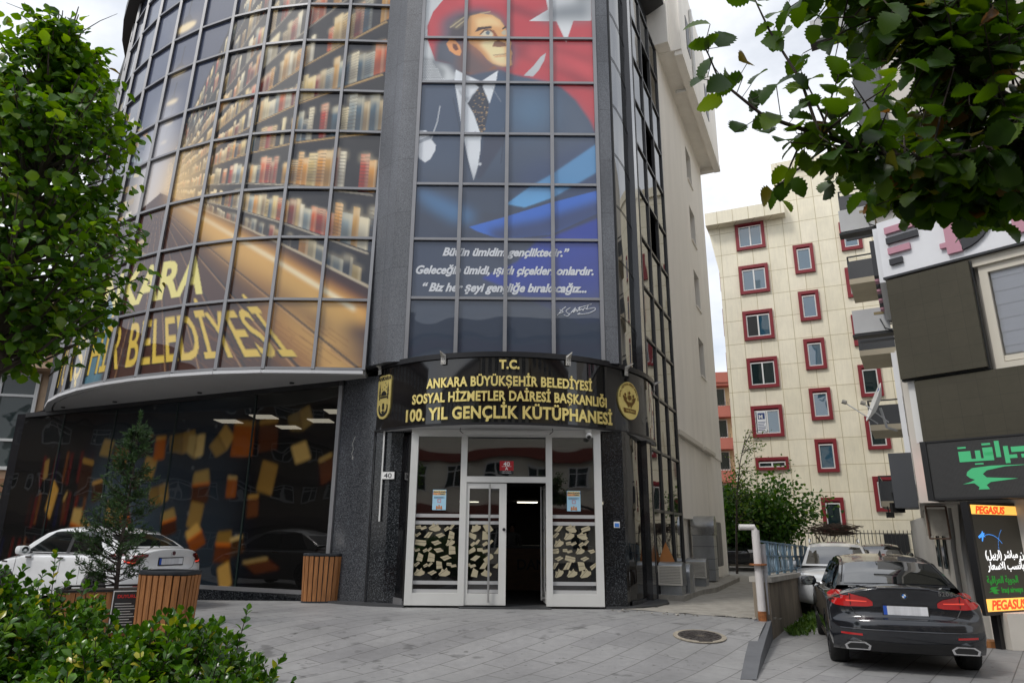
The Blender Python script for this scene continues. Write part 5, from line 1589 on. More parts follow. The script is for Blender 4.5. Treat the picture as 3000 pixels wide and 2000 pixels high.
put_text(m, 'PEGASUS', ad(.10, .0075, 2.115), AX, UZ, AN, .165, .003, bold=.007, shear=.25, width=1.2, spacing=.98)
put_text(m, 'PEGASUS', ad(.10, .0075, ZA + .085), AX, UZ, AN, .20, .003, bold=.007, shear=.25, width=1.15, spacing=.98)
m.build('red_lettering', mat('lit_orange_red_leds', srgb(236, 70, 32), .5, emit=.7), adv, world=True)
m = MB()
def T_ar(s, x, z, sz): put_text(m, s, ad(x, .0045, z), AX, UZ, AN, sz, .003, bold=.003)
T_ar('(\ufede\ufef4\ufe91\ufead\ufe8d) \ufeae\ufeb7\ufe8e\ufe92\ufee3 \ufee6\ufee3', .17, 1.40, .17)
T_ar('\ufead\ufe8e\ufecc\ufeb3\ufefb\ufe8d \ufe90\ufeb4\ufee7\ufe84\ufe91', .19, 1.22, .17)
m.build('white_lettering', mat('lit_white_leds', (.9, .9, .9), .5, emit=.7), adv, world=True)
m = MB()
T_ar('\ufe94\ufef4\ufed7\ufe8d\ufeae\ufecc\ufedf\ufe8d \ufe94\ufef3\ufeee\ufea0\ufedf\ufe8d', .10, 1.01, .15)
put_text(m, 'Iraqi airways', ad(.44, .0045, .86), AX, UZ, AN, .115, .003, bold=.003)
m.plate([(.10, .87), (.2, .88), (.24, .845), (.36, .845), (.3, .88), (.4, .9), (.28, .92), (.38, .955), (.2, .95), (.14, .92), (.2, .9)], ad(0, .0045, 0), AX, UZ, AN, .003)
m.build('green_lettering', mat('lit_green_leds2', srgb(20, 128, 36), .5, emit=.5), adv, world=True)
m = MB()
def dots(c, r, a0, a1, n):
    for t in lin(R(a0), R(a1), n):
        q = ad(c[0] + r * math.cos(t), .0045, c[1] + r * math.sin(t)); m.obox(q, AX * .012, AN * .003, Vector((0, 0, .008)))
dots((.36, 1.35), .42, 42, 104, 26); dots((.98, 1.52), .42, 130, 180, 16)
m.plate([(.07, 1.74), (.17, 1.79), (.2, 1.83), (.22, 1.79), (.25, 1.80), (.23, 1.76), (.26, 1.73), (.21, 1.74), (.17, 1.66), (.15, 1.67), (.17, 1.735), (.09, 1.71)], ad(0, .0045, 0), AX, UZ, AN, .003)
m.build('blue_graphics', mat('lit_blue_leds', srgb(70, 150, 240), .5, emit=.7), adv, world=True)
m = MB(); m.obox(ad(.75, -.10, 2.42), AX * .22, AN * .12, Vector((0, 0, .09))); tag(m.build('warning_lamp', mat('dark_red_plastic', (.12, .008, .008), .4)), 'small dark red lamp box between the led board and the lit screen', 'lamp')

# air conditioners, dish, lamps on the alley side
M_ac = mat('air_conditioner_white', srgb(188, 190, 192), .5, var=(2, .06))
def aircon(s_, o, z, label, sc=1.0):
    t = thing('air_conditioner', label, 'air conditioner', rs_(s_, o, z), 0, 'air conditioners on the corner building')
    m = MB(); m.obox(rs_(s_, o, z) - absloc(t), SD * .35 * sc, SN * .80 * sc, Vector((0, 0, .60 * sc))); m.build('casing', M_ac, t)
    m = MB(); m.obox(SN * .1 * sc + SD * -.006 + Vector((0, 0, .42 * sc)), SD * .006, SN * .22 * sc, Vector((0, 0, .07 * sc))); m.build('label_plate', mat('tan_plate', (.25, .2, .1), .5), t)
    m = MB(); m.obox(Vector((0, 0, -.07)) - SN * .1, SD * .35 * sc, SN * .95 * sc, Vector((0, 0, .05))); m.obox(Vector((0, 0, -.25)) - SN * .1, SD * .05, SN * .8 * sc, Vector((0, 0, .05)))
    m.tube([SN * .2 + Vector((0, 0, .3)) - SD * .02, SN * .12 + Vector((0, 0, .05)) - SD * .05, SN * -.15 + Vector((0, 0, -.1)) - SD * .02], .015, 5)
    m.build('bracket', M_dark, t)
    return t
aircon(3.0, .05, 6.6, 'grey air conditioner on brackets beside the side sign, above the satellite dish')
aircon(2.0, .05, 8.95, 'air conditioner high on the corner, just over the white sign, against the sky', .95)
aircon(1.2, .05, 14.0, 'topmost air conditioner, half hidden by the overhanging branch', 1.0)
m = MB()
prof = []
t = thing('satellite_dish', 'white satellite dish with two receiver arms beside the dark billboards', 'satellite dish', rs_(2.6, .55, 4.75))
dn = (Vector((-.86, .30, .40))).normalized()
m.lathe([(.002, -.02), (.22, .0), (.36, .045), (.47, .095), (.48, .085), (.36, .03), (.22, -.02), (.002, -.035)], (0, 0, 0), dn, 36); m.build('reflector', M_pvc, t, smooth=40)
m = MB(); m.tube([(.08, .05, -.1), (.2, .1, -.55), (.5, .25, -.6)], .03, 8); m.tube([dn * .05 + Vector((0, 0, -.5)), dn * .75 + Vector((0, 0, -.25))], .014, 6); m.tube([dn * .05 + Vector((.2, -.1, -.48)), dn * .72 + Vector((.3, -.22, -.3))], .014, 6); m.build('arm', M_ac, t)
m = MB()
for c in (dn * .78 + Vector((0, 0, -.24)), dn * .75 + Vector((.3, -.22, -.29))): m.lathe([(.05, -.04), (.05, .05), (.03, .07)], c, -dn, 10)
m.build('receiver', mat('receiver_grey', (.3, .29, .26), .5), t)
m = MB(); put_text(m, 'Next', dn * .075 + Vector((.05, -.1, .22)), dn.cross(Vector((0, 0, 1))).normalized() * -1, (Vector((0, 0, 1)) - dn * dn.z).normalized(), dn, .14, .003); m.build('dish_lettering', mat('dish_blue', srgb(60, 90, 170), .5), t)
m = MB(); o_ = rs_(1.2, .02, 3.1); m.obox(o_, SD * 1.5, SN * .1, Vector((0, 0, 2.5))); tag(m.build('banner_board', mat('white_sign_face', srgb(226, 228, 232), .45)), 'narrow pale advertising board on the alley side of the billboards', 'sign')
for lab, c in (('black floodlight hanging below the lower grey balcony panel beside the led board', rs_(1.5, .42, 2.32)), ('black floodlight under the lowest balcony down the alley', rs_(14.9, 1.0, 2.55))):
    t = thing('floodlight', lab, 'lamp', c, 0, 'floodlights on the corner building')
    m = MB(); m.obox((-.13, -.06, -.10), (.26, 0, 0), (0, .1, 0), (0, 0, .2)); m.build('lamp_head', M_black, t)
    m = MB(); m.beam((0, .04, .05), (0, .12, .32), .03, .03, upv=(1, 0, 0)); m.build('bracket', M_dark, t)
m = MB(); m.obox(rs_(.9, .02, 2.3), SD * 1.2, SN * .42, Vector((0, 0, 1.1))); tag(m.build('grey_cowl', M_grey_clad), 'rounded grey metal cowl beside the left end of the led board', 'cowl')
m = MB(); q = G_ + GSD * .9; m.obox((q.x - .35, q.y, 1.75), GSD * .7, (-.3, .15, 0), (0, 0, .5)); t = thing('air_conditioner', 'rusty caged air conditioner under the left end of the led board', 'air conditioner', (q.x - .35, q.y, 1.75), 0, 'air conditioners on the corner building')
m.build('casing', mat('dirty_white_metal', srgb(170, 164, 152), .6, var=(4, .2)), t, world=True)
m = MB(); o_ = Vector((q.x - .35, q.y, 1.7)); 
for a_, b_ in (((-.32, .12, 0), (-.32, .12, .6)), ((-.02, -.03, 0), (-.02, -.03, .6)), ((-.32, .12, 0), (.05, .75, 0)), ((-.32, .12, .6), (.05, .75, .6)), ((-.32, .12, .3), (.05, .75, .3)), ((-.32, .12, 0), (-.02, -.03, 0)), ((-.32, .12, .6), (-.02, -.03, .6))):
    m.beam(o_ + Vector(a_), o_ + Vector(b_), .025, .025, upv=(.3, .1, .9))
m.build('cage', mat('rusty_steel', (.10, .06, .04), .8, var=(9, .4)), t, world=True)

# ------------------------------------------------------------------ far-left building, seen past the mural wing
fl_ = thing('white_window_building', 'beige building with white window grid and red banner left of the library', 'building', (-24, 30, 0))
mb = MB(); mb.obox((-34, 30.0, 0), (16, 3.4, 0), (-2, 9, 0), (0, 0, 13)); mb.build('wall', mat('beige_wall', srgb(186, 160, 134), .85, var=(1, .1)), fl_, world=True)
E1 = Vector((.978, .208, 0)); N1 = Vector((.208, -.978, 0))
def fp(s, o, z): return Vector((-34, 30, z)) + E1 * s + N1 * o
for (s0, z0, w_, h_, kind) in ((6.5, 4.4, 5, 4.6, 0), (6.5, 9.6, 5, 2.6, 1), (1.5, 4.4, 4, 4.6, 0)):
    m = MB(); m.quad(fp(s0, .06, z0), fp(s0 + w_, .06, z0), fp(s0 + w_, .06, z0 + h_), fp(s0, .06, z0 + h_)); w = m.build('window', glass_mat('shaded_glass', (.3, .36, .36, 1), .2, base=(.05, .07, .07)), fl_, world=True)
    m = MB(); m.frame(fp(s0, .07, z0), E1, UZ, N1, w_, h_, .16, .08)
    for t in (.34, .67): m.obox(fp(s0 + w_ * t - .07, .07, z0 + .16), E1 * .14, N1 * .08, Vector((0, 0, h_ - .32)))
    for t in (.3, .76) if h_ > 3 else (.5,): m.obox(fp(s0 + .16, .075, z0 + h_ * t - .06), E1 * (w_ - .32), N1 * .07, Vector((0, 0, .12)))
    m.build('window_frame', M_pvc, w, world=True)
m = MB(); m.obox(fp(5.5, .0, 9.1), E1 * 8, N1 * 1.0, Vector((0, 0, .25))); m.build('balcony_slab', mat('beige_wall', srgb(186, 160, 134), .85), fl_, world=True)
m = MB(); m.obox(fp(5.5, .0, 3.4), E1 * 9, N1 * .25, Vector((0, 0, .6))); m.build('wall_band', mat('tan_band', srgb(150, 112, 84), .8), fl_, world=True)
rb_ = thing('window_banner', 'torn red banner with white lettering in a far left window', 'banner', fp(8.2, .2, 6))
m = MB(); m.plate([(-.6, -.1), (1.05, -.1), (1.0, .4), (1.2, .9), (1.3, 1.5), (1.55, 2.0), (-.6, 2.1)], fp(8.2, .17, 5.85), E1, UZ, N1, .02); m.build('banner_cloth', mat('banner_red', srgb(196, 34, 46), .7), rb_, world=True)
m = MB(); put_text(m, 'KEDİ', fp(8.15, .195, 6.75), E1, UZ, N1, .5, .004, bold=.01); put_text(m, '7', fp(8.75, .195, 7.2), E1, UZ, N1, .5, .004, bold=.02); m.build('banner_lettering', M_pvc, rb_, world=True)

# ------------------------------------------------------------------ houses across the street, seen in the glass
def street_house(name, label, x0, x1, y, h, floors, wall, band, seed, roof):
    r = random.Random(seed)
    t = thing(name, label, 'building', ((x0 + x1) / 2, y, 0))
    m = MB(); m.box((x0, y - 10, -.05), (x1, y, h)); m.build('wall', wall, t, world=True)
    m = MB()
    for k in range(1, floors + 1):
        z = h * k / floors
        m.box((x0 - .1, y - .2, z - 1.0), (x1 + .1, y + (.9 if k % 2 else .35), z - .35))
    m.build('band', band, t, world=True)
    m = MB(); m.add([(x0 - .6, y + .9, h), (x1 + .6, y + .9, h), (x1 + .6, y - 10.5, h), (x0 - .6, y - 10.5, h), (x0 + 2, y - 5, h + roof), (x1 - 2, y - 5, h + roof)], [(0, 1, 5, 4), (2, 3, 4, 5), (1, 2, 5), (3, 0, 4), (3, 2, 1, 0)]); m.build('roof', mat('dark_roof_tiles', (.05, .04, .038), .8), t, world=True)
    wm = MB(); fm = MB()
    n = int((x1 - x0) / 2.4)
    for k in range(floors):
        for i in range(n):
            xa = x0 + .6 + i * (x1 - x0 - .8) / n; za = h * k / floors + .75; w_ = 1.5; hh = h / floors - 2.0
            m = MB(); m.quad((xa + w_, y + .02, za), (xa, y + .02, za), (xa, y + .02, za + hh), (xa + w_, y + .02, za + hh)); w = m.build('window', M_windark, t, world=True)
            m = MB(); m.frame((xa, y + .03, za), (1, 0, 0), (0, 0, 1), (0, 1, 0), w_, hh, .09, .05); m.box((xa + w_ / 2 - .05, y + .03, za + .09), (xa + w_ / 2 + .05, y + .08, za + hh - .09)); m.box((xa + .09, y + .032, za + hh * .65), (xa + w_ / 2 - .05, y + .078, za + hh * .65 + .08)); m.box((xa + w_ / 2 + .05, y + .032, za + hh * .65), (xa + w_ - .09, y + .078, za + hh * .65 + .08))
            m.build('window_frame', M_pvc, w, world=True)
    return t
street_house('street_house', 'cream street house with red brown bands reflected in the library glass', -10, 9, -15, 14.5, 4, mat('cream_street_wall', srgb(226, 220, 204), .85, var=(.5, .05)), mat('red_brown_band', srgb(132, 70, 58), .8), 5, 2.6)
street_house('street_house', 'pale grey street house with white windows reflected in the mural panes', -34, -11, -17, 13.5, 4, mat('grey_street_wall', srgb(198, 196, 190), .85, var=(.5, .05)), mat('pale_band', srgb(214, 208, 198), .8), 6, 1.6)
street_house('street_house', 'tan street house with brown bands reflected low in the canopy', 10.5, 32, -16, 15.0, 5, mat('tan_street_wall', srgb(204, 188, 160), .85, var=(.5, .05)), mat('brown_band', srgb(112, 84, 70), .8), 7, 1.5)
t = street_house('street_house', 'brown street house facing along the road, reflected at the far end of the dark glass', -54, -22, 7, 15.5, 5, mat('brown_street_wall', srgb(120, 104, 88), .85, var=(.5, .05)), mat('dark_band', srgb(84, 66, 58), .8), 8, 1.5)
t.location.x = -40; t.rotation_euler.z = R(-90)
# ------------------------------------------------------------------ cars
M_tyre = mat('tyre_rubber', (.014, .014, .014), .85)
M_rim = mat('alloy_rim', (.35, .35, .36), .3, .8)
M_rim_dark = mat('grey_alloy_rim', (.06, .06, .065), .35, .7)
M_chrome = mat('chrome', (.75, .75, .76), .12, 1.0)
M_carglass = glass_mat('car_glass', (.2, .23, .22, 1), .35, ior=3.0, wavy=0, base=(.01, .012, .012))
M_sideglass = glass_mat('tinted_side_glass', (.12, .14, .14, 1), .3, ior=1.75, wavy=0, base=(.008, .010, .010))
M_red_lamp = mat('tail_lamp_red', (.42, .008, .008), .12, coat=1.0, emit=.06)
M_red_dark = mat('tail_lamp_dark', (.10, .004, .006), .1, coat=1.0)
M_headlamp = mat('headlamp_clear', (.55, .57, .6), .1, .3, coat=1.0)
M_plate = mat('number_plate_white', (.62, .63, .66), .5, var=(9, .22), stretch=(1, .1, .1))
M_plate_blue = mat('plate_blue', srgb(40, 84, 180), .5)
M_trim = mat('black_trim', (.012, .012, .013), .5)
def paint(name, col, metal=0.0, rough=.28):
    return mat(name, col, rough, metal, coat=1.0, var=(1.5, .05))

def catmull(pts, n):
    """closed smooth loop through pts, n samples per span; a third value True keeps the corner sharp"""
    out = []
    m = len(pts)
    for i in range(m):
        p0, p1, p2, p3 = pts[i - 1], pts[i], pts[(i + 1) % m], pts[(i + 2) % m]
        for k in range(n):
            t = k / n
            q = []
            for a in range(len(p1)):
                d1 = (p2[a] - p0[a]) * .38; d2 = (p3[a] - p1[a]) * .38
                q.append((2 * t**3 - 3 * t**2 + 1) * p1[a] + (t**3 - 2 * t**2 + t) * d1 + (-2 * t**3 + 3 * t**2) * p2[a] + (t**3 - t**2) * d2)
            out.append(q)
    return out

class Car:
    """Car in its own frame: x right, y forward from the rear bumper, z up. Body and cabin are lofts of side outlines from the middle to the flank."""
    def __init__(s, prof, W, cab, CW, wheel_r, axles, track):
        s.loop = catmull(prof, 5)            # (y centre, z centre, y flank, z flank)
        s.W = W; s.cab = catmull(cab, 5); s.CW = CW
        s.wr = wheel_r; s.axles = axles; s.track = track
    def bpt(s, i, x):
        """body surface point i of the outline at sideways x"""
        L = s.loop[i % len(s.loop)]
        t = min(1.0, abs(x) / s.W)
        e = t ** 3.2
        return Vector((x, L[0] + (L[2] - L[0]) * e, L[1] + (L[3] - L[1]) * (t ** 2.6)))
    def body(s, material, parent):
        n = len(s.loop)
        ts = [0, .2, .4, .56, .68, .78, .86, .92, .965, .99, 1.0]
        xs = [-t * s.W for t in ts[::-1]] + [t * s.W for t in ts[1:]]
        vs = []; fs = []
        # flank bulge: the widest line sits at the shoulder
        for x in xs:
            for i in range(n):
                p = s.bpt(i, x); vs.append(p)
        # side caps, drawn in by rings so that the flank rounds over
        m = len(xs)
        for j in range(m - 1):
            for i in range(n):
                fs.append((j * n + i, j * n + (i + 1) % n, (j + 1) * n + (i + 1) % n, (j + 1) * n + i))
        def cap(j, sg):
            base = [vs[j * n + i] for i in range(n)]
            c = sum((Vector((0, p.y, p.z)) for p in base), Vector()) / n
            prev = j * n
            for sh, out in ((.965, .016), (.88, .030), (.6, .036), (.25, .038)):
                o = len(vs)
                for p in base:
                    q = Vector((p.x + sg * out, c.y + (p.y - c.y) * (1 - (1 - sh) * .35), c.z + (p.z - c.z) * sh))
                    # tuck under towards the sill
                    q.x -= sg * max(0, (.50 - q.z)) * .16
                    vs.append(q)
                for i in range(n):
                    a = (prev + i, prev + (i + 1) % n, o + (i + 1) % n, o + i)
                    fs.append(a if sg > 0 else a[::-1])
                prev = o
            k = len(vs); vs.append(c + Vector((base[0].x + sg * .038, 0, 0)))
            for i in range(n):
                a = (prev + i, prev + (i + 1) % n, k)
                fs.append(a if sg > 0 else a[::-1])
        cap(0, -1); cap(m - 1, 1)
        mb = MB(); mb.add(vs, fs)
        me = mb.mesh('body', material, None)
        bm = bmesh.new(); bm.from_mesh(me); bmesh.ops.recalc_face_normals(bm, faces=bm.faces); bm.to_mesh(me); bm.free()
        # cut the wheel arches
        o = bpy.data.objects.new('body', me); COL.objects.link(o)
        cut = MB()
        for y in s.axles:
            for sx in (-1, 1):
                cut.lathe([(s.wr + .055, 0), (s.wr + .055, .62)], (sx * (s.W + .2), y, s.wr), (-sx, 0, 0), 32)
        cm_ = cut.mesh('cutter', M_trim)
        bm = bmesh.new(); bm.from_mesh(cm_); bmesh.ops.recalc_face_normals(bm, faces=bm.faces); bm.to_mesh(cm_); bm.free()
        co = bpy.data.objects.new('cutter', cm_); COL.objects.link(co)
        md = o.modifiers.new('arches', 'BOOLEAN'); md.object = co; md.operation = 'DIFFERENCE'; md.solver = 'EXACT'
        dg = bpy.context.evaluated_depsgraph_get(); dg.update()
        me2 = bpy.data.meshes.new_from_object(o.evaluated_get(dg))
        bpy.data.objects.remove(o); bpy.data.objects.remove(co)
        me2.polygons.foreach_set('use_smooth', [True] * len(me2.polygons))
        me2.set_sharp_from_angle(angle=R(38))
        me2.materials.clear(); me2.materials.append(material)
        b = link('body', me2, parent)
        lin_ = MB()
        for y in s.axles:
            for sx in (-1, 1):
                r_ = s.wr + .05
                arc = [(y + r_ * math.cos(a), s.wr + r_ * math.sin(a)) for a in lin(R(-8), R(188), 18)]
                lin_.grid([[(sx * (s.W - .03), a, b) for a, b in arc], [(sx * (s.W - .40), a, b) for a, b in arc]])
                lin_.add([(sx * (s.W - .40), a, b) for a, b in arc], [tuple(range(18))])
        lin_.build('wheel_arch_liner', M_trim, b)
        return b
    def cpt(s, i, x):
        L = s.cab[i % len(s.cab)]
        t = abs(x)
        return t
    def cabin(s, material, parent, roofglass=False):
        """roof, pillars and glass: side outline (y, z) of the middle shrinking to the belt line; rt = half width of the roof, bw = half width at the belt"""
        rt_, bw = s.CW
        # outline given from the rear window base over the roof to the windscreen base
        pts = s.cabline
        n = len(pts)
        zb = s.belt
        def P(u, x):          # u along outline 0..n-1, x in -1..1
            i = min(int(u), n - 2); f = u - i
            y = pts[i][0] * (1 - f) + pts[i + 1][0] * f; z = pts[i][1] * (1 - f) + pts[i + 1][1] * f
            h = (z - zb) / (s.roofz - zb)
            h = max(0, min(1, h))
            half = bw + (rt_ - bw) * h
            e = abs(x) ** 3
            return Vector((half * x, y + (.10 if u < n / 2 else -.16) * e * (1 - h) * 1.0, z - .055 * e * h))
        mb = MB()
        us = [k * .25 for k in range((n - 1) * 4 + 1)]
        xs = [-1, -.985, -.95, -.88, -.76, -.5, -.25, 0, .25, .5, .76, .88, .95, .985, 1]
        rows = [[P(u, x) for x in xs] for u in us]
        mb.grid(rows, 0)
        # sides: from the roof edge down to the belt
        for sg in (-1, 1):
            rr2 = []
            for u in us:
                p = P(u, sg)
                low = Vector((sg * (bw + .01), p.y, min(p.z, zb)))
                rr2.append([p, p.lerp(low, .5) + Vector((sg * .012 * min(1, (p.z - zb) * 4), 0, 0)), low])
            mb.grid(rr2, 0, flip=(sg < 0))
        c = mb.build('cabin', material, parent, smooth=35)
        s.P = P
        # glass panels lie 4 mm proud
        def patch(name, ua, ub, xa, xb, nu=8, nx=10, off=.005, taper=0.0, m=M_carglass):
            g_ = MB(); rows = []
            for u in lin(ua, ub, nu):
                f = (u - ua) / (ub - ua)
                rows.append([P(u, (xa + (xb - xa) * t) * (1 - taper * f)) + Vector((0, -off * .6 if ua < n / 2 else off * .6, off)) for t in lin(0, 1, nx)])
            g_.grid(rows); return g_.build(name, m, c, smooth=60)
        patch('rear_window', s.rw[0], s.rw[1], -.88, .88)
        patch('windscreen', s.ws[0], s.ws[1], -.90, .90)
        for sg in (-1, 1):
            for (ya, yb, yc, yd) in s.sidewin:     # lower rear, lower front, upper front, upper rear
                g_ = MB(); zt = s.winz
                def SP(y, z):
                    # point on the flank of the cabin at (y, z)
                    h = (z - zb) / (s.roofz - zb)
                    return Vector((sg * (bw + .016 + (rt_ - bw) * h + .014 * (1 - abs(2 * h - 1))), y, z))
                rows = []
                for t in lin(0, 1, 6):
                    z = zb + .015 + (zt - zb - .015) * t
                    a = ya + (yd - ya) * t; b = yb + (yc - yb) * t
                    # the upper edge follows the roof
                    rows.append([SP(a + (b - a) * q, z - (.0 if 0 else .02 * t * (2 * q - 1) ** 2)) for q in lin(0, 1, 8)])
                g_.grid(rows, flip=(sg < 0)); g_.build('side_window', M_sideglass, c, smooth=60)
            for y0, y1, y2, y3 in s.pillars:
                g_ = MB()
                a = [SP(y0, zb + .01), SP(y1, zb + .01), SP(y2, s.winz), SP(y3, s.winz)]
                a = [p + Vector((sg * .004, 0, 0)) for p in a]
                g_.add(a, [(0, 1, 2, 3) if sg < 0 else (3, 2, 1, 0)]); g_.build('door_pillar', M_trim, c)
        return c
    def wheels(s, parent, rimmat, spokes=10):
        for y in s.axles:
            for sx in (-1, 1):
                t = MB(); r = s.wr
                t.lathe([(r * .66, 0), (r * .90, -.005), (r * .985, .02), (r, .05), (r, .18), (r * .985, .21), (r * .9, .235), (r * .66, .23)], (sx * s.track, y, r), (-sx, 0, 0), 40, cap=False)
                for k in range(4): t.lathe([(r * 1.002, .06 + k * .033), (r * 1.004, .065 + k * .033), (r * 1.004, .085 + k * .033), (r * 1.002, .09 + k * .033)], (sx * s.track, y, r), (-sx, 0, 0), 40, cap=False)
                w = t.build('wheel', M_tyre, parent, smooth=40)
                q = MB()
                q.lathe([(r * .69, -.004), (r * .70, .0), (r * .66, .05), (r * .62, .10), (.02, .11)], (sx * s.track, y, r), (-sx, 0, 0), 32, cap=False)
                for k in range(spokes):
                    a = 2 * PI * k / spokes
                    d = Vector((0, math.cos(a), math.sin(a)))
                    c0 = Vector((sx * (s.track - .012), y, r))
                    q.beam(c0 + d * .05, c0 + d * (r * .67), .035, .022, upv=(1, 0, 0))
                q.lathe([(.065, -.018), (.065, .02)], (sx * s.track, y, r), (-sx, 0, 0), 16)
                q.build('rim', rimmat, w, smooth=40)
    def rear(s, x, z, off=0.006):
        """point on the tail at (x, z): search the outline between bumper foot and boot lip"""
        best = None
        a, b = s.rear_span
        P_ = [s.bpt(i, x) for i in range(a, b + 1)]
        for p, q in zip(P_[:-1], P_[1:]):
            if (p.z - z) * (q.z - z) <= 0 and abs(p.z - q.z) > 1e-6:
                t = (z - p.z) / (q.z - p.z); best = p.lerp(q, t); break
        if best is None:
            best = min(P_, key=lambda p: abs(p.z - z)).copy(); best.z = z
        return best + Vector((0, -off, 0))
    def rear_patch(s, name, outline, m, parent, off=.006, depth=.02, nx=10, nz=5):
        """outline: list of (x, z low, z high)"""
        mb = MB()
        xs = lin(outline[0][0], outline[-1][0], nx)
        rows_f = []
        def zz(x):
            for p, q in zip(outline[:-1], outline[1:]):
                if (p[0] - x) * (q[0] - x) <= 1e-9:
                    t = 0 if q[0] == p[0] else (x - p[0]) / (q[0] - p[0])
                    return p[1] + (q[1] - p[1]) * t, p[2] + (q[2] - p[2]) * t
            return outline[-1][1], outline[-1][2]
        for x in xs:
            lo, hi = zz(x)
            rows_f.append([s.rear(x, lo + (hi - lo) * t, off) for t in lin(0, 1, nz)])
        mb.grid(rows_f, flip=outline[-1][0] > outline[0][0])
        edge = [r[0] for r in rows_f] + [p for p in rows_f[-1][1:]] + [r[-1] for r in rows_f[::-1][1:]] + [p for p in rows_f[0][::-1][1:]]
        back = [p + Vector((0, depth, 0)) for p in edge]
        k = len(edge)
        mb.add(edge + back, [(i, (i + 1) % k, k + (i + 1) % k, k + i) for i in range(k)])
        return mb.build(name, m, parent, smooth=40)
    def seam(s, pts, parent, w=.006, name='panel_gap'):
        mb = MB()
        mb.tube([s.rear(x, z, .001) for x, z in pts], w, 5)
        return mb.build(name, M_trim, parent)

def mirror(car, parent, m, y, z, x):
    for sx in (-1, 1):
        mb = MB(); mb.lathe([(.03, -.12), (.075, -.10), (.085, 0), (.075, .10), (.02, .13)], (sx * (x + .13), y, z), (1, 0, 0), 16)
        o = mb.build('wing_mirror', m, parent, smooth=60)
        mb = MB(); mb.lathe([(.066, 0), (.066, .006)], (sx * (x + .13), y - .075, z), (0, -1, 0), 20)
        mb.build('mirror_glass', mat('mirror', (.5, .55, .55), .05, 1.0), o)
        mb = MB(); mb.beam((sx * (x - .06), y + .02, z - .05), (sx * (x + .1), y + .02, z - .03), .05, .03); mb.build('mirror_arm', M_trim, o)

# outline points: (y middle, z middle, y flank, z flank), from under the tail up over the boot and bonnet and back below
def sedan_profile(L, H_deck, H_cowl, tail=0.0):
    return [(.40, .24, .55, .26), (.16, .27, .42, .27), (.05, .36, .33, .34), (.0, .50, .29, .45), (.0, .60, .28, .54), (.03, .68, .28, .62), (.085, .715, .29, .67), (.115, .80, .30, .72), (.11, .92, .31, .79),
            (.07, 1.02, .34, .85), (.055, H_deck - .02, .37, .885), (.09, H_deck, .42, .905), (.30, H_deck + .012, .60, .925), (.62, H_deck + .01, .85, .935), (1.2, H_deck - .02, 1.3, .945), (2.2, H_cowl + .02, 2.2, .935), (3.2, H_cowl + .01, 3.2, .92),
            (L - 1.15, H_cowl - .02, L - 1.2, .89), (L - .6, H_cowl - .10, L - .75, .83), (L - .22, .80, L - .5, .74), (L - .06, .68, L - .38, .64), (L, .50, L - .32, .48), (L - .03, .34, L - .36, .34), (L - .18, .22, L - .5, .25), (L - 1.2, .20, L - 1.2, .23), (L / 2, .19, L / 2, .22), (1.2, .2, 1.2, .23)]

def make_sedan(name, label, m, L, W, hd, hc, roofz, belt, cabline, CW, rw, ws, sidewin, pillars, winz, wr, axles, track, rimmat, spokes):
    t = thing(name, label, 'car')
    c = Car(sedan_profile(L, hd, hc), W, [(0, 0), (1, 0), (1, 1)], CW, wr, axles, track)
    c.rear_span = (5, 62)
    c.cabline, c.belt, c.roofz, c.rw, c.ws, c.sidewin, c.pillars, c.winz = cabline, belt, roofz, rw, ws, sidewin, pillars, winz
    b = c.body(m, t)
    c.cabin(m, t)
    c.wheels(t, rimmat, spokes)
    return t, c, b

# --- dark grey saloon, seen from behind -----------------------------------
M_p_dark = paint('dark_grey_metallic', (.013, .015, .020), .3, .16)
cl = [(.62, 1.08), (.95, 1.245), (1.35, 1.385), (1.75, 1.455), (2.3, 1.478), (2.8, 1.455), (3.15, 1.35), (3.5, 1.15), (3.72, 1.01)]
bmw, bc, bb = make_sedan('parked_car', 'dark grey saloon parked nose-in beside the retaining wall, rear towards the street', M_p_dark, 4.94, .90, 1.095, 1.0, 1.478, .955, cl, (.60, .80), (.15, 1.95), (5.6, 7.75),
        [(1.05, 1.95, 1.9, 1.55), (2.05, 3.35, 2.75, 2.0)], [(1.95, 2.05, 2.0, 1.9)], 1.36, .335, (1.0, 3.97), .92, M_rim_dark, 10)
for sx in (-1, 1):
    lamp = bc.rear_patch('tail_lamp', [(sx * .38, .85, .90), (sx * .44, .835, .945), (sx * .62, .83, .985), (sx * .70, .825, 1.01), (sx * .82, .835, 1.015), (sx * .875, .86, .985), (sx * .895, .885, .965)], M_red_lamp, bb, .010, .05, 16, 5)
    bc.rear_patch('lamp_bar', [(sx * .45, .893, .905), (sx * .6, .893, .91), (sx * .70, .893, .912)], mat('tail_lamp_bright', (.8, .08, .05), .2, emit=.35), lamp, .014, .005, 8, 2)
    bc.rear_patch('lamp_gap', [(sx * .642, .845, .99), (sx * .652, .845, .992)], M_trim, lamp, .013, .01, 2, 5)
    bc.rear_patch('reflector', [(sx * .55, .475, .50), (sx * .80, .48, .505)], M_red_lamp, bb, .006, .01, 8, 2)
    ex = MB()
    o_ = bc.rear(sx * .62, .345, .055)
    pts = [(-.14, -.045), (.14, -.045), (.16, .01), (.10, .05), (-.10, .05), (-.16, .01)]
    inn = [(x * .82, z * .72) for x, z in pts]
    ex.plate(pts, o_ + Vector((0, .06, 0)), (1, 0, 0), (0, 0, 1), (0, -1, 0), .075)
    e_ = ex.build('exhaust_tip', M_chrome, bb)
    ex = MB(); ex.plate(inn, o_ + Vector((0, -.012, 0)), (1, 0, 0), (0, 0, 1), (0, -1, 0), .006); ex.build('exhaust_bore', M_black, e_)
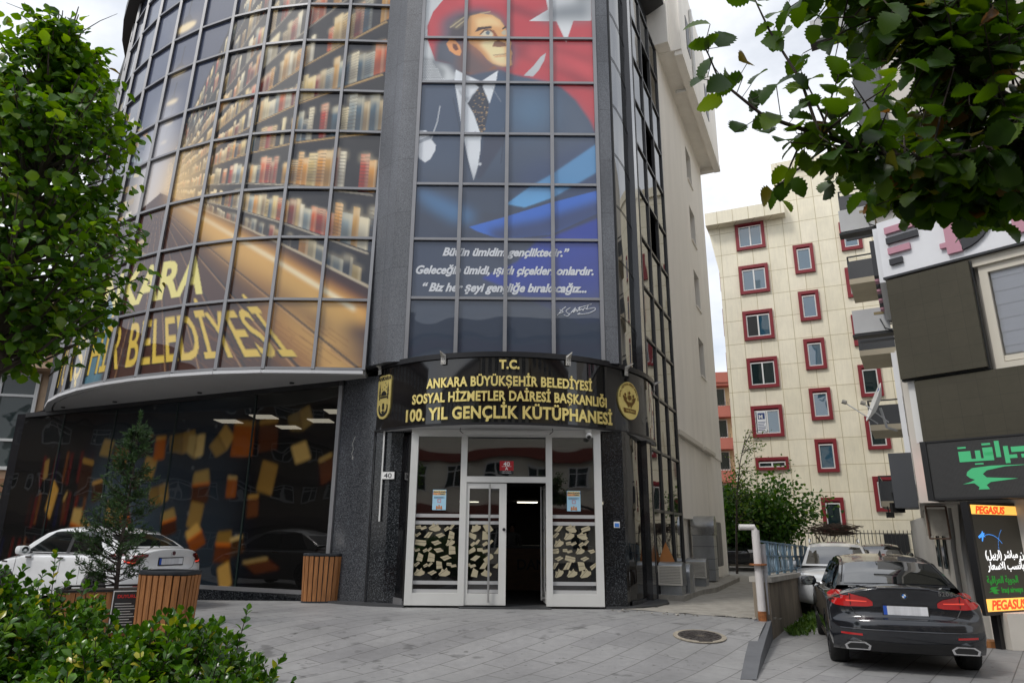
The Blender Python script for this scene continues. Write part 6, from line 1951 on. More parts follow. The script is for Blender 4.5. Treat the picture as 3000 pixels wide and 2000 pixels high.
bc.rear_patch('diffuser', [(-.74, .30, .40), (-.5, .28, .42), (0, .28, .40), (.5, .28, .42), (.74, .30, .40)], M_trim, bb, .008, .02, 16, 3)
bc.seam([(-.66, .84), (-.60, .74), (-.52, .705), (0, .70), (.52, .705), (.60, .74), (.66, .84)], bb)
bc.seam([(-.64, .99), (-.60, 1.045), (0, 1.055), (.60, 1.045), (.64, .99)], bb, .004)
lip = MB(); lip.tube([bc.rear(x, 1.085 - .02 * (x / .6) ** 2, .012) for x in lin(-.62, .62, 13)], .013, 6); lip.build('boot_lip', M_p_dark, bb)
ledge = MB(); ledge.tube([bc.rear(x, .555 + .0 * x, .004) for x in lin(-.8, .8, 13)], .008, 5); ledge.build('bumper_crease', M_p_dark, bb)
def plate_on(c, b, z, w=.52, text=None):
    o_ = c.rear(0, z, .012)
    m_ = MB(); m_.box((-w / 2 - .015, o_.y, z - .075), (w / 2 + .015, o_.y + .03, z + .072)); f_ = m_.build('plate_holder', M_trim, b)
    m_ = MB(); m_.box((-w / 2 + .045, o_.y - .004, z - .055), (w / 2, o_.y - .001, z + .055)); m_.build('number_plate', M_plate, f_)
    m_ = MB(); m_.box((-w / 2, o_.y - .004, z - .055), (-w / 2 + .044, o_.y - .001, z + .055)); m_.build('plate_band', M_plate_blue, f_)
    if text:
        m_ = MB(); put_text(m_, text, (0, o_.y - .002, z - .071), (1, 0, 0), UZ, (0, -1, 0), .022, .002, align='CENTER'); m_.build('holder_lettering', M_pvc, f_)
    return o_
plate_on(bc, bb, .80, text='Borusan Oto')
def roundel(c, b, z, r):
    o_ = c.rear(0, z, .0)
    o_.y -= .008
    m_ = MB(); m_.lathe([(r, -.01), (r, .008)], o_, (0, -1, 0), 32); e_ = m_.build('badge', M_chrome, b)
    m_ = MB(); m_.lathe([(r * .93, .0082), (r * .93, .0095)], o_, (0, -1, 0), 32); m_.build('badge_ring', M_trim, e_)
    wh, blu = MB(), MB()
    for q in range(4):
        pts = [(0, 0)] + [(r * .60 * math.cos(t), r * .60 * math.sin(t)) for t in lin(q * PI / 2, (q + 1) * PI / 2, 8)]
        (blu if q in (1, 3) else wh).plate(pts, o_ + Vector((0, -.0096, 0)), (1, 0, 0), UZ, (0, -1, 0), .002)
    wh.build('badge_white_field', M_pvc, e_); blu.build('badge_blue_field', mat('badge_blue', srgb(40, 120, 210), .4), e_)
roundel(bc, bb, .985, .042)
m_ = MB(); o_ = bc.rear(.50, 1.0, .012); put_text(m_, '520d', bc.rear(.40, 1.0, .012), (1, .05, 0), UZ, (0, -1, 0), .075, .006, bold=.002, spacing=1.15); m_.build('model_lettering', M_chrome, bb)
mirror(bc, bb, M_p_dark, 3.22, .99, .90)
m_ = MB(); m_.add([(-.012, 1.72, 1.455), (.012, 1.72, 1.455), (.012, 1.98, 1.47), (-.012, 1.98, 1.47), (0, 1.76, 1.535), (0, 1.80, 1.54)], [(0, 1, 4), (1, 2, 5, 4), (2, 3, 5), (3, 0, 4, 5)]); m_.build('roof_aerial', M_trim, bb)
m_ = MB()
for sx in (-.42, .42): m_.obox((sx - .12, 1.75, .95), (.24, 0, 0), (0, .08, 0), (0, .04, .28)); m_.obox((sx - .22, 2.6, .8), (.44, 0, 0), (0, .1, 0), (0, -.08, .48))
m_.box((-.7, 1.0, .9), (.7, 1.7, .94)); m_.build('seats', mat('dark_seat', (.02, .02, .022), .8), bb)
m_ = MB(); m_.tube([bc.P(u, .93) + Vector((.004, 0, .004)) for u in lin(.3, 6.5, 18)], .008, 5); m_.tube([bc.P(u, -.93) + Vector((-.004, 0, .004)) for u in lin(.3, 6.5, 18)], .008, 5); m_.build('roof_strip', M_trim, bb)
bmw.location = (5.19, 9.53, -.02); bmw.rotation_euler = (0, 0, R(-20.3))

# --- white saloon on the forecourt -----------------------------------------
M_p_white = paint('white_car_paint', (.74, .75, .76), 0, .3)
cl = [(.60, 1.10), (.85, 1.235), (1.2, 1.375), (1.6, 1.465), (2.1, 1.497), (2.6, 1.48), (2.95, 1.39), (3.3, 1.2), (3.52, 1.04)]
egea, ec, eb = make_sedan('parked_car', 'white saloon parked along the dark glass with floating books', M_p_white, 4.53, .85, 1.09, 1.03, 1.497, .985, cl, (.58, .775), (.15, 1.8), (5.7, 7.8),
        [(.98, 1.40, 1.45, 1.32), (1.44, 1.92, 1.96, 1.49), (2.02, 3.22, 2.62, 2.06)], [(1.92, 2.02, 2.06, 1.96), (1.40, 1.44, 1.49, 1.45)], 1.39, .315, (.98, 3.62), .875, M_rim_dark, 14)
for sx in (-1, 1):
    lamp = ec.rear_patch('tail_lamp', [(sx * .50, .945, .99), (sx * .60, .90, 1.005), (sx * .66, .80, 1.01), (sx * .80, .82, 1.005), (sx * .845, .87, .98)], M_red_dark, eb, .010, .06, 14, 5)
    ec.rear_patch('lamp_bar', [(sx * .62, .825, .85), (sx * .74, .83, .855), (sx * .83, .86, .88)], mat('tail_lamp_bright', (.8, .08, .05), .2, emit=.35), lamp, .014, .005, 8, 2)
    ec.rear_patch('lamp_bar', [(sx * .58, .965, .975), (sx * .82, .965, .975)], M_red_lamp, lamp, .014, .005, 8, 2)
    for y in (2.0, 2.95):
        m_ = MB(); m_.beam((sx * .905, y - .12, .90), (sx * .905, y + .08, .90), .02, .03); m_.build('door_handle', M_chrome, eb)
    m_ = MB()
    for y in (1.40, 2.0, 3.35): m_.tube([(sx * .889, y, .93), (sx * .893, y + .01, .7), (sx * .882, y + .03, .45)], .004, 4)
    m_.build('door_gap', mat('gap_shadow_grey', (.12, .12, .12), .8), eb)
    m_ = MB(); m_.beam((sx * .878, 3.62, .80), (sx * .878, 3.80, .81), .012, .03); m_.build('side_repeater', M_chrome, eb)
plate_on(ec, eb, .855)
roundel_o = ec.rear(0, 1.0, .004)
m_ = MB(); m_.lathe([(.045, 0), (.045, .012), (.03, .016)], roundel_o, (0, -1, 0), 24); e_ = m_.build('badge', M_chrome, eb); m_ = MB(); m_.lathe([(.034, .0165), (.034, .018)], roundel_o, (0, -1, 0), 24); m_.build('badge_face', mat('badge_plum', (.08, .03, .04), .3), e_)
m_ = MB(); put_text(m_, 'AEGEA', ec.rear(-.50, .985, .006), (1, 0, 0), UZ, (0, -1, 0), .045, .004, spacing=1.15); m_.build('model_lettering', M_chrome, eb)
ec.rear_patch('lower_bumper', [(-.74, .27, .43), (0, .27, .44), (.74, .27, .43)], M_trim, eb, .008, .02, 14, 3)
ec.rear_patch('reflector', [(-.7, .44, .47), (-.3, .44, .465)], M_red_lamp, eb, .010, .01, 6, 2); ec.rear_patch('reflector', [(.7, .44, .47), (.3, .44, .465)], M_red_lamp, eb, .010, .01, 6, 2)
ec.seam([(-.62, .94), (-.56, .75), (-.48, .715), (0, .71), (.48, .715), (.56, .75), (.62, .94)], eb, .004)
mirror(ec, eb, M_p_white, 3.02, 1.03, .86)
egea.location = (-6.34, 13.58, .31); egea.rotation_euler = (0, 0, R(65.5))

# --- cars farther down the alley --------------------------------------------
def suv_profile(L):
    return [(.40, .32, .55, .34), (.16, .36, .40, .36), (.06, .46, .32, .44), (.02, .58, .29, .55), (.02, .70, .29, .66), (.06, .80, .30, .74), (.10, .95, .30, .82), (.13, 1.05, .33, .92), (.25, 1.10, .42, .99), (.5, 1.10, .6, 1.02), (1.2, 1.08, 1.3, 1.03), (2.2, 1.07, 2.2, 1.02),
            (3.0, 1.07, 3.0, 1.0), (L - 1.1, 1.05, L - 1.15, .97), (L - .5, .97, L - .65, .91), (L - .14, .84, L - .45, .8), (L - .03, .68, L - .35, .66), (L, .5, L - .32, .5), (L - .04, .36, L - .36, .38), (L - .2, .28, L - .5, .32), (L - 1.2, .26, L - 1.2, .3), (L / 2, .25, L / 2, .28), (1.2, .26, 1.2, .3)]
def make_suv(label, m, L, W, H, loc, rz, rails=True):
    t = thing('parked_car', label, 'car')
    c = Car(suv_profile(L), W, [(0, 0), (1, 0), (1, 1)], (.58, .78), .34, (.9, L - .85), W + .02)
    c.rear_span = (5, 50)
    c.cabline = [(.22, 1.06), (.35, 1.3), (.52, H - .08), (.8, H - .02), (1.6, H), (2.3, H - .03), (2.6, H - .12), (2.95, 1.3), (3.25, 1.08)]
    c.belt, c.roofz, c.rw, c.ws = 1.03, H, (.2, 1.8), (5.8, 7.8)
    c.sidewin = [(.55, 1.2, 1.2, .75), (1.26, 1.95, 1.95, 1.26), (2.02, 2.95, 2.5, 2.02)]; c.pillars = [(1.95, 2.02, 2.02, 1.95)]; c.winz = H - .13
    b = c.body(m, t); c.cabin(m, t); c.wheels(t, M_rim, 10)
    for sx in (-1, 1):
        c.rear_patch('tail_lamp', [(sx * .55, .88, .96), (sx * .7, .84, 1.0), (sx * .83, .88, .98)], M_red_lamp, b, .010, .05, 10, 4)
        q = MB(); q.plate([(-.2, -.05), (.14, -.07), (.2, .05), (-.12, .06)], (sx * (W * .74), L - .20, .82), (1, -.35 * sx, 0), (0, -.25, 1), (0, 1, .2), .05); q.build('headlamp', M_headlamp, b)
        if rails:
            q = MB(); q.tube([(sx * .56, .75, H), (sx * .56, .85, H + .05), (sx * .56, 2.2, H + .05), (sx * .56, 2.35, H - .01)], .02, 6); q.build('roof_rail', M_chrome, b)
    plate_on(c, b, .80)
    q = MB(); q.plate([(-.5, .5), (.5, .5), (.55, .72), (-.55, .72)], (0, L - .03, 0), (1, 0, 0), (0, 0, 1), (0, 1, 0), .03); q.build('grille', M_trim, b)
    mirror(c, b, m, 2.85, 1.1, W)
    t.location = loc; t.rotation_euler = (0, 0, R(rz))
    return t
make_suv('silver white crossover with roof rails parked in front of the dark grey saloon', paint('pearl_white_paint', (.62, .64, .66), .2, .3), 4.38, .87, 1.62, (8.95, 19.7, -.02), 156)
make_suv('dark car nearest the far fence, roof just showing over the grey saloon', paint('black_car_paint', (.016, .016, .018), .2, .25), 4.4, .87, 1.52, (13.6, 26.2, -.02), -28, False)
make_suv('black car behind the rail at the far end of the alley, front towards us', paint('black_car_paint', (.016, .016, .018), .2, .25), 4.3, .86, 1.72, (11.2, 34.2, .30), 158, False)
# ------------------------------------------------------------------ signs and fittings on the library
M_redsign = mat('sign_red', srgb(172, 28, 38), .45); M_whitep = mat('sign_white', srgb(232, 232, 230), .5)
X1, NY = Vector((1, 0, 0)), Vector((0, -1, 0))
t = thing('number_plate_sign', 'white house number plate 40 on the dark granite left of the entrance', 'sign', (-2.62, 14.86, 2.9), R(-14))
m = MB(); m.box((-.16, -.03, -.09), (.16, .0, .09)); m.build('plate', M_dark, t)
m = MB(); m.box((-.145, -.034, -.075), (.145, -.0305, .075)); m.build('plate_face', M_whitep, t)
m = MB(); put_text(m, '40', (0, -.0355, -.05), X1, UZ, NY, .145, .003, align='CENTER', width=1.25); m.build('numerals', M_blk, t)
t = thing('number_plate_sign', 'red house number plate 40/A hung inside the glass over the doors', 'sign', (-.09, DY + .055, 3.0))
m = MB(); m.box((-.145, -.012, -.01), (.145, 0, .19)); m.build('plate', M_redsign, t)
m = MB(); put_text(m, '40', (0, -.013, .085), X1, UZ, NY, .125, .003, align='CENTER', bold=.002, width=1.1); put_text(m, 'A', (0, -.013, .005), X1, UZ, NY, .085, .003, align='CENTER', bold=.002); m.box((-.10, -.016, .073), (.10, -.0125, .08)); m.build('numerals', M_whitep, t)
m = MB(); m.box((-.145, -.012, -.075), (.145, 0, -.0115)); m.build('lower_plate', M_blk, t)
m = MB(); put_text(m, 'ÇAMLI CADDESİ', (0, -.013, -.037), X1, UZ, NY, .024, .002, align='CENTER'); put_text(m, 'KIZILAY MAHALLESİ', (0, -.013, -.068), X1, UZ, NY, .022, .002, align='CENTER'); m.build('small_lettering', M_whitep, t)
def poster(x, lab):
    t = thing('poster', lab, 'poster', (x, DY + .0635, 2.18), 0, 'student meal posters on the entrance glass')
    m = MB(); m.box((-.14, -.004, 0), (.14, 0, .41)); m.build('paper', mat('poster_blue', srgb(168, 210, 232), .6), t)
    m = MB(); m.box((-.125, -.006, .30), (.125, -.0045, .395)); m.build('title_band', mat('poster_yellow', srgb(238, 214, 150), .6), t)
    m = MB(); put_text(m, 'ÖĞRENCİLERİMİZE', (0, -.0065, .352), X1, UZ, NY, .034, .002, align='CENTER', bold=.001); put_text(m, 'YEMEK', (.06, -.0065, .312), X1, UZ, NY, .036, .002, align='CENTER', bold=.001)
    for k in range(3): m.box((-.11, -.006, .262 - k * .014), (.11 - .03 * (k % 2), -.0045, .267 - k * .014))
    m.build('dark_print', mat('poster_navy', srgb(34, 44, 84), .6), t)
    m = MB(); put_text(m, 'ÜCRETSİZ', (-.055, -.0065, .312), X1, UZ, NY, .036, .002, align='CENTER', bold=.001); m.frame((-.035, -.006, .15), X1, UZ, NY, .07, .07, .008, .001); m.build('red_print', mat('poster_red', srgb(206, 50, 50), .6), t)
    m = MB()
    for q, (sx, h, c) in enumerate(((-.045, .085, 0), (0, .10, 1), (.045, .085, 0))):
        m.plate([(sx - .02, .02), (sx + .02, .02), (sx + .02, .06), (sx + .014, .065), (sx + .016, h), (sx - .016, h), (sx - .014, .065), (sx - .02, .06)], (0, -.0045, 0), X1, UZ, NY, .002)
    m.build('drawn_people', mat('poster_orange', srgb(196, 130, 80), .6), t)
    m = MB(); m.box((-.06, -.006, .01), (-.035, -.0045, .018)); m.box((.035, -.006, .01), (.06, -.0045, .018)); m.build('footer_marks', mat('poster_navy', srgb(34, 44, 84), .6), t)
poster(-1.475, 'blue student meal poster on the glass left of the door')
poster(1.305, 'blue student meal poster on the glass right of the doors')
t = thing('tube_light', 'unlit white tube light fitting above the entrance frame', 'lamp', (-.1, 14.22, 3.70))
m = MB(); m.box((-.86, -.03, 0), (.86, .05, .075)); m.build('lamp_body', mat('lamp_housing', srgb(206, 206, 204), .4), t)
m = MB(); m.tube([(-.9, -.02, .02), (-.97, 0, .08), (-.96, .02, .17)], .008, 5); m.tube([(.9, -.02, .02), (.97, 0, .08), (.96, .02, .17)], .008, 5); m.build('cable', M_black, t)
def camera_dome(loc, lab):
    t = thing('security_camera', lab, 'camera', loc, 0, 'white security cameras')
    m = MB(); m.lathe([(.07, .0), (.075, -.03), (.06, -.07), (.045, -.08)], n=20); m.build('mount', M_pvc, t, smooth=50)
    m = MB(); m.lathe([(.055, -.09), (.066, -.06), (.06, .02), (.05, .06)], (0, -.02, -.11), (0, .6, .5), 20); h_ = m.build('camera_head', M_pvc, t, smooth=50)
    m = MB(); m.lathe([(.042, 0), (.042, .02)], (0, -.075, -.165), (0, -.6, -.5), 16); m.build('lens', M_black, h_)
camera_dome((1.62, 14.30, 3.84), 'white dome camera hanging under the canopy at the right door post')
camera_dome((-13.9, 20.4, 5.05), 'small white camera at the far left end of the mural soffit')
for k, (a, lab) in enumerate(((-1.26, 'leftmost white lamp bracket on the canopy top edge'), (-.83, 'white lamp bracket over the gold city crest'), (-.345, 'white lamp bracket above the word ANKARA on the canopy'), (.36, 'white lamp bracket above the end of the canopy wording'), (.79, 'white lamp bracket just left of the round gold badge'), (1.30, 'rightmost white lamp bracket at the canopy corner'))):
    p = can(a, CZ1 + .03, CR + .02)
    t = thing('lamp_bracket', lab, 'bracket', p, a, 'lamp brackets along the canopy edge')
    m = MB(); m.box((-.055, -.035, -.20), (.055, -.012, .0)); m.add([(-.05, -.04, 0), (.05, -.04, 0), (0, -.22, .05), (-.05, -.04, -.05), (.05, -.04, -.05), (0, -.22, .035)], [(0, 1, 2), (5, 4, 3), (0, 3, 4, 1), (1, 4, 5, 2), (2, 5, 3, 0)]); m.build('bracket_arm', mat('weathered_white', srgb(190, 188, 182), .6, var=(9, .15)), t)
    m = MB()
    for dx in (-.04, .04):
        for dz in (-.20, -.12): m.lathe([(.01, 0), (.01, .006)], (dx * .7, -.036, dz + .03), (0, -1, 0), 8)
    m.build('bolts', M_dark, t)
m = MB(); m.tube([(-3.42, 14.98, 3.74), (-3.46, 14.94, 3.58), (-3.43, 14.94, 3.46), (-3.46, 14.93, 3.36), (-3.43, 14.93, 3.30)], .006, 5); m.lathe([(.016, 0), (.02, .04), (.01, .07)], (-3.43, 14.93, 3.24), n=8); tag(m.build('loose_cable', mat('grey_cable', (.22, .22, .21), .6)), 'short frayed cable end dangling on the granite under the canopy', 'cable')
m = MB(); m.box((2.13, 14.535, 1.86), (2.25, 14.555, 1.98)); t = m.build('sticker', M_pvc); tag(t, 'small blue and white sticker on the dark granite right of the entrance', 'sticker')
m = MB(); m.box((2.145, 14.53, 1.875), (2.235, 14.5345, 1.95)); m.build('sticker_print', mat('sticker_blue', srgb(60, 120, 200), .5), t)

# reception inside the door
t = thing('reception_desk', 'dark timber reception desk with lettering, dim behind the open door', 'desk', (.55, 19.0, .31))
m = MB(); m.box((-1.6, 0, 0), (1.6, .7, 1.05)); m.build('desk_front', mat('desk_timber', (.16, .075, .035), .5, var=(3, .3), stretch=(1, 1, 6)), t)
m = MB(); m.box((-1.7, -.08, 1.05), (1.7, .75, 1.12)); m.box((-.9, -.02, 0), (-.62, .0, 1.0)); m.build('desk_top', M_dark, t)
m = MB(); put_text(m, 'DANIŞMA', (-.38, -.006, .52), X1, UZ, NY, .36, .006, bold=.006); m.build('desk_lettering', M_black, t)
def person(loc, label, shirt, rz=0.0):
    """standing figure grown as one skin from a jointed skeleton"""
    J = {'pel': (0, 0, .95, .135), 'bel': (0, 0, 1.10, .125), 'che': (0, -.01, 1.28, .145), 'sho': (0, 0, 1.40, .10), 'nec': (0, 0, 1.48, .052), 'hea': (0, -.015, 1.57, .080), 'top': (0, -.01, 1.68, .075),
         'sl': (-.19, 0, 1.38, .055), 'el': (-.25, .03, 1.12, .042), 'wl': (-.20, -.16, .98, .03), 'hl': (-.17, -.24, .96, .028), 'sr': (.19, 0, 1.38, .055), 'er': (.25, .03, 1.12, .042), 'wr': (.20, -.16, .98, .03), 'hr': (.17, -.24, .96, .028),
         'hpl': (-.09, 0, .88, .095), 'kl': (-.10, -.02, .48, .06), 'al': (-.10, .02, .09, .042), 'fl': (-.11, -.12, .035, .036), 'hpr': (.09, 0, .88, .095), 'kr': (.10, -.02, .48, .06), 'ar': (.10, .02, .09, .042), 'fr': (.11, -.12, .035, .036)}
    E_ = [('pel', 'bel'), ('bel', 'che'), ('che', 'sho'), ('sho', 'nec'), ('nec', 'hea'), ('hea', 'top'), ('sho', 'sl'), ('sl', 'el'), ('el', 'wl'), ('wl', 'hl'), ('sho', 'sr'), ('sr', 'er'), ('er', 'wr'), ('wr', 'hr'), ('pel', 'hpl'), ('hpl', 'kl'), ('kl', 'al'), ('al', 'fl'), ('pel', 'hpr'), ('hpr', 'kr'), ('kr', 'ar'), ('ar', 'fr')]
    ks = list(J); me = bpy.data.meshes.new('person')
    me.from_pydata([J[k][:3] for k in ks], [(ks.index(a), ks.index(b)) for a, b in E_], [])
    o = bpy.data.objects.new('person', me); COL.objects.link(o)
    sk = o.modifiers.new('skin', 'SKIN')
    for i, k in enumerate(ks):
        me.skin_vertices[0].data[i].radius = (J[k][3], J[k][3]); me.skin_vertices[0].data[i].use_root = (k == 'pel')
    sb = o.modifiers.new('smooth', 'SUBSURF'); sb.levels = 2; sb.render_levels = 2
    dg = bpy.context.evaluated_depsgraph_get(); dg.update()
    m2 = bpy.data.meshes.new_from_object(o.evaluated_get(dg)); bpy.data.objects.remove(o)
    for q in (mat('skin', (.42, .25, .18), .6), shirt, mat('dark_trousers', (.03, .03, .04), .8)): m2.materials.append(q)
    for p in m2.polygons:
        z = p.center.z; x = abs(p.center.x)
        p.material_index = 0 if z > 1.47 or (z < 1.06 and p.center.y < -.13 and x > .12 and z > .9) else (1 if z > .96 else 2)
        p.use_smooth = True
    b = link('person', m2); tag(b, label, 'person'); b.location = loc; b.rotation_euler = (0, 0, rz)
    m_ = MB(); m_.lathe([(.02, .125), (.07, .10), (.092, .05), (.09, .0), (.085, -.03)], (0, .012, 1.61), (0, .25, 1), 18); m_.build('hair', mat('dark_hair', (.012, .01, .008), .7), b, smooth=60)
    m_ = MB()
    for sx in (-1, 1): m_.lathe([(.011, -.004), (.011, .004)], (sx * .03, -.092, 1.60), (0, -1, 0), 8)
    m_.box((-.022, -.094, 1.535), (.022, -.088, 1.541)); m_.build('eyes_and_mouth', M_black, b)
    m_ = MB(); m_.add([(-.012, -.088, 1.565), (.012, -.088, 1.565), (0, -.108, 1.563), (0, -.088, 1.60)], [(0, 2, 1), (0, 3, 2), (1, 2, 3)]); m_.build('nose', mat('skin', (.42, .25, .18), .6), b)
person((.05, 19.95, .31), 'person in a pale shirt standing behind the dim reception desk', mat('pale_shirt', (.30, .30, .32), .8))

# ------------------------------------------------------------------ litter bins, planter
M_slat = mat('oiled_pine', (.30, .125, .04), .55, var=(5, .35), stretch=(5, 5, .5))
def litter_bin(loc, rz, label):
    t = thing('litter_bin', label, 'litter bin', loc, rz, 'slatted wooden litter bins')
    a, b = .43, .30
    def outline(k, grow=1.0):       # stretched octagon-like oval
        pts = []
        for q in range(k):
            th = 2 * PI * q / k
            c, s_ = math.cos(th), math.sin(th)
            r = 1 / ((abs(c) ** 3.2 + abs(s_) ** 3.2) ** (1 / 3.2))
            pts.append((a * r * c * grow, b * r * s_ * grow))
        return pts
    m = MB(); n = 26; o = outline(n)
    for q in range(n):
        p0 = Vector((*o[q], 0)); p1 = Vector((*o[(q + 1) % n], 0)); d = (p1 - p0); mid = (p0 + p1) / 2
        nrm = Vector((d.y, -d.x, 0)).normalized(); w = d.normalized() * (d.length * .78)
        bot = mid * .96; top = mid * 1.04
        dz = rnd.uniform(-.006, .006)
        m.add([bot - w / 2 + Vector((0, 0, .05)), bot + w / 2 + Vector((0, 0, .05)), bot + w / 2 - nrm * .03 + Vector((0, 0, .05)), bot - w / 2 - nrm * .03 + Vector((0, 0, .05)),
               top - w / 2 + Vector((0, 0, 1.04 + dz)), top + w / 2 + Vector((0, 0, 1.04 + dz)), top + w / 2 - nrm * .03 + Vector((0, 0, 1.04 + dz)), top - w / 2 - nrm * .03 + Vector((0, 0, 1.04 + dz))],
              [(0, 3, 2, 1), (4, 5, 6, 7), (0, 1, 5, 4), (1, 2, 6, 5), (2, 3, 7, 6), (3, 0, 4, 7)])
    m.build('slats', M_slat, t)
    m = MB(); o1, o2 = outline(40, 1.02), outline(40, .80)
    for z0, z1, oo in ((1.05, 1.10, o1), (.0, .05, outline(40, .97))):
        m.prism(oo, z0, z1) if z0 < .5 else None
    vs = [(x, y, 1.05) for x, y in o1] + [(x * 1.02, y * 1.02, 1.085) for x, y in o1] + [(x, y, 1.11) for x, y in o1] + [(x, y, 1.11) for x, y in o2] + [(x, y, .95) for x, y in o2]
    m.add(vs, [(r_ * 40 + q, r_ * 40 + (q + 1) % 40, (r_ + 1) * 40 + (q + 1) % 40, (r_ + 1) * 40 + q) for r_ in range(4) for q in range(40)])
    m.build('rim', mat('bin_black', (.02, .024, .03), .4), t, smooth=40)
    m = MB(); m.prism(outline(24, .90), .05, 1.0); m.build('inner_bucket', M_black, t)
    t.scale = (.93, .93, .90)
litter_bin((-4.02, 15.42, .29), R(8), 'slatted wooden litter bin standing at the granite beside the glass')
litter_bin((-4.92, 10.45, .17), R(-14), 'slatted wooden litter bin nearer the street, behind the white flecked hedge')
pl_ = thing('planter', 'square black edged timber planter holding the small conifer, notice on its side', 'planter', (-6.15, 11.05, .20), R(24))
pl_.scale = (.95, .95, .80)
m = MB()
for k in range(9): m.box((-.6 + k * .134, -.605, .06), (-.6 + k * .134 + .122, -.58, .82))
for k in range(9): m.box((.58, -.6 + k * .134, .06), (.605, -.6 + k * .134 + .122, .82)); m.box((-.605, -.6 + k * .134, .06), (-.58, -.6 + k * .134 + .122, .82))
m.build('timber_panels', M_slat, pl_)
m = MB()
for x in (-.62, .56):
    for y in (-.62, .56): m.box((x, y, 0), (x + .06, y + .06, .86))
m.box((-.62, -.618, .82), (.62, -.56, .855)); m.box((-.62, .56, .82), (.62, .618, .855)); m.box((-.618, -.56, .82), (-.56, .56, .855)); m.box((.56, -.56, .82), (.618, .56, .855)); m.build('steel_frame', M_black, pl_)
m = MB(); m.box((-.57, -.57, .05), (.57, .57, .80)); m.build('soil', mat('soil', (.04, .028, .02), .95, var=(12, .4)), pl_)
t = thing('notice_board', 'dark notice with a white border and red heading on the planter side', 'notice', (-5.62, 10.635, .30), R(24))
m = MB(); m.box((-.17, -.02, 0), (.22, 0, .58)); m.build('board', mat('notice_black', (.03, .03, .032), .5), t)
m = MB(); m.frame((-.16, -.0205, .01), X1, UZ, NY, .37, .56, .014, .003)
for k in range(9): m.box((-.12, -.022, .10 + k * .036), (.17 - .04 * (k % 3), -.0205, .108 + k * .036))
m.build('white_print', M_pvc, t)
m = MB(); put_text(m, 'DUYURU', (.025, -.0215, .47), X1, UZ, NY, .062, .002, align='CENTER', bold=.002); m.build('red_heading', mat('poster_red', srgb(206, 50, 50), .6), t)

# ------------------------------------------------------------------ manhole, kerb, ramp stone
def ground_thing(name, label, cat, mb, m, **k):
    o = mb.build(name, m, **k); tag(o, label, cat); return o
mh = thing('manhole_cover', 'round iron manhole cover set in the paving', 'manhole cover', (2.93, 11.35, gz(2.93, 11.35) + .004)); mh.rotation_euler = (R(6), 0, 0)
m = MB(); m.lathe([(.0, .0), (.40, .0), (.40, .012), (.33, .014), (.0, .014)], n=36); m.build('cement_ring', mat('cement', srgb(150, 142, 128), .9, var=(14, .25)), mh)
m = MB(); m.lathe([(.33, .012), (.325, .020), (.30, .020), (.29, .015), (.25, .015), (.245, .02), (.20, .02), (.195, .015), (.15, .015), (.145, .02), (.08, .02), (.075, .014), (.0, .014)], n=40)
m.box((-.10, -.36, .008), (.10, -.30, .02))
for k in range(16):
    a = 2 * PI * k / 16; m.beam((.1 * math.cos(a), .1 * math.sin(a), .02), (.29 * math.cos(a), .29 * math.sin(a), .02), .012, .01)
m.build('iron_lid', mat('cast_iron', (.055, .048, .045), .7, .3, var=(12, .3)), mh)
kerb = MB()
kp = [(-9.5, 9.35), (-6.0, 8.9), (-3.4, 8.35), (-2.65, 8.06), (-2.15, 7.55), (-1.9, 6.9), (-1.85, 5.4), (-1.9, 3.0)]
for a, b in zip(kp[:-1], kp[1:]):
    n = max(1, int(math.dist(a, b) / .8))
    for i in range(n):
        p = Vector((a[0] + (b[0] - a[0]) * i / n, a[1] + (b[1] - a[1]) * i / n, 0)); q = Vector((a[0] + (b[0] - a[0]) * (i + 1) / n, a[1] + (b[1] - a[1]) * (i + 1) / n, 0)); d = (q - p).normalized() * .006
        kerb.beam(p + d + Vector((0, 0, .02)), q - d + Vector((0, 0, .02)), .16, .16)
tag(kerb.build('kerb', mat('kerb_stone', srgb(112, 112, 112), .8, var=(4, .15))), kind='structure')
bed = MB(); bed.prism([(x - .08, y - .08) for x, y in kp] + [(-12, 3), (-12, 9.4)], -.02, .06)
tag(bed.build('planting_bed_soil', mat('soil', (.04, .028, .02), .95, var=(12, .4))), kind='structure')
st = MB()
st.add([(2.86, 9.25, .012), (3.06, 9.25, .012), (4.60, 12.85, .31), (4.30, 12.85, .312), (2.86, 9.25, -.1), (3.06, 9.25, -.1), (4.60, 12.85, -.1), (4.30, 12.85, -.1),
        (3.06 + .42, 10.25, .13), (2.86 + .40, 10.25, .13)], [(0, 1, 8, 9), (9, 8, 2, 3), (4, 7, 6, 5), (0, 4, 5, 1), (2, 6, 7, 3), (1, 5, 6, 2, 8), (0, 9, 3, 7, 4)])
tag(st.build('ramp_edge', mat('dark_slate_edge', srgb(98, 100, 104), .75, var=(3, .15))), kind='structure')
# ------------------------------------------------------------------ retaining wall, railing, post
WALLP = [(4.33, 12.90), (6.2, 16.35), (9.5, 22.45), (12.9, 28.65)]
M_oldc = mat('stained_concrete', srgb(128, 118, 104), .95, var=(2.6, .38), bmp=.6, stretch=(1, 1, .35))
def wall_top(y): return .93 - (y - 12.86) / (28.6 - 12.86) * .42
m = MB()
for a, b in zip(WALLP[:-1], WALLP[1:]):
    d = Vector((b[0] - a[0], b[1] - a[1], 0)).normalized(); s_ = Vector((d.y, -d.x, 0)) * .28
    A_, B_ = Vector((*a, -.05)), Vector((*b, -.05))
    za, zb = wall_top(a[1]), wall_top(b[1])
    vs = [A_, A_ + s_, B_ + s_, B_]
    m.add(vs + [Vector((v.x, v.y, za if i < 2 else zb)) for i, v in enumerate(vs)], [(0, 3, 2, 1), (4, 5, 6, 7), (0, 1, 5, 4), (1, 2, 6, 5), (2, 3, 7, 6), (3, 0, 4, 7)])
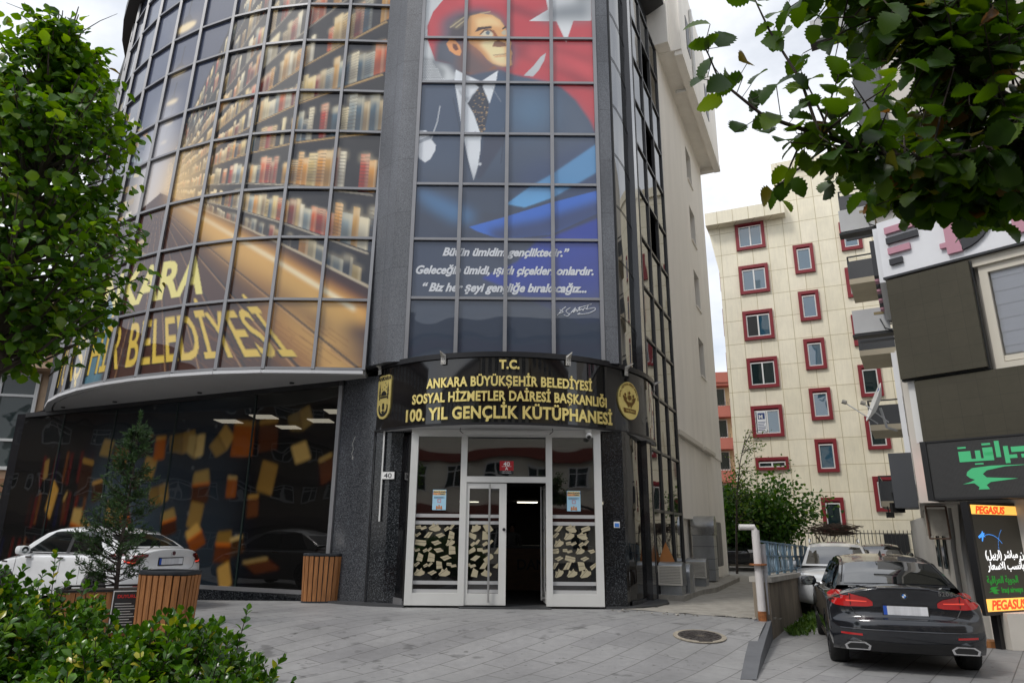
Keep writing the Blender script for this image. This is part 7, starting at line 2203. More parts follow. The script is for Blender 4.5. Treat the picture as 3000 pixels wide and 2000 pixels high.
rw_ = m.build('retaining_wall', M_oldc); tag(rw_, 'stained concrete retaining wall between the alley and the parked cars', 'wall')
m = MB()
for a, b in zip(WALLP[:-1], WALLP[1:]):
    d = Vector((b[0] - a[0], b[1] - a[1], 0)).normalized(); s_ = Vector((d.y, -d.x, 0))
    A_ = Vector((a[0], a[1], wall_top(a[1]))) - s_ * .05; B_ = Vector((b[0], b[1], wall_top(b[1]))) - s_ * .05
    k = len(m.v); P4 = [A_, A_ + s_ * .38, B_ + s_ * .38, B_]
    m.add(P4 + [p + Vector((0, 0, .09)) for p in P4], [(0, 3, 2, 1), (4, 5, 6, 7), (0, 1, 5, 4), (1, 2, 6, 5), (2, 3, 7, 6), (3, 0, 4, 7)])
m.build('coping', mat('coping_concrete', srgb(168, 164, 156), .9, var=(3, .2), bmp=.4), rw_)
rl = thing('blue_railing', 'pale blue painted metal railing with torn lattice panels on the retaining wall', 'railing', (4.4, 12.95, 1.0))
M_rail = mat('faded_blue_paint', srgb(118, 146, 166), .6, .2, var=(7, .25))
m = MB(); infill = MB(); posts = MB()
def wp_at(t):
    L_ = [math.dist(a, b) for a, b in zip(WALLP[:-1], WALLP[1:])]; d = t * sum(L_)
    for (a, b), l in zip(zip(WALLP[:-1], WALLP[1:]), L_):
        if d <= l + 1e-6: return Vector((a[0] + (b[0] - a[0]) * d / l + .12, a[1] + (b[1] - a[1]) * d / l + .02, 0))
        d -= l
    return Vector((WALLP[-1][0] + .13, WALLP[-1][1], 0))
NP = 17
for i in range(NP):
    p = wp_at(.008 + .99 * i / (NP - 1)); z = wall_top(p.y) + .09
    posts = MB(); posts.beam(p + Vector((0, 0, z)), p + Vector((0, 0, z + .64)), .045, .045, upv=(1, .5, 0)); posts.build('railing_post', M_rail, rl, world=True)
    if i < NP - 1:
        q = wp_at(.008 + .99 * (i + 1) / (NP - 1)); z2 = wall_top(q.y) + .09
        for h in (.06, .36, .62): m.beam(p + Vector((0, 0, z + h)), q + Vector((0, 0, z2 + h)), .035, .03)
        n = 7
        for k in range(n):
            t0 = (k + .5) / n; sg_ = 1 if k % 2 else -1
            c = p.lerp(q, t0); zc = z + (z2 - z) * t0; d = (q - p) / n * .62
            for h0, h1 in ((.07, .34), (.38, .60)):
                if rnd.random() < .8:
                    infill.beam(c - d * sg_ * .5 + Vector((0, 0, zc + h0)), c + d * sg_ * .5 + Vector((0, 0, zc + h1)), .012, .075 if h0 > .3 else .085, upv=(q - p).normalized())
m.build('rails', M_rail, rl, world=True); infill.build('lattice_infill', mat('flaking_blue_paint', srgb(134, 156, 172), .7, .1, var=(11, .4)), rl, world=True)
po = thing('barrier_post', 'white painted pipe post with a flange and rusty foot at the alley mouth', 'post', (4.40, 12.72, .30))
m = MB(); m.tube([(0, 0, 0), (0, 0, 1.52)], .068, 16); m.build('pipe', mat('white_painted_pipe', srgb(206, 202, 200), .45, var=(4, .06)), po)
m = MB(); m.tube([(0, 0, 1.50), (-.02, 0, 1.57), (-.28, .02, 1.57)], .05, 12); m.build('bent_top', mat('white_painted_pipe', srgb(206, 202, 200), .45), po)
m = MB(); m.lathe([(.072, 0), (.074, .10), (.070, .16)], n=16); m.lathe([(.15, .92), (.15, .945), (.07, .945)], n=20); m.build('rusty_foot', mat('rust', (.28, .10, .03), .85, var=(9, .5)), po)
m = MB(); m.tube([(.16, .10, .1), (.15, .10, 1.28)], .042, 12); m.beam((.0, .0, .85), (.16, .10, .85), .03, .03); m.build('side_pipe', mat('grey_white_pipe', srgb(176, 176, 180), .5, var=(5, .1)), po)
rbm = MB(); r_ = random.Random(9)
for k in range(46):
    t = r_.random(); x, y = 4.55 - 2.6 * t + r_.uniform(-.1, .25), 12.82 + 1.75 * t * .75 + r_.uniform(-.08, .12); s_ = r_.uniform(.015, .06) * (1.4 if t < .25 else .7)
    c = Vector((x, y, .30)); vs = [c + Vector((r_.uniform(-1, 1) * s_, r_.uniform(-1, 1) * s_, r_.uniform(0, .9) * s_)) for _ in range(7)]
    bm = bmesh.new()
    for v in vs: bm.verts.new(v)
    bmesh.ops.convex_hull(bm, input=bm.verts); bm.verts.index_update()
    rbm.add([v.co.copy() for v in bm.verts], [tuple(v.index for v in f.verts) for f in bm.faces]); bm.free()
tag(rbm.build('concrete_rubble', M_concrete), kind='stuff')

# ------------------------------------------------------------------ ducts along the alley wall
M_zinc = mat('galvanised_steel', (.42, .44, .46), .32, .85, var=(3, .15), stretch=(1, 1, .5))
M_zincd = mat('dull_galvanised_steel', (.20, .21, .215), .5, .5, var=(3, .15))
def louvre_duct(s0, label):
    b = side(s0, .04, .42); t = thing('louvred_duct', label, 'ventilation duct', b, 0, 'louvred ventilation ducts'); t.scale = (.86, .86, .64)
    W_ = .62; D_ = .55
    m = MB()
    m.obox(V * .03, V * (W_ - .06), U * D_, Vector((0, 0, .30))); m.build('duct_neck', M_zinc, t)
    m = MB()
    prof = [(0, .30), (0, .98)] + [(.26 - .26 * math.cos(a), .98 + .13 * math.sin(a)) for a in lin(R(10), R(90), 6)] + [(D_ - .29 + .29 * math.sin(a), .82 + .29 * math.cos(a)) for a in lin(0, R(80), 6)] + [(D_, .30)]
    k = len(prof)
    vs = [U * y + Vector((0, 0, z)) for y, z in prof] + [U * y + Vector((0, 0, z)) + V * W_ for y, z in prof]
    m.add(vs, [tuple(range(k)), tuple(range(2 * k - 1, k - 1, -1))] + [(i, k + i, k + (i + 1) % k, (i + 1) % k) for i in range(k)]); m.build('duct_hood', M_zincd, t)
    m = MB(); m.add([U * y + V * -.004 + Vector((0, 0, z + .004)) for y, z in prof[1:-1]] + [U * y + V * (W_ + .004) + Vector((0, 0, z + .004)) for y, z in prof[1:-1]], [(i, i + 1, k - 2 + i + 1, k - 2 + i) for i in range(k - 3)]); m.build('hood_top', M_zinc, t, smooth=50)
    m = MB(); o_ = -U * .05 + Vector((0, 0, .33)) - V * .01
    m.frame(o_, V, UZ, -U, W_ + .02, .66, .045, .03)
    for q in range(11): m.obox(o_ + V * .045 + Vector((0, 0, .055 + q * .052)), V * (W_ - .07), -U * .03 + Vector((0, 0, -.012)), Vector((0, 0, .030)))
    m.build('louvre_grille', mat('louvre_cream', srgb(196, 192, 182), .55), t)
    m = MB(); m.obox(-U * .012 + Vector((0, 0, .34)), V * W_, U * .01, Vector((0, 0, .62))); m.build('grille_back', M_black, t)
louvre_duct(.22, 'galvanised louvred duct elbow nearest the entrance with cardboard behind it')
louvre_duct(3.45, 'galvanised louvred duct elbow farther along the alley wall, on a low plinth')
t = thing('duct_hood', 'shiny curved galvanised hood right behind the nearest louvred duct', 'ventilation duct', side(.85, .06, .40)); t.scale = (.9, .9, .62)
m = MB(); prof = [(0, 0), (0, .55)] + [(.30 - .30 * math.cos(a), .70 + .40 * math.sin(a)) for a in lin(R(10), R(170), 10)] + [(.60, .55), (.60, 0)]
k = len(prof); m.add([U * y + Vector((0, 0, z)) for y, z in prof] + [U * y + Vector((0, 0, z)) + V * .62 for y, z in prof], [tuple(range(k)), tuple(range(2 * k - 1, k - 1, -1))] + [(i, k + i, k + (i + 1) % k, (i + 1) % k) for i in range(k)]); m.build('hood', M_zinc, t, smooth=40)
m = MB(); m.obox(V * .622 + U * .52 + Vector((0, 0, .1)), V * .01, U * .06, Vector((0, 0, .6))); m.build('foil_seam', M_chrome, t)
t = thing('tall_duct', 'tall galvanised duct rising to a round elbow into the alley wall', 'ventilation duct', side(5.35, -.1, .46))
m = MB(); m.obox((0, 0, 0), V * .62, U * .55, Vector((0, 0, 1.28))); m.build('duct_shaft', M_zinc, t)
m = MB(); prof = [(0, 1.28), (0, 1.5)] + [(.28 - .28 * math.cos(a), 1.5 + .34 * math.sin(a)) for a in lin(R(10), R(170), 12)] + [(.55, 1.28)]
k = len(prof); m.add([U * y - V * .03 + Vector((0, 0, z)) for y, z in prof] + [U * y + Vector((0, 0, z)) + V * .65 for y, z in prof], [tuple(range(k)), tuple(range(2 * k - 1, k - 1, -1))] + [(i, k + i, k + (i + 1) % k, (i + 1) % k) for i in range(k)]); m.build('duct_elbow', mat('bright_galvanised_steel', (.55, .57, .59), .22, .95, var=(3, .1)), t, smooth=40)
m = MB(); 
for z in (1.27, .95, .6, .3): m.obox(-V * .008 - U * .008 + Vector((0, 0, z)), V * .636, U * .566, Vector((0, 0, .018)))
m.build('duct_flange', M_zincd, t)
t = thing('utility_cabinet', 'tall grey steel utility cabinet on the alley wall behind the ducts', 'cabinet', side(6.7, -.02, .80))
m = MB(); m.obox((0, 0, 0), V * .42, U * 1.1, Vector((0, 0, 1.35))); m.build('cabinet_body', mat('grey_cabinet_paint', srgb(112, 112, 112), .5, var=(2, .06)), t)
m = MB(); m.obox(V * .422 + U * .03 + Vector((0, 0, .03)), V * .012, U * .5, Vector((0, 0, 1.28))); m.obox(V * .422 + U * .57 + Vector((0, 0, .03)), V * .012, U * .5, Vector((0, 0, 1.28))); m.build('cabinet_door', mat('grey_cabinet_door', srgb(104, 104, 105), .45), t)
m = MB(); m.prism([(side(.1, -.2, 0).x, side(.1, -.2, 0).y), (side(.1, .62, 0).x, side(.1, .62, 0).y), (side(2.3, .66, 0).x, side(2.3, .66, 0).y), (side(3.2, .85, 0).x, side(3.2, .85, 0).y), (side(8.4, .8, 0).x, side(8.4, .8, 0).y), (side(8.4, -.2, 0).x, side(8.4, -.2, 0).y)], .25, .425); tag(m.build('concrete_plinth', M_concrete), 'low rough concrete plinth under the alley ducts', 'plinth')
m = MB(); o_ = side(.55, .0, 1.06); m.plate([(0, 0), (.36, .02), (.34, .1), (.14, .52), (.0, .14)], o_, V, UZ * .98 + U * .15, -U, .012); tag(m.build('cardboard_sheet', mat('brown_cardboard', srgb(176, 116, 64), .85, var=(4, .1))), 'torn brown cardboard sheet stuck behind the nearest louvred duct', 'cardboard')

# ------------------------------------------------------------------ far fence and odds and ends
ff = thing('far_fence', 'thin dark iron bar fence in front of the cream block', 'fence', (14, 31, 0))
m = MB(); bars = MB()
fa, fb = Vector((11.2, 35.4, .3)), Vector((19.3, 31.4, .3)); fd = (fb - fa).normalized()
fb2 = fa - fd * 3.0
L_ = (fb - fb2).length
for k in range(int(L_ / .16)):
    p = fb2 + fd * (k * .16); bars.beam(p + Vector((0, 0, .35)), p + Vector((0, 0, 1.75)), .022, .022, upv=(1, 0, 0))
for h in (.5, 1.6): m.beam(fb2 + Vector((0, 0, h)), fb + Vector((0, 0, h)), .04, .04)
bars.build('fence_bars', M_dark, ff, world=True); m.build('fence_rails', M_dark, ff, world=True)
m = MB(); m.obox(fb2 + Vector((0, 0, -.35)), fd * L_, Vector((fd.y, -fd.x, 0)) * .25, Vector((0, 0, .72))); m.build('fence_base_wall', mat('base_wall_concrete', srgb(120, 112, 98), .9, var=(2, .2)), ff, world=True)
m = MB(); m.obox(cf(5.2, .02, .3), CE * 1.1, CNv * .1, Vector((0, 0, 1.6))); m.build('basement_door', M_dark, blk, world=True)
t = thing('yellow_stop', 'yellow plastic wall guard just visible past the grey saloon', 'guard', (7.66, 12.2, -.004), R(-20))
m = MB(); m.tube([(0, 0, 0), (-.02, 0, .45), (-.1, .02, .75), (-.25, .05, .85)], .05, 10); m.build('guard_tube', mat('yellow_plastic', srgb(214, 168, 40), .5), t)
m = MB(); m.box((-.05, -.1, 0), (.35, .2, .10)); m.build('wooden_foot', M_slat, t)
m = MB(); m.box((8.0, 11.75, 0), (8.7, 12.1, .55)); tag(m.build('wall_block', M_rwall), 'low offwhite wall block under the advertising screen', 'block')
# ------------------------------------------------------------------ plants
nr = np.random.RandomState(12)
M_bark = mat('bark', (.075, .06, .05), .9, var=(9, .3), bmp=.4, stretch=(1, 1, .3))
M_twig = mat('twig_bark', (.05, .038, .03), .85, var=(12, .3))

def leaf_shape(prof, fold=.25, droop=.2, teeth=0.0):
    """template leaf along +y, unit length: midrib plus two edges, folded and drooping; prof = half widths"""
    n = len(prof)
    vs = []
    for i, w in enumerate(prof):
        t = i / (n - 1)
        z = -droop * t * t
        tw = w * (1 + (teeth if i % 2 else -teeth)) if 0 < i < n - 1 else w
        vs += [(-tw, t, z + tw * fold), (0, t, z), (tw, t, z + tw * fold)]
    fs = []
    for i in range(n - 1):
        a, b = 3 * i, 3 * i + 3
        fs += [(a, a + 1, b + 1, b), (a + 1, a + 2, b + 2, b + 1)]
    return np.array(vs, float), np.array(fs, int)

def leaves_mesh(name, tpl, pos, dirs, ups, size, material, parent=None, wid=None, smooth=True):
    """one mesh of many leaves: base points, pointing directions, up hints, lengths"""
    V_, F_ = tpl
    k = len(pos); m = len(V_)
    d = dirs / np.linalg.norm(dirs, axis=1, keepdims=True)
    x = np.cross(d, ups); l = np.linalg.norm(x, axis=1, keepdims=True); l[l < 1e-6] = 1; x /= l
    z = np.cross(x, d)
    w = size if wid is None else wid
    P = pos[:, None, :] + V_[None, :, 0:1] * x[:, None, :] * w[:, None, None] + V_[None, :, 1:2] * d[:, None, :] * size[:, None, None] + V_[None, :, 2:3] * z[:, None, :] * size[:, None, None]
    P = P.reshape(-1, 3)
    F = (F_[None] + (np.arange(k) * m)[:, None, None]).reshape(-1, 4)
    me = bpy.data.meshes.new(name)
    me.vertices.add(len(P)); me.vertices.foreach_set('co', P.ravel())
    me.loops.add(F.size); me.loops.foreach_set('vertex_index', F.ravel().astype(np.int32))
    me.polygons.add(len(F)); me.polygons.foreach_set('loop_start', (np.arange(len(F)) * 4).astype(np.int32))
    me.update(calc_edges=True)
    me.materials.append(material)
    if smooth: me.polygons.foreach_set('use_smooth', [True] * len(F))
    return link(name, me, parent)

OVATE = leaf_shape([.0, .26, .38, .42, .36, .22, .0], .30, .28, .05)
ROUND = leaf_shape([.03, .24, .40, .34, .48, .39, .50, .40, .48, .36, .38, .24, .18, .0], .22, .35, 0)
OBOV = leaf_shape([.03, .14, .26, .34, .34, .20, .0], .35, .18)
NEEDLE = leaf_shape([.08, .14, .10, .0], .1, .0)

def rand_dirs(n):
    v = nr.normal(size=(n, 3)); return v / np.linalg.norm(v, axis=1, keepdims=True)

# --- columnar street tree on the left --------------------------------------
def columnar_tree():
    ax = np.array([-3.95, 5.05, 0.0])
    t = thing('street_tree', 'tall columnar leafy street tree at the left in front of the mural', 'tree', ax)
    rad = lambda z: np.interp(z, [2.75, 2.95, 3.2, 3.6, 4.0, 4.6, 5.2, 5.6, 5.9, 6.1], [.30, .50, .70, .86, .82, .74, .56, .36, .17, .03])
    tw = MB(); tw.tube([(-.10, .02, 0), (-.06, 0, 1.5), (0, .02, 3.2), (.04, 0, 4.6), (.02, 0, 5.9)], [.11, .09, .07, .045, .012], 10)
    tr_ = tw.build('trunk', M_bark, t, smooth=60)
    br_ = MB(); P, D_, U_, S_ = [], [], [], []
    for k in range(185):
        z0 = nr.uniform(2.8, 5.5); a = nr.uniform(0, 2 * PI)
        zt = z0 + nr.uniform(.25, .75)
        r = rad(min(zt, 6.0)) * nr.uniform(.75, 1.12)
        p0 = np.array([0.0, 0, z0]); p1 = np.array([r * math.cos(a), r * math.sin(a), zt])
        pm = p0 * .45 + p1 * .55 + np.array([0, 0, -.06])
        br_.tube([p0, pm, p1], [.018, .011, .004], 5)
        n = int(nr.uniform(34, 50))
        for i in range(n):
            f = nr.uniform(.30, 1.03)
            q = (p0 + (pm - p0) * f / .55) if f < .55 else pm + (p1 - pm) * (f - .55) / .45
            q = q + nr.normal(size=3) * .085
            dd = (p1 - p0) / np.linalg.norm(p1 - p0) * .5 + rand_dirs(1)[0] * .8 + np.array([math.cos(a) * .35, math.sin(a) * .35, -.35])
            P.append(q); D_.append(dd); U_.append(np.array([math.cos(a) * .5, math.sin(a) * .5, 1.0]) + nr.normal(size=3) * .35); S_.append(nr.uniform(.05, .105))
    # loose shoots that break the outline
    for k in range(46):
        z0 = nr.uniform(2.7, 6.0); a = nr.uniform(0, 2 * PI); r = rad(z0) * .9
        p0 = np.array([r * math.cos(a), r * math.sin(a), z0]); dd = np.array([math.cos(a), math.sin(a), nr.uniform(-.1, 1.4)]); dd /= np.linalg.norm(dd)
        L = nr.uniform(.15, .38); p1 = p0 + dd * L
        br_.tube([p0, p0 + dd * L * .5 + np.array([0, 0, .02]), p1], [.006, .004, .002], 4)
        for i in range(8):
            q = p0 + dd * L * (i + 1) / 8
            P.append(q); D_.append(dd * .7 + rand_dirs(1)[0] * .7); U_.append(np.array([0, 0, 1.0]) + nr.normal(size=3) * .3); S_.append(nr.uniform(.05, .085))
    for k in range(2600):      # inner leaves
        z = nr.uniform(2.9, 5.7); a = nr.uniform(0, 2 * PI); r = rad(z) * math.sqrt(nr.uniform(0, .7))
        P.append(np.array([r * math.cos(a), r * math.sin(a), z])); D_.append(rand_dirs(1)[0] + np.array([0, 0, -.3])); U_.append(rand_dirs(1)[0] + np.array([0, 0, .6])); S_.append(nr.uniform(.06, .10))
    keepi = [i for i in range(len(P)) if P[i][2] > 2.72 and math.hypot(P[i][0], P[i][1]) < (6.06 - P[i][2]) * .95 + .06 + .10 * mnoise.noise(Vector(P[i] * 3.0)) + abs(nr.normal()) * .07 and mnoise.noise(Vector(P[i] * 2.4)) > -.30]
    P, D_, U_, S_ = ([q[i] for i in keepi] for q in (P, D_, U_, S_))
    br_.build('branches', M_bark, t)
    leaves_mesh('crown', OVATE, np.array(P), np.array(D_), np.array(U_), np.array(S_), leaf_mat('hornbeam_leaf', [(0, (.028, .088, .008)), (.3, (.060, .155, .013)), (.65, (.115, .245, .022)), (.93, (.19, .33, .036)), (.985, (.18, .27, .045)), (1, (.18, .12, .035))], .42, .36), t)
columnar_tree()

# --- branch of a big-leaved tree overhead on the right ----------------------
def overhead_tree():
    base = np.array([4.3, 1.2, 0.0])
    t = thing('overhanging_tree', 'big leaved tree reaching in from the upper right corner', 'tree', base)
    tk = MB(); tk.tube([(0, 0, 0), (-.05, .05, 1.2), (-.15, .1, 2.2), (-.1, .15, 3.4)], [.16, .13, .11, .07], 12); tk.build('trunk', M_bark, t, smooth=60)
    limb = MB(); P, D_, U_, S_ = [], [], [], []
    L1 = [np.array(p) - base for p in ((4.2, 1.28, 2.3), (3.0, 1.6, 2.75), (2.25, 1.95, 3.02), (1.86, 2.1, 3.12), (1.66, 2.12, 3.30), (1.50, 2.12, 3.50), (1.38, 2.1, 3.68), (1.1, 2.1, 3.95))]
    L2 = [np.array(p) - base for p in ((1.86, 2.1, 3.10), (1.66, 2.08, 3.00), (1.45, 2.05, 2.93), (1.24, 2.02, 2.93), (1.02, 2.0, 2.99), (.84, 2.0, 3.06), (.70, 2.0, 3.20), (.66, 2.0, 3.34))]
    L3 = [np.array(p) - base for p in ((2.25, 1.95, 3.02), (2.0, 2.2, 3.0), (1.75, 2.3, 2.98), (1.5, 2.3, 2.97))]
    L4 = [np.array(p) - base for p in ((1.66, 2.12, 3.3), (1.72, 2.2, 3.6), (1.75, 2.2, 3.9))]
    L5 = [np.array(p) - base for p in ((1.02, 2.0, 2.99), (.98, 2.0, 3.2), (.90, 2.02, 3.42), (.84, 2.02, 3.62))]
    limb.tube(L1, [.075, .05, .032, .026, .022, .019, .015, .006], 8)
    limb.tube(L2, [.017, .015, .013, .010, .008, .006, .004, .002], 7); limb.tube(L3, [.02, .015, .011, .006], 7); limb.tube(L4, [.015, .012, .006], 6); limb.tube(L5, [.006, .005, .004, .002], 5)
    def leafy(p0, dd, L, n, sz=(.058, .090), r0=.005):
        dd = dd / np.linalg.norm(dd)
        p1 = p0 + dd * L + np.array([0, 0, -.08 * L])
        if p1[2] < 2.84: p1[2] = 2.84 + abs(nr.normal()) * .08; p1 = p0 + (p1 - p0) * .8
        limb.tube([p0, (p0 + p1) / 2 + np.array([0, 0, .03 * L]), p1], [r0, r0 * .7, r0 * .35], 5)
        for i in range(n):
            f = .15 + .85 * i / max(1, n - 1)
            q = p0 + (p1 - p0) * f
            sd = np.cross(dd, [0, 0, 1.0]); sd /= max(1e-6, np.linalg.norm(sd)); sg = 1 if i % 2 else -1
            d3 = dd * .55 + sd * sg * .75 + rand_dirs(1)[0] * .35 + np.array([0, 0, -.30])
            d3 /= np.linalg.norm(d3)
            pe = q + d3 * .014
            if pe[2] < 2.80: continue
            limb.tube([q, pe], .0012, 4, cap=False)
            P.append(pe); D_.append(d3); U_.append(np.array([0, -.2, 1.0]) + nr.normal(size=3) * .45); S_.append(nr.uniform(*sz))
    def on(Lp, f):
        k = f * (len(Lp) - 1); i = min(int(k), len(Lp) - 2); return Lp[i] + (Lp[i + 1] - Lp[i]) * (k - i), Lp[i + 1] - Lp[i]
    for k in range(150):
        f = nr.uniform(.24, .93); p, d = on(L1, f)
        leafy(p, d / np.linalg.norm(d) * .3 + rand_dirs(1)[0] * np.array([.9, .7, .9]), nr.uniform(.14, .42), int(nr.uniform(4, 9)))
    for k in range(44):
        f = nr.uniform(.0, .62); p, d = on(L2, f)
        leafy(p, d / np.linalg.norm(d) * .3 + rand_dirs(1)[0] * np.array([.7, .6, 1.0]) + np.array([0, 0, -.25]), nr.uniform(.12, .34), int(nr.uniform(4, 8)))
    for k in range(95):
        f = nr.uniform(.1, .95); p, d = on(L3, f)
        leafy(p, d / np.linalg.norm(d) * .25 + rand_dirs(1)[0] * np.array([.8, .7, .8]), nr.uniform(.14, .36), int(nr.uniform(4, 9)))
    for k in range(50):
        p, d = on(L4, nr.uniform(.05, 1)); leafy(p, rand_dirs(1)[0], nr.uniform(.15, .45), int(nr.uniform(4, 9)))
    # the open spray at the tip: leaves straight off the twigs
    for Lp, a, b, n, out in ((L2, .52, 1.0, 30, .10), (L5, .05, 1.0, 15, .03)):
        for i in range(n):
            p, d = on(Lp, a + (b - a) * i / (n - 1)); d = d / np.linalg.norm(d); sd = np.array([-d[2], 0, d[0]]); sg = 1 if i % 2 else -1
            q = p + nr.normal(size=3) * np.array([.05, .06, .05]) * (out / .05)* .5
            if out > .05: limb.tube([p, q], .0015, 4, cap=False)
            d3 = d * .5 + sd * sg * .8 + nr.normal(size=3) * .3 + np.array([0, 0, -.2])
            P.append(q); D_.append(d3); U_.append(np.array([0, -.5, .8]) + nr.normal(size=3) * .5); S_.append(nr.uniform(.06, .095))
    limb.build('limbs', M_twig, t, smooth=60)
    leaves_mesh('crown', ROUND, np.array(P), np.array(D_), np.array(U_), np.array(S_), leaf_mat('broad_leaf', [(0, (.024, .060, .010)), (.4, (.040, .092, .013)), (.75, (.068, .135, .018)), (.93, (.12, .20, .026)), (.965, (.14, .12, .025)), (1, (.20, .095, .03))], .45, .33), t)
overhead_tree()

# --- clipped evergreen shrubs at the lower left -----------------------------
M_euo = leaf_mat('evergreen_leaf', [(0, (.024, .080, .008)), (.35, (.042, .125, .011)), (.65, (.075, .185, .016)), (.91, (.13, .28, .026)), (.955, (.24, .36, .035)), (.985, (.48, .45, .05)), (1, (.55, .47, .07))], .28, .22)
def shrub(name, label, c, r, n, seed, spikes):
    global nr
    keep = nr; nr = np.random.RandomState(seed)
    t = thing(name, label, 'shrub', (c[0], c[1], 0), 0, None)
    c = np.array(c); r = np.array(r)
    P, D_, U_, S_ = [], [], [], []; st = MB()
    def shoot(p0, d, L, pairs, sz):
        d = d / np.linalg.norm(d)
        p1 = p0 + d * L
        st.tube([p0 - d * .08, p1], [.0035, .0016], 4, cap=False)
        a0 = nr.uniform(0, PI)
        s1 = np.cross(d, [.3, .1, 1.0]); s1 /= np.linalg.norm(s1); s2 = np.cross(d, s1)
        for i in range(pairs):
            f = (i + .3) / pairs; q = p0 + (p1 - p0) * f; a = a0 + i * PI / 2 + nr.uniform(-.3, .3)
            for sg in (1, -1):
                o = (s1 * math.cos(a) + s2 * math.sin(a)) * sg
                up = .45 + .9 * f
                P.append(q); D_.append(o * (1.15 - .45 * f) + d * up + nr.normal(size=3) * .12); U_.append(d + nr.normal(size=3) * .15); S_.append(nr.uniform(.8, 1.15) * sz * (1.0 - .35 * f))
        for k in range(2):
            P.append(p1); D_.append(d + nr.normal(size=3) * .2); U_.append(s1 + nr.normal(size=3) * .2); S_.append(sz * .55)
    off = np.array([c[0], c[1], 0])
    for k in range(n):
        v = rand_dirs(1)[0]; v[2] = abs(v[2]) * 1.0 - .12
        v /= np.linalg.norm(v)
        lump = 1 + .16 * mnoise.noise(Vector(v * 2.6) + Vector((seed, 0, 0)))
        p = c + r * v * lump * nr.uniform(.80, .97) - off
        shoot(p, v * .7 + np.array([0, 0, .75]) + nr.normal(size=3) * .25, nr.uniform(.07, .16), int(nr.uniform(4, 7)), nr.uniform(.050, .070))
    for (x, y, z, L) in spikes:
        shoot(np.array([x, y, z]) - off, np.array([nr.uniform(-.15, .2), nr.uniform(-.1, .1), 1.0]), L, int(L / .028), .056)
    for k in range(n * 7):
        v = rand_dirs(1)[0]; v[2] = abs(v[2]) - .3
        p = c + r * v * nr.uniform(.62, .92) - off
        P.append(p); D_.append(rand_dirs(1)[0]); U_.append(rand_dirs(1)[0]); S_.append(nr.uniform(.05, .075))
    for k in range(40):
        a = nr.uniform(0, 2 * PI); q = np.array([r[0] * .7 * math.cos(a), r[1] * .7 * math.sin(a), c[2] + r[2] * .4 * nr.uniform(0, 1.4)]); st.tube([(0, 0, .0), q * .5 + np.array([0, 0, .1]), q], [.012, .008, .004], 4, cap=False)
    st.build('stems', M_twig, t)
    leaves_mesh('foliage', OBOV, np.array(P), np.array(D_), np.array(U_), np.array(S_), M_euo, t)
    nr = keep
shrub('evergreen_shrub', 'taller glossy evergreen shrub at the far left in front of the white car', (-2.62, 3.35, .70), (.98, .76, .76), 1300, 3, [(-2.60, 3.3, 1.30, .26), (-2.2, 3.5, 1.32, .27), (-2.35, 3.35, 1.30, .22), (-2.0, 3.5, 1.22, .22), (-2.9, 3.4, 1.28, .13), (-1.86, 3.5, 1.16, .16), (-2.75, 3.2, 1.30, .12), (-2.5, 3.5, 1.30, .16)])
shrub('evergreen_shrub', 'lower yellow flecked evergreen shrub in front of the nearer litter bin', (-1.44, 3.0, .52), (.66, .62, .74), 1000, 8, [(-1.17, 3.15, 1.16, .22), (-1.42, 3.15, 1.18, .14), (-1.6, 3.1, 1.15, .15), (-1.28, 3.0, 1.16, .10), (-1.0, 3.1, 1.0, .12)])
shrub('evergreen_shrub', 'evergreen shrub at the bottom edge closest to the camera', (-2.0, 2.35, .42), (.95, .5, .62), 620, 15, [])

# --- conifer in the planter --------------------------------------------------
def conifer():
    t = thing('young_conifer', 'slim young conifer with airy branches growing in the timber planter', 'tree', (-6.08, 11.08, .78))
    tk = MB(); tk.tube([(.05, .05, -.25), (.02, .02, .8), (.04, 0, 1.8), (.02, 0, 2.75)], [.035, .028, .016, .004], 8); tk.build('trunk', M_bark, t, smooth=60)
    br_ = MB(); P, D_, U_, S_ = [], [], [], []
    for k in range(150):
        z0 = nr.uniform(.12, 2.55); a = nr.uniform(0, 2 * PI)
        rr_ = np.interp(z0, [.1, .4, 1.0, 1.7, 2.3, 2.75], [.50, .62, .44, .30, .16, .04]) * nr.uniform(.55, 1.15)
        p0 = np.array([.02, .01, z0]); p1 = p0 + np.array([rr_ * math.cos(a), rr_ * math.sin(a), rr_ * nr.uniform(.15, .75)])
        br_.tube([p0, (p0 + p1) / 2 - np.array([0, 0, .02]), p1], [.009, .006, .002], 4)
        d = (p1 - p0) / np.linalg.norm(p1 - p0)
        for j in range(int(6 + rr_ * 16)):
            f = nr.uniform(.25, 1.0); q = p0 + (p1 - p0) * f
            td = d * .8 + rand_dirs(1)[0] * .75 + np.array([0, 0, .15]); td /= np.linalg.norm(td); L = nr.uniform(.06, .15)
            br_.tube([q, q + td * L], [.002, .001], 3, cap=False)
            for i in range(11):
                qq = q + td * L * (i + 1) / 11
                P.append(qq); D_.append(td + rand_dirs(1)[0] * .75); U_.append(rand_dirs(1)[0]); S_.append(nr.uniform(.022, .045))
    for i in range(120):
        P.append(np.array([.02, 0, nr.uniform(2.3, 2.8)])); D_.append(rand_dirs(1)[0] + np.array([0, 0, 1.2])); U_.append(rand_dirs(1)[0]); S_.append(.05)
    br_.build('branches', M_twig, t)
    leaves_mesh('crown', NEEDLE, np.array(P), np.array(D_), np.array(U_), np.array(S_) * 1.25, leaf_mat('conifer_sprays', [(0, (.020, .052, .020)), (.5, (.036, .080, .026)), (1, (.065, .125, .036))], .2, .5), t, wid=np.array(S_) * 1.2)
conifer()

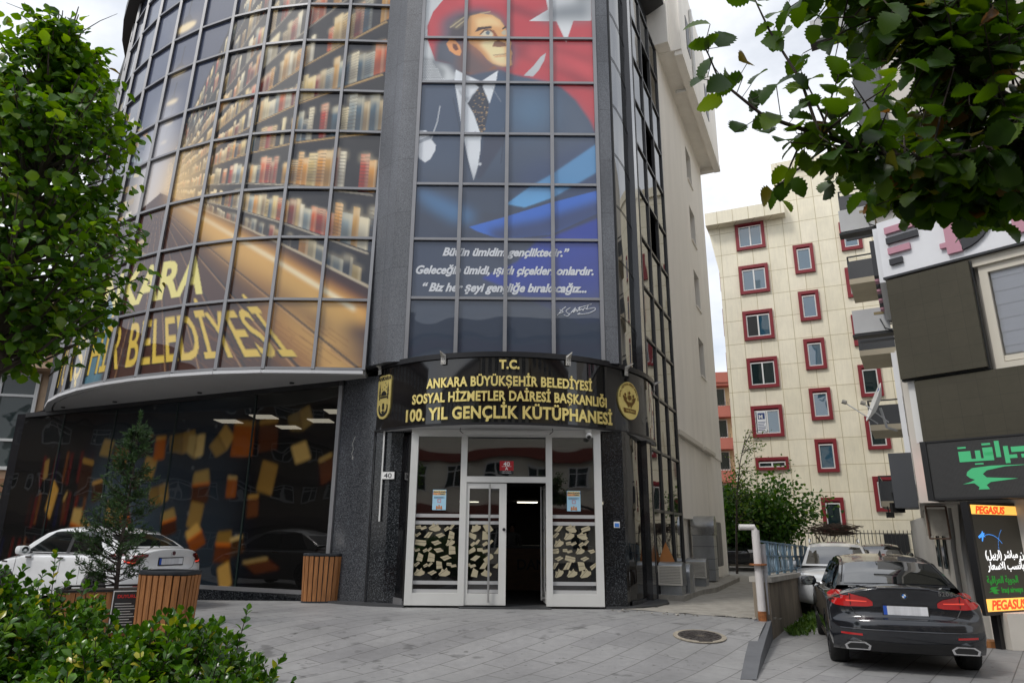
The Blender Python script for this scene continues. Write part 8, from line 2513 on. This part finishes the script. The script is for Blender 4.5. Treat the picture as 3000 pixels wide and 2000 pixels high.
# --- trees and growth down the alley -----------------------------------------
def round_tree(name, label, c, r, n, sz, cols, trunk, seed, cat='tree', gaps=.0):
    global nr
    keep = nr; nr = np.random.RandomState(seed)
    t = thing(name, label, cat, (c[0], c[1], trunk))
    tk = MB(); h = c[2] - trunk
    tk.tube([(0, 0, 0), (.08, 0, h * .5), (0, .05, h)], [.09, .07, .04], 8); tr_ = tk.build('trunk', M_bark, t, smooth=60)
    br_ = MB(); P, D_, U_, S_ = [], [], [], []
    r = np.array(r); nb = 80
    for k in range(nb):
        v = rand_dirs(1)[0]; v[2] = v[2] * .8 + .15
        p1 = np.array([0, 0, h]) + r * v * nr.uniform(.5, 1.12)
        p0 = np.array([0, 0, h * nr.uniform(.3, .95)])
        br_.tube([p0, (p0 + p1) / 2 + rand_dirs(1)[0] * .1, p1], [.03, .018, .006], 4, cap=False)
        for j in range(n // nb):
            f = nr.uniform(.35, 1.05); q = p0 + (p1 - p0) * f + nr.normal(size=3) * r * .13
            P.append(q); D_.append(rand_dirs(1)[0] + np.array([0, 0, -.2])); U_.append(np.array([0, 0, 1.0]) + nr.normal(size=3) * .5); S_.append(nr.uniform(.7, 1.3) * sz)
    br_.build('branches', M_twig, t)
    leaves_mesh('crown', OVATE, np.array(P), np.array(D_), np.array(U_), np.array(S_), leaf_mat(name + '_leaf', cols, .35, .45), t)
    nr = keep
GREEN = [(0, (.030, .09, .012)), (.5, (.055, .145, .018)), (.9, (.10, .21, .03)), (1, (.15, .25, .035))]
round_tree('alley_tree', 'bushy green tree leaning over the alley in front of the cream block', (11.2, 31.6, 2.45), (2.7, 1.7, 2.2), 8600, .15, GREEN, .3, 31)
round_tree('lime_shrub', 'yellow green shrub in the shade left of the alley tree', (9.3, 32.5, 1.6), (.7, .6, .9), 900, .13, [(0, (.09, .15, .015)), (.6, (.20, .27, .03)), (1, (.32, .36, .04))], .3, 32, 'shrub')
round_tree('shaded_tree', 'dark green tree behind the lime shrub under the salmon balconies', (10.2, 38.0, 2.6), (1.7, 1.5, 2.3), 2400, .18, [(0, (.015, .04, .010)), (1, (.04, .085, .02))], .3, 33)
round_tree('dark_bush', 'dark evergreen bush beside the end of the glass wall at far left', (-16.9, 23.6, 1.7), (1.7, 1.4, 2.0), 3000, .14, [(0, (.010, .028, .010)), (1, (.03, .06, .018))], .1, 34, 'bush')
def sapling():
    global nr
    t = thing('bare_sapling', 'thin sapling with sparse new leaves by the end of the alley wall', 'tree', (8.9, 28.2, .3))
    br_ = MB(); P, D_, U_, S_ = [], [], [], []
    main = [np.array(p) for p in ((0, 0, 0), (.1, 0, 1.6), (.25, .05, 3.0), (.5, .1, 4.3), (.9, .2, 5.6))]
    br_.tube(main, [.05, .04, .03, .02, .006], 6)
    for k in range(42):
        i = nr.randint(1, 4); p = main[i] + (main[i + 1] - main[i]) * nr.uniform(0, 1)
        d = np.array([nr.uniform(-.3, 1.2), nr.uniform(-.5, .5), nr.uniform(-.3, .9)]); d /= np.linalg.norm(d); L = nr.uniform(.5, 1.5)
        q = p + d * L
        br_.tube([p, (p + q) / 2 + np.array([0, 0, .08]), q], [.012, .008, .003], 4)
        for j in range(11):
            f = nr.uniform(.2, 1.0); e = p + (q - p) * f + nr.normal(size=3) * .1
            P.append(e); D_.append(rand_dirs(1)[0]); U_.append(rand_dirs(1)[0]); S_.append(nr.uniform(.05, .10))
    br_.build('branches', M_twig, t)
    leaves_mesh('leaves', OVATE, np.array(P), np.array(D_), np.array(U_), np.array(S_), leaf_mat('new_leaf', [(0, (.06, .12, .015)), (1, (.14, .22, .03))], .4, .45), t)
sapling()
m = MB()
for k in range(150):
    a = nr.uniform(-.45, .45); L = nr.uniform(.4, 1.1); c_ = np.array([13.5 + nr.uniform(-.7, .7), 29.6 + nr.uniform(-.4, .4), 2.0 + nr.uniform(-.16, .22)])
    d = np.array([math.cos(a), nr.uniform(-.4, .4), math.sin(a) * .6]) * L / 2
    m.tube([c_ - d, c_ + nr.normal(size=3) * .05, c_ + d], .012, 4, cap=False)
tag(m.build('dead_creeper', mat('dry_twigs', (.11, .075, .055), .9, var=(5, .3))), 'brown tangle of dry climbing stems lying on the fence top', 'creeper')
m = MB(); 
for k in range(14): m.tube([(13.2 + nr.uniform(-.9, .9), 29.6, .2), (13.2 + nr.uniform(-.9, .9), 29.6, 2.0)], .012, 4, cap=False)
tag(m.build('creeper_stems', mat('dry_twigs', (.11, .075, .055), .9)), 'thin upright stems that carry the dry creeper', 'stems')
# weeds at the foot of the retaining wall
P, D_, U_, S_ = [], [], [], []
for k in range(1700):
    f = nr.beta(1.2, 1.6); x = 5.02 + (8.0 - 5.02) * f; y = 13.3 + (18.3 - 13.3) * f
    lump = .10 + .16 * abs(mnoise.noise(Vector((x * 1.5, y * 1.5, 0))))
    P.append(np.array([x + abs(nr.normal()) * .13, y + nr.normal() * .10, -.01])); D_.append(np.array([nr.normal() * .5, nr.normal() * .5, 1.0])); U_.append(np.array([nr.normal(), nr.normal(), 0])); S_.append(nr.uniform(.4, 1.2) * lump)
tag(leaves_mesh('weeds', OVATE, np.array(P), np.array(D_), np.array(U_), np.array(S_), leaf_mat('weed_leaf', [(0, (.035, .09, .012)), (1, (.10, .18, .03))], .3, .5), None, wid=np.array(S_) * .45), kind='stuff')
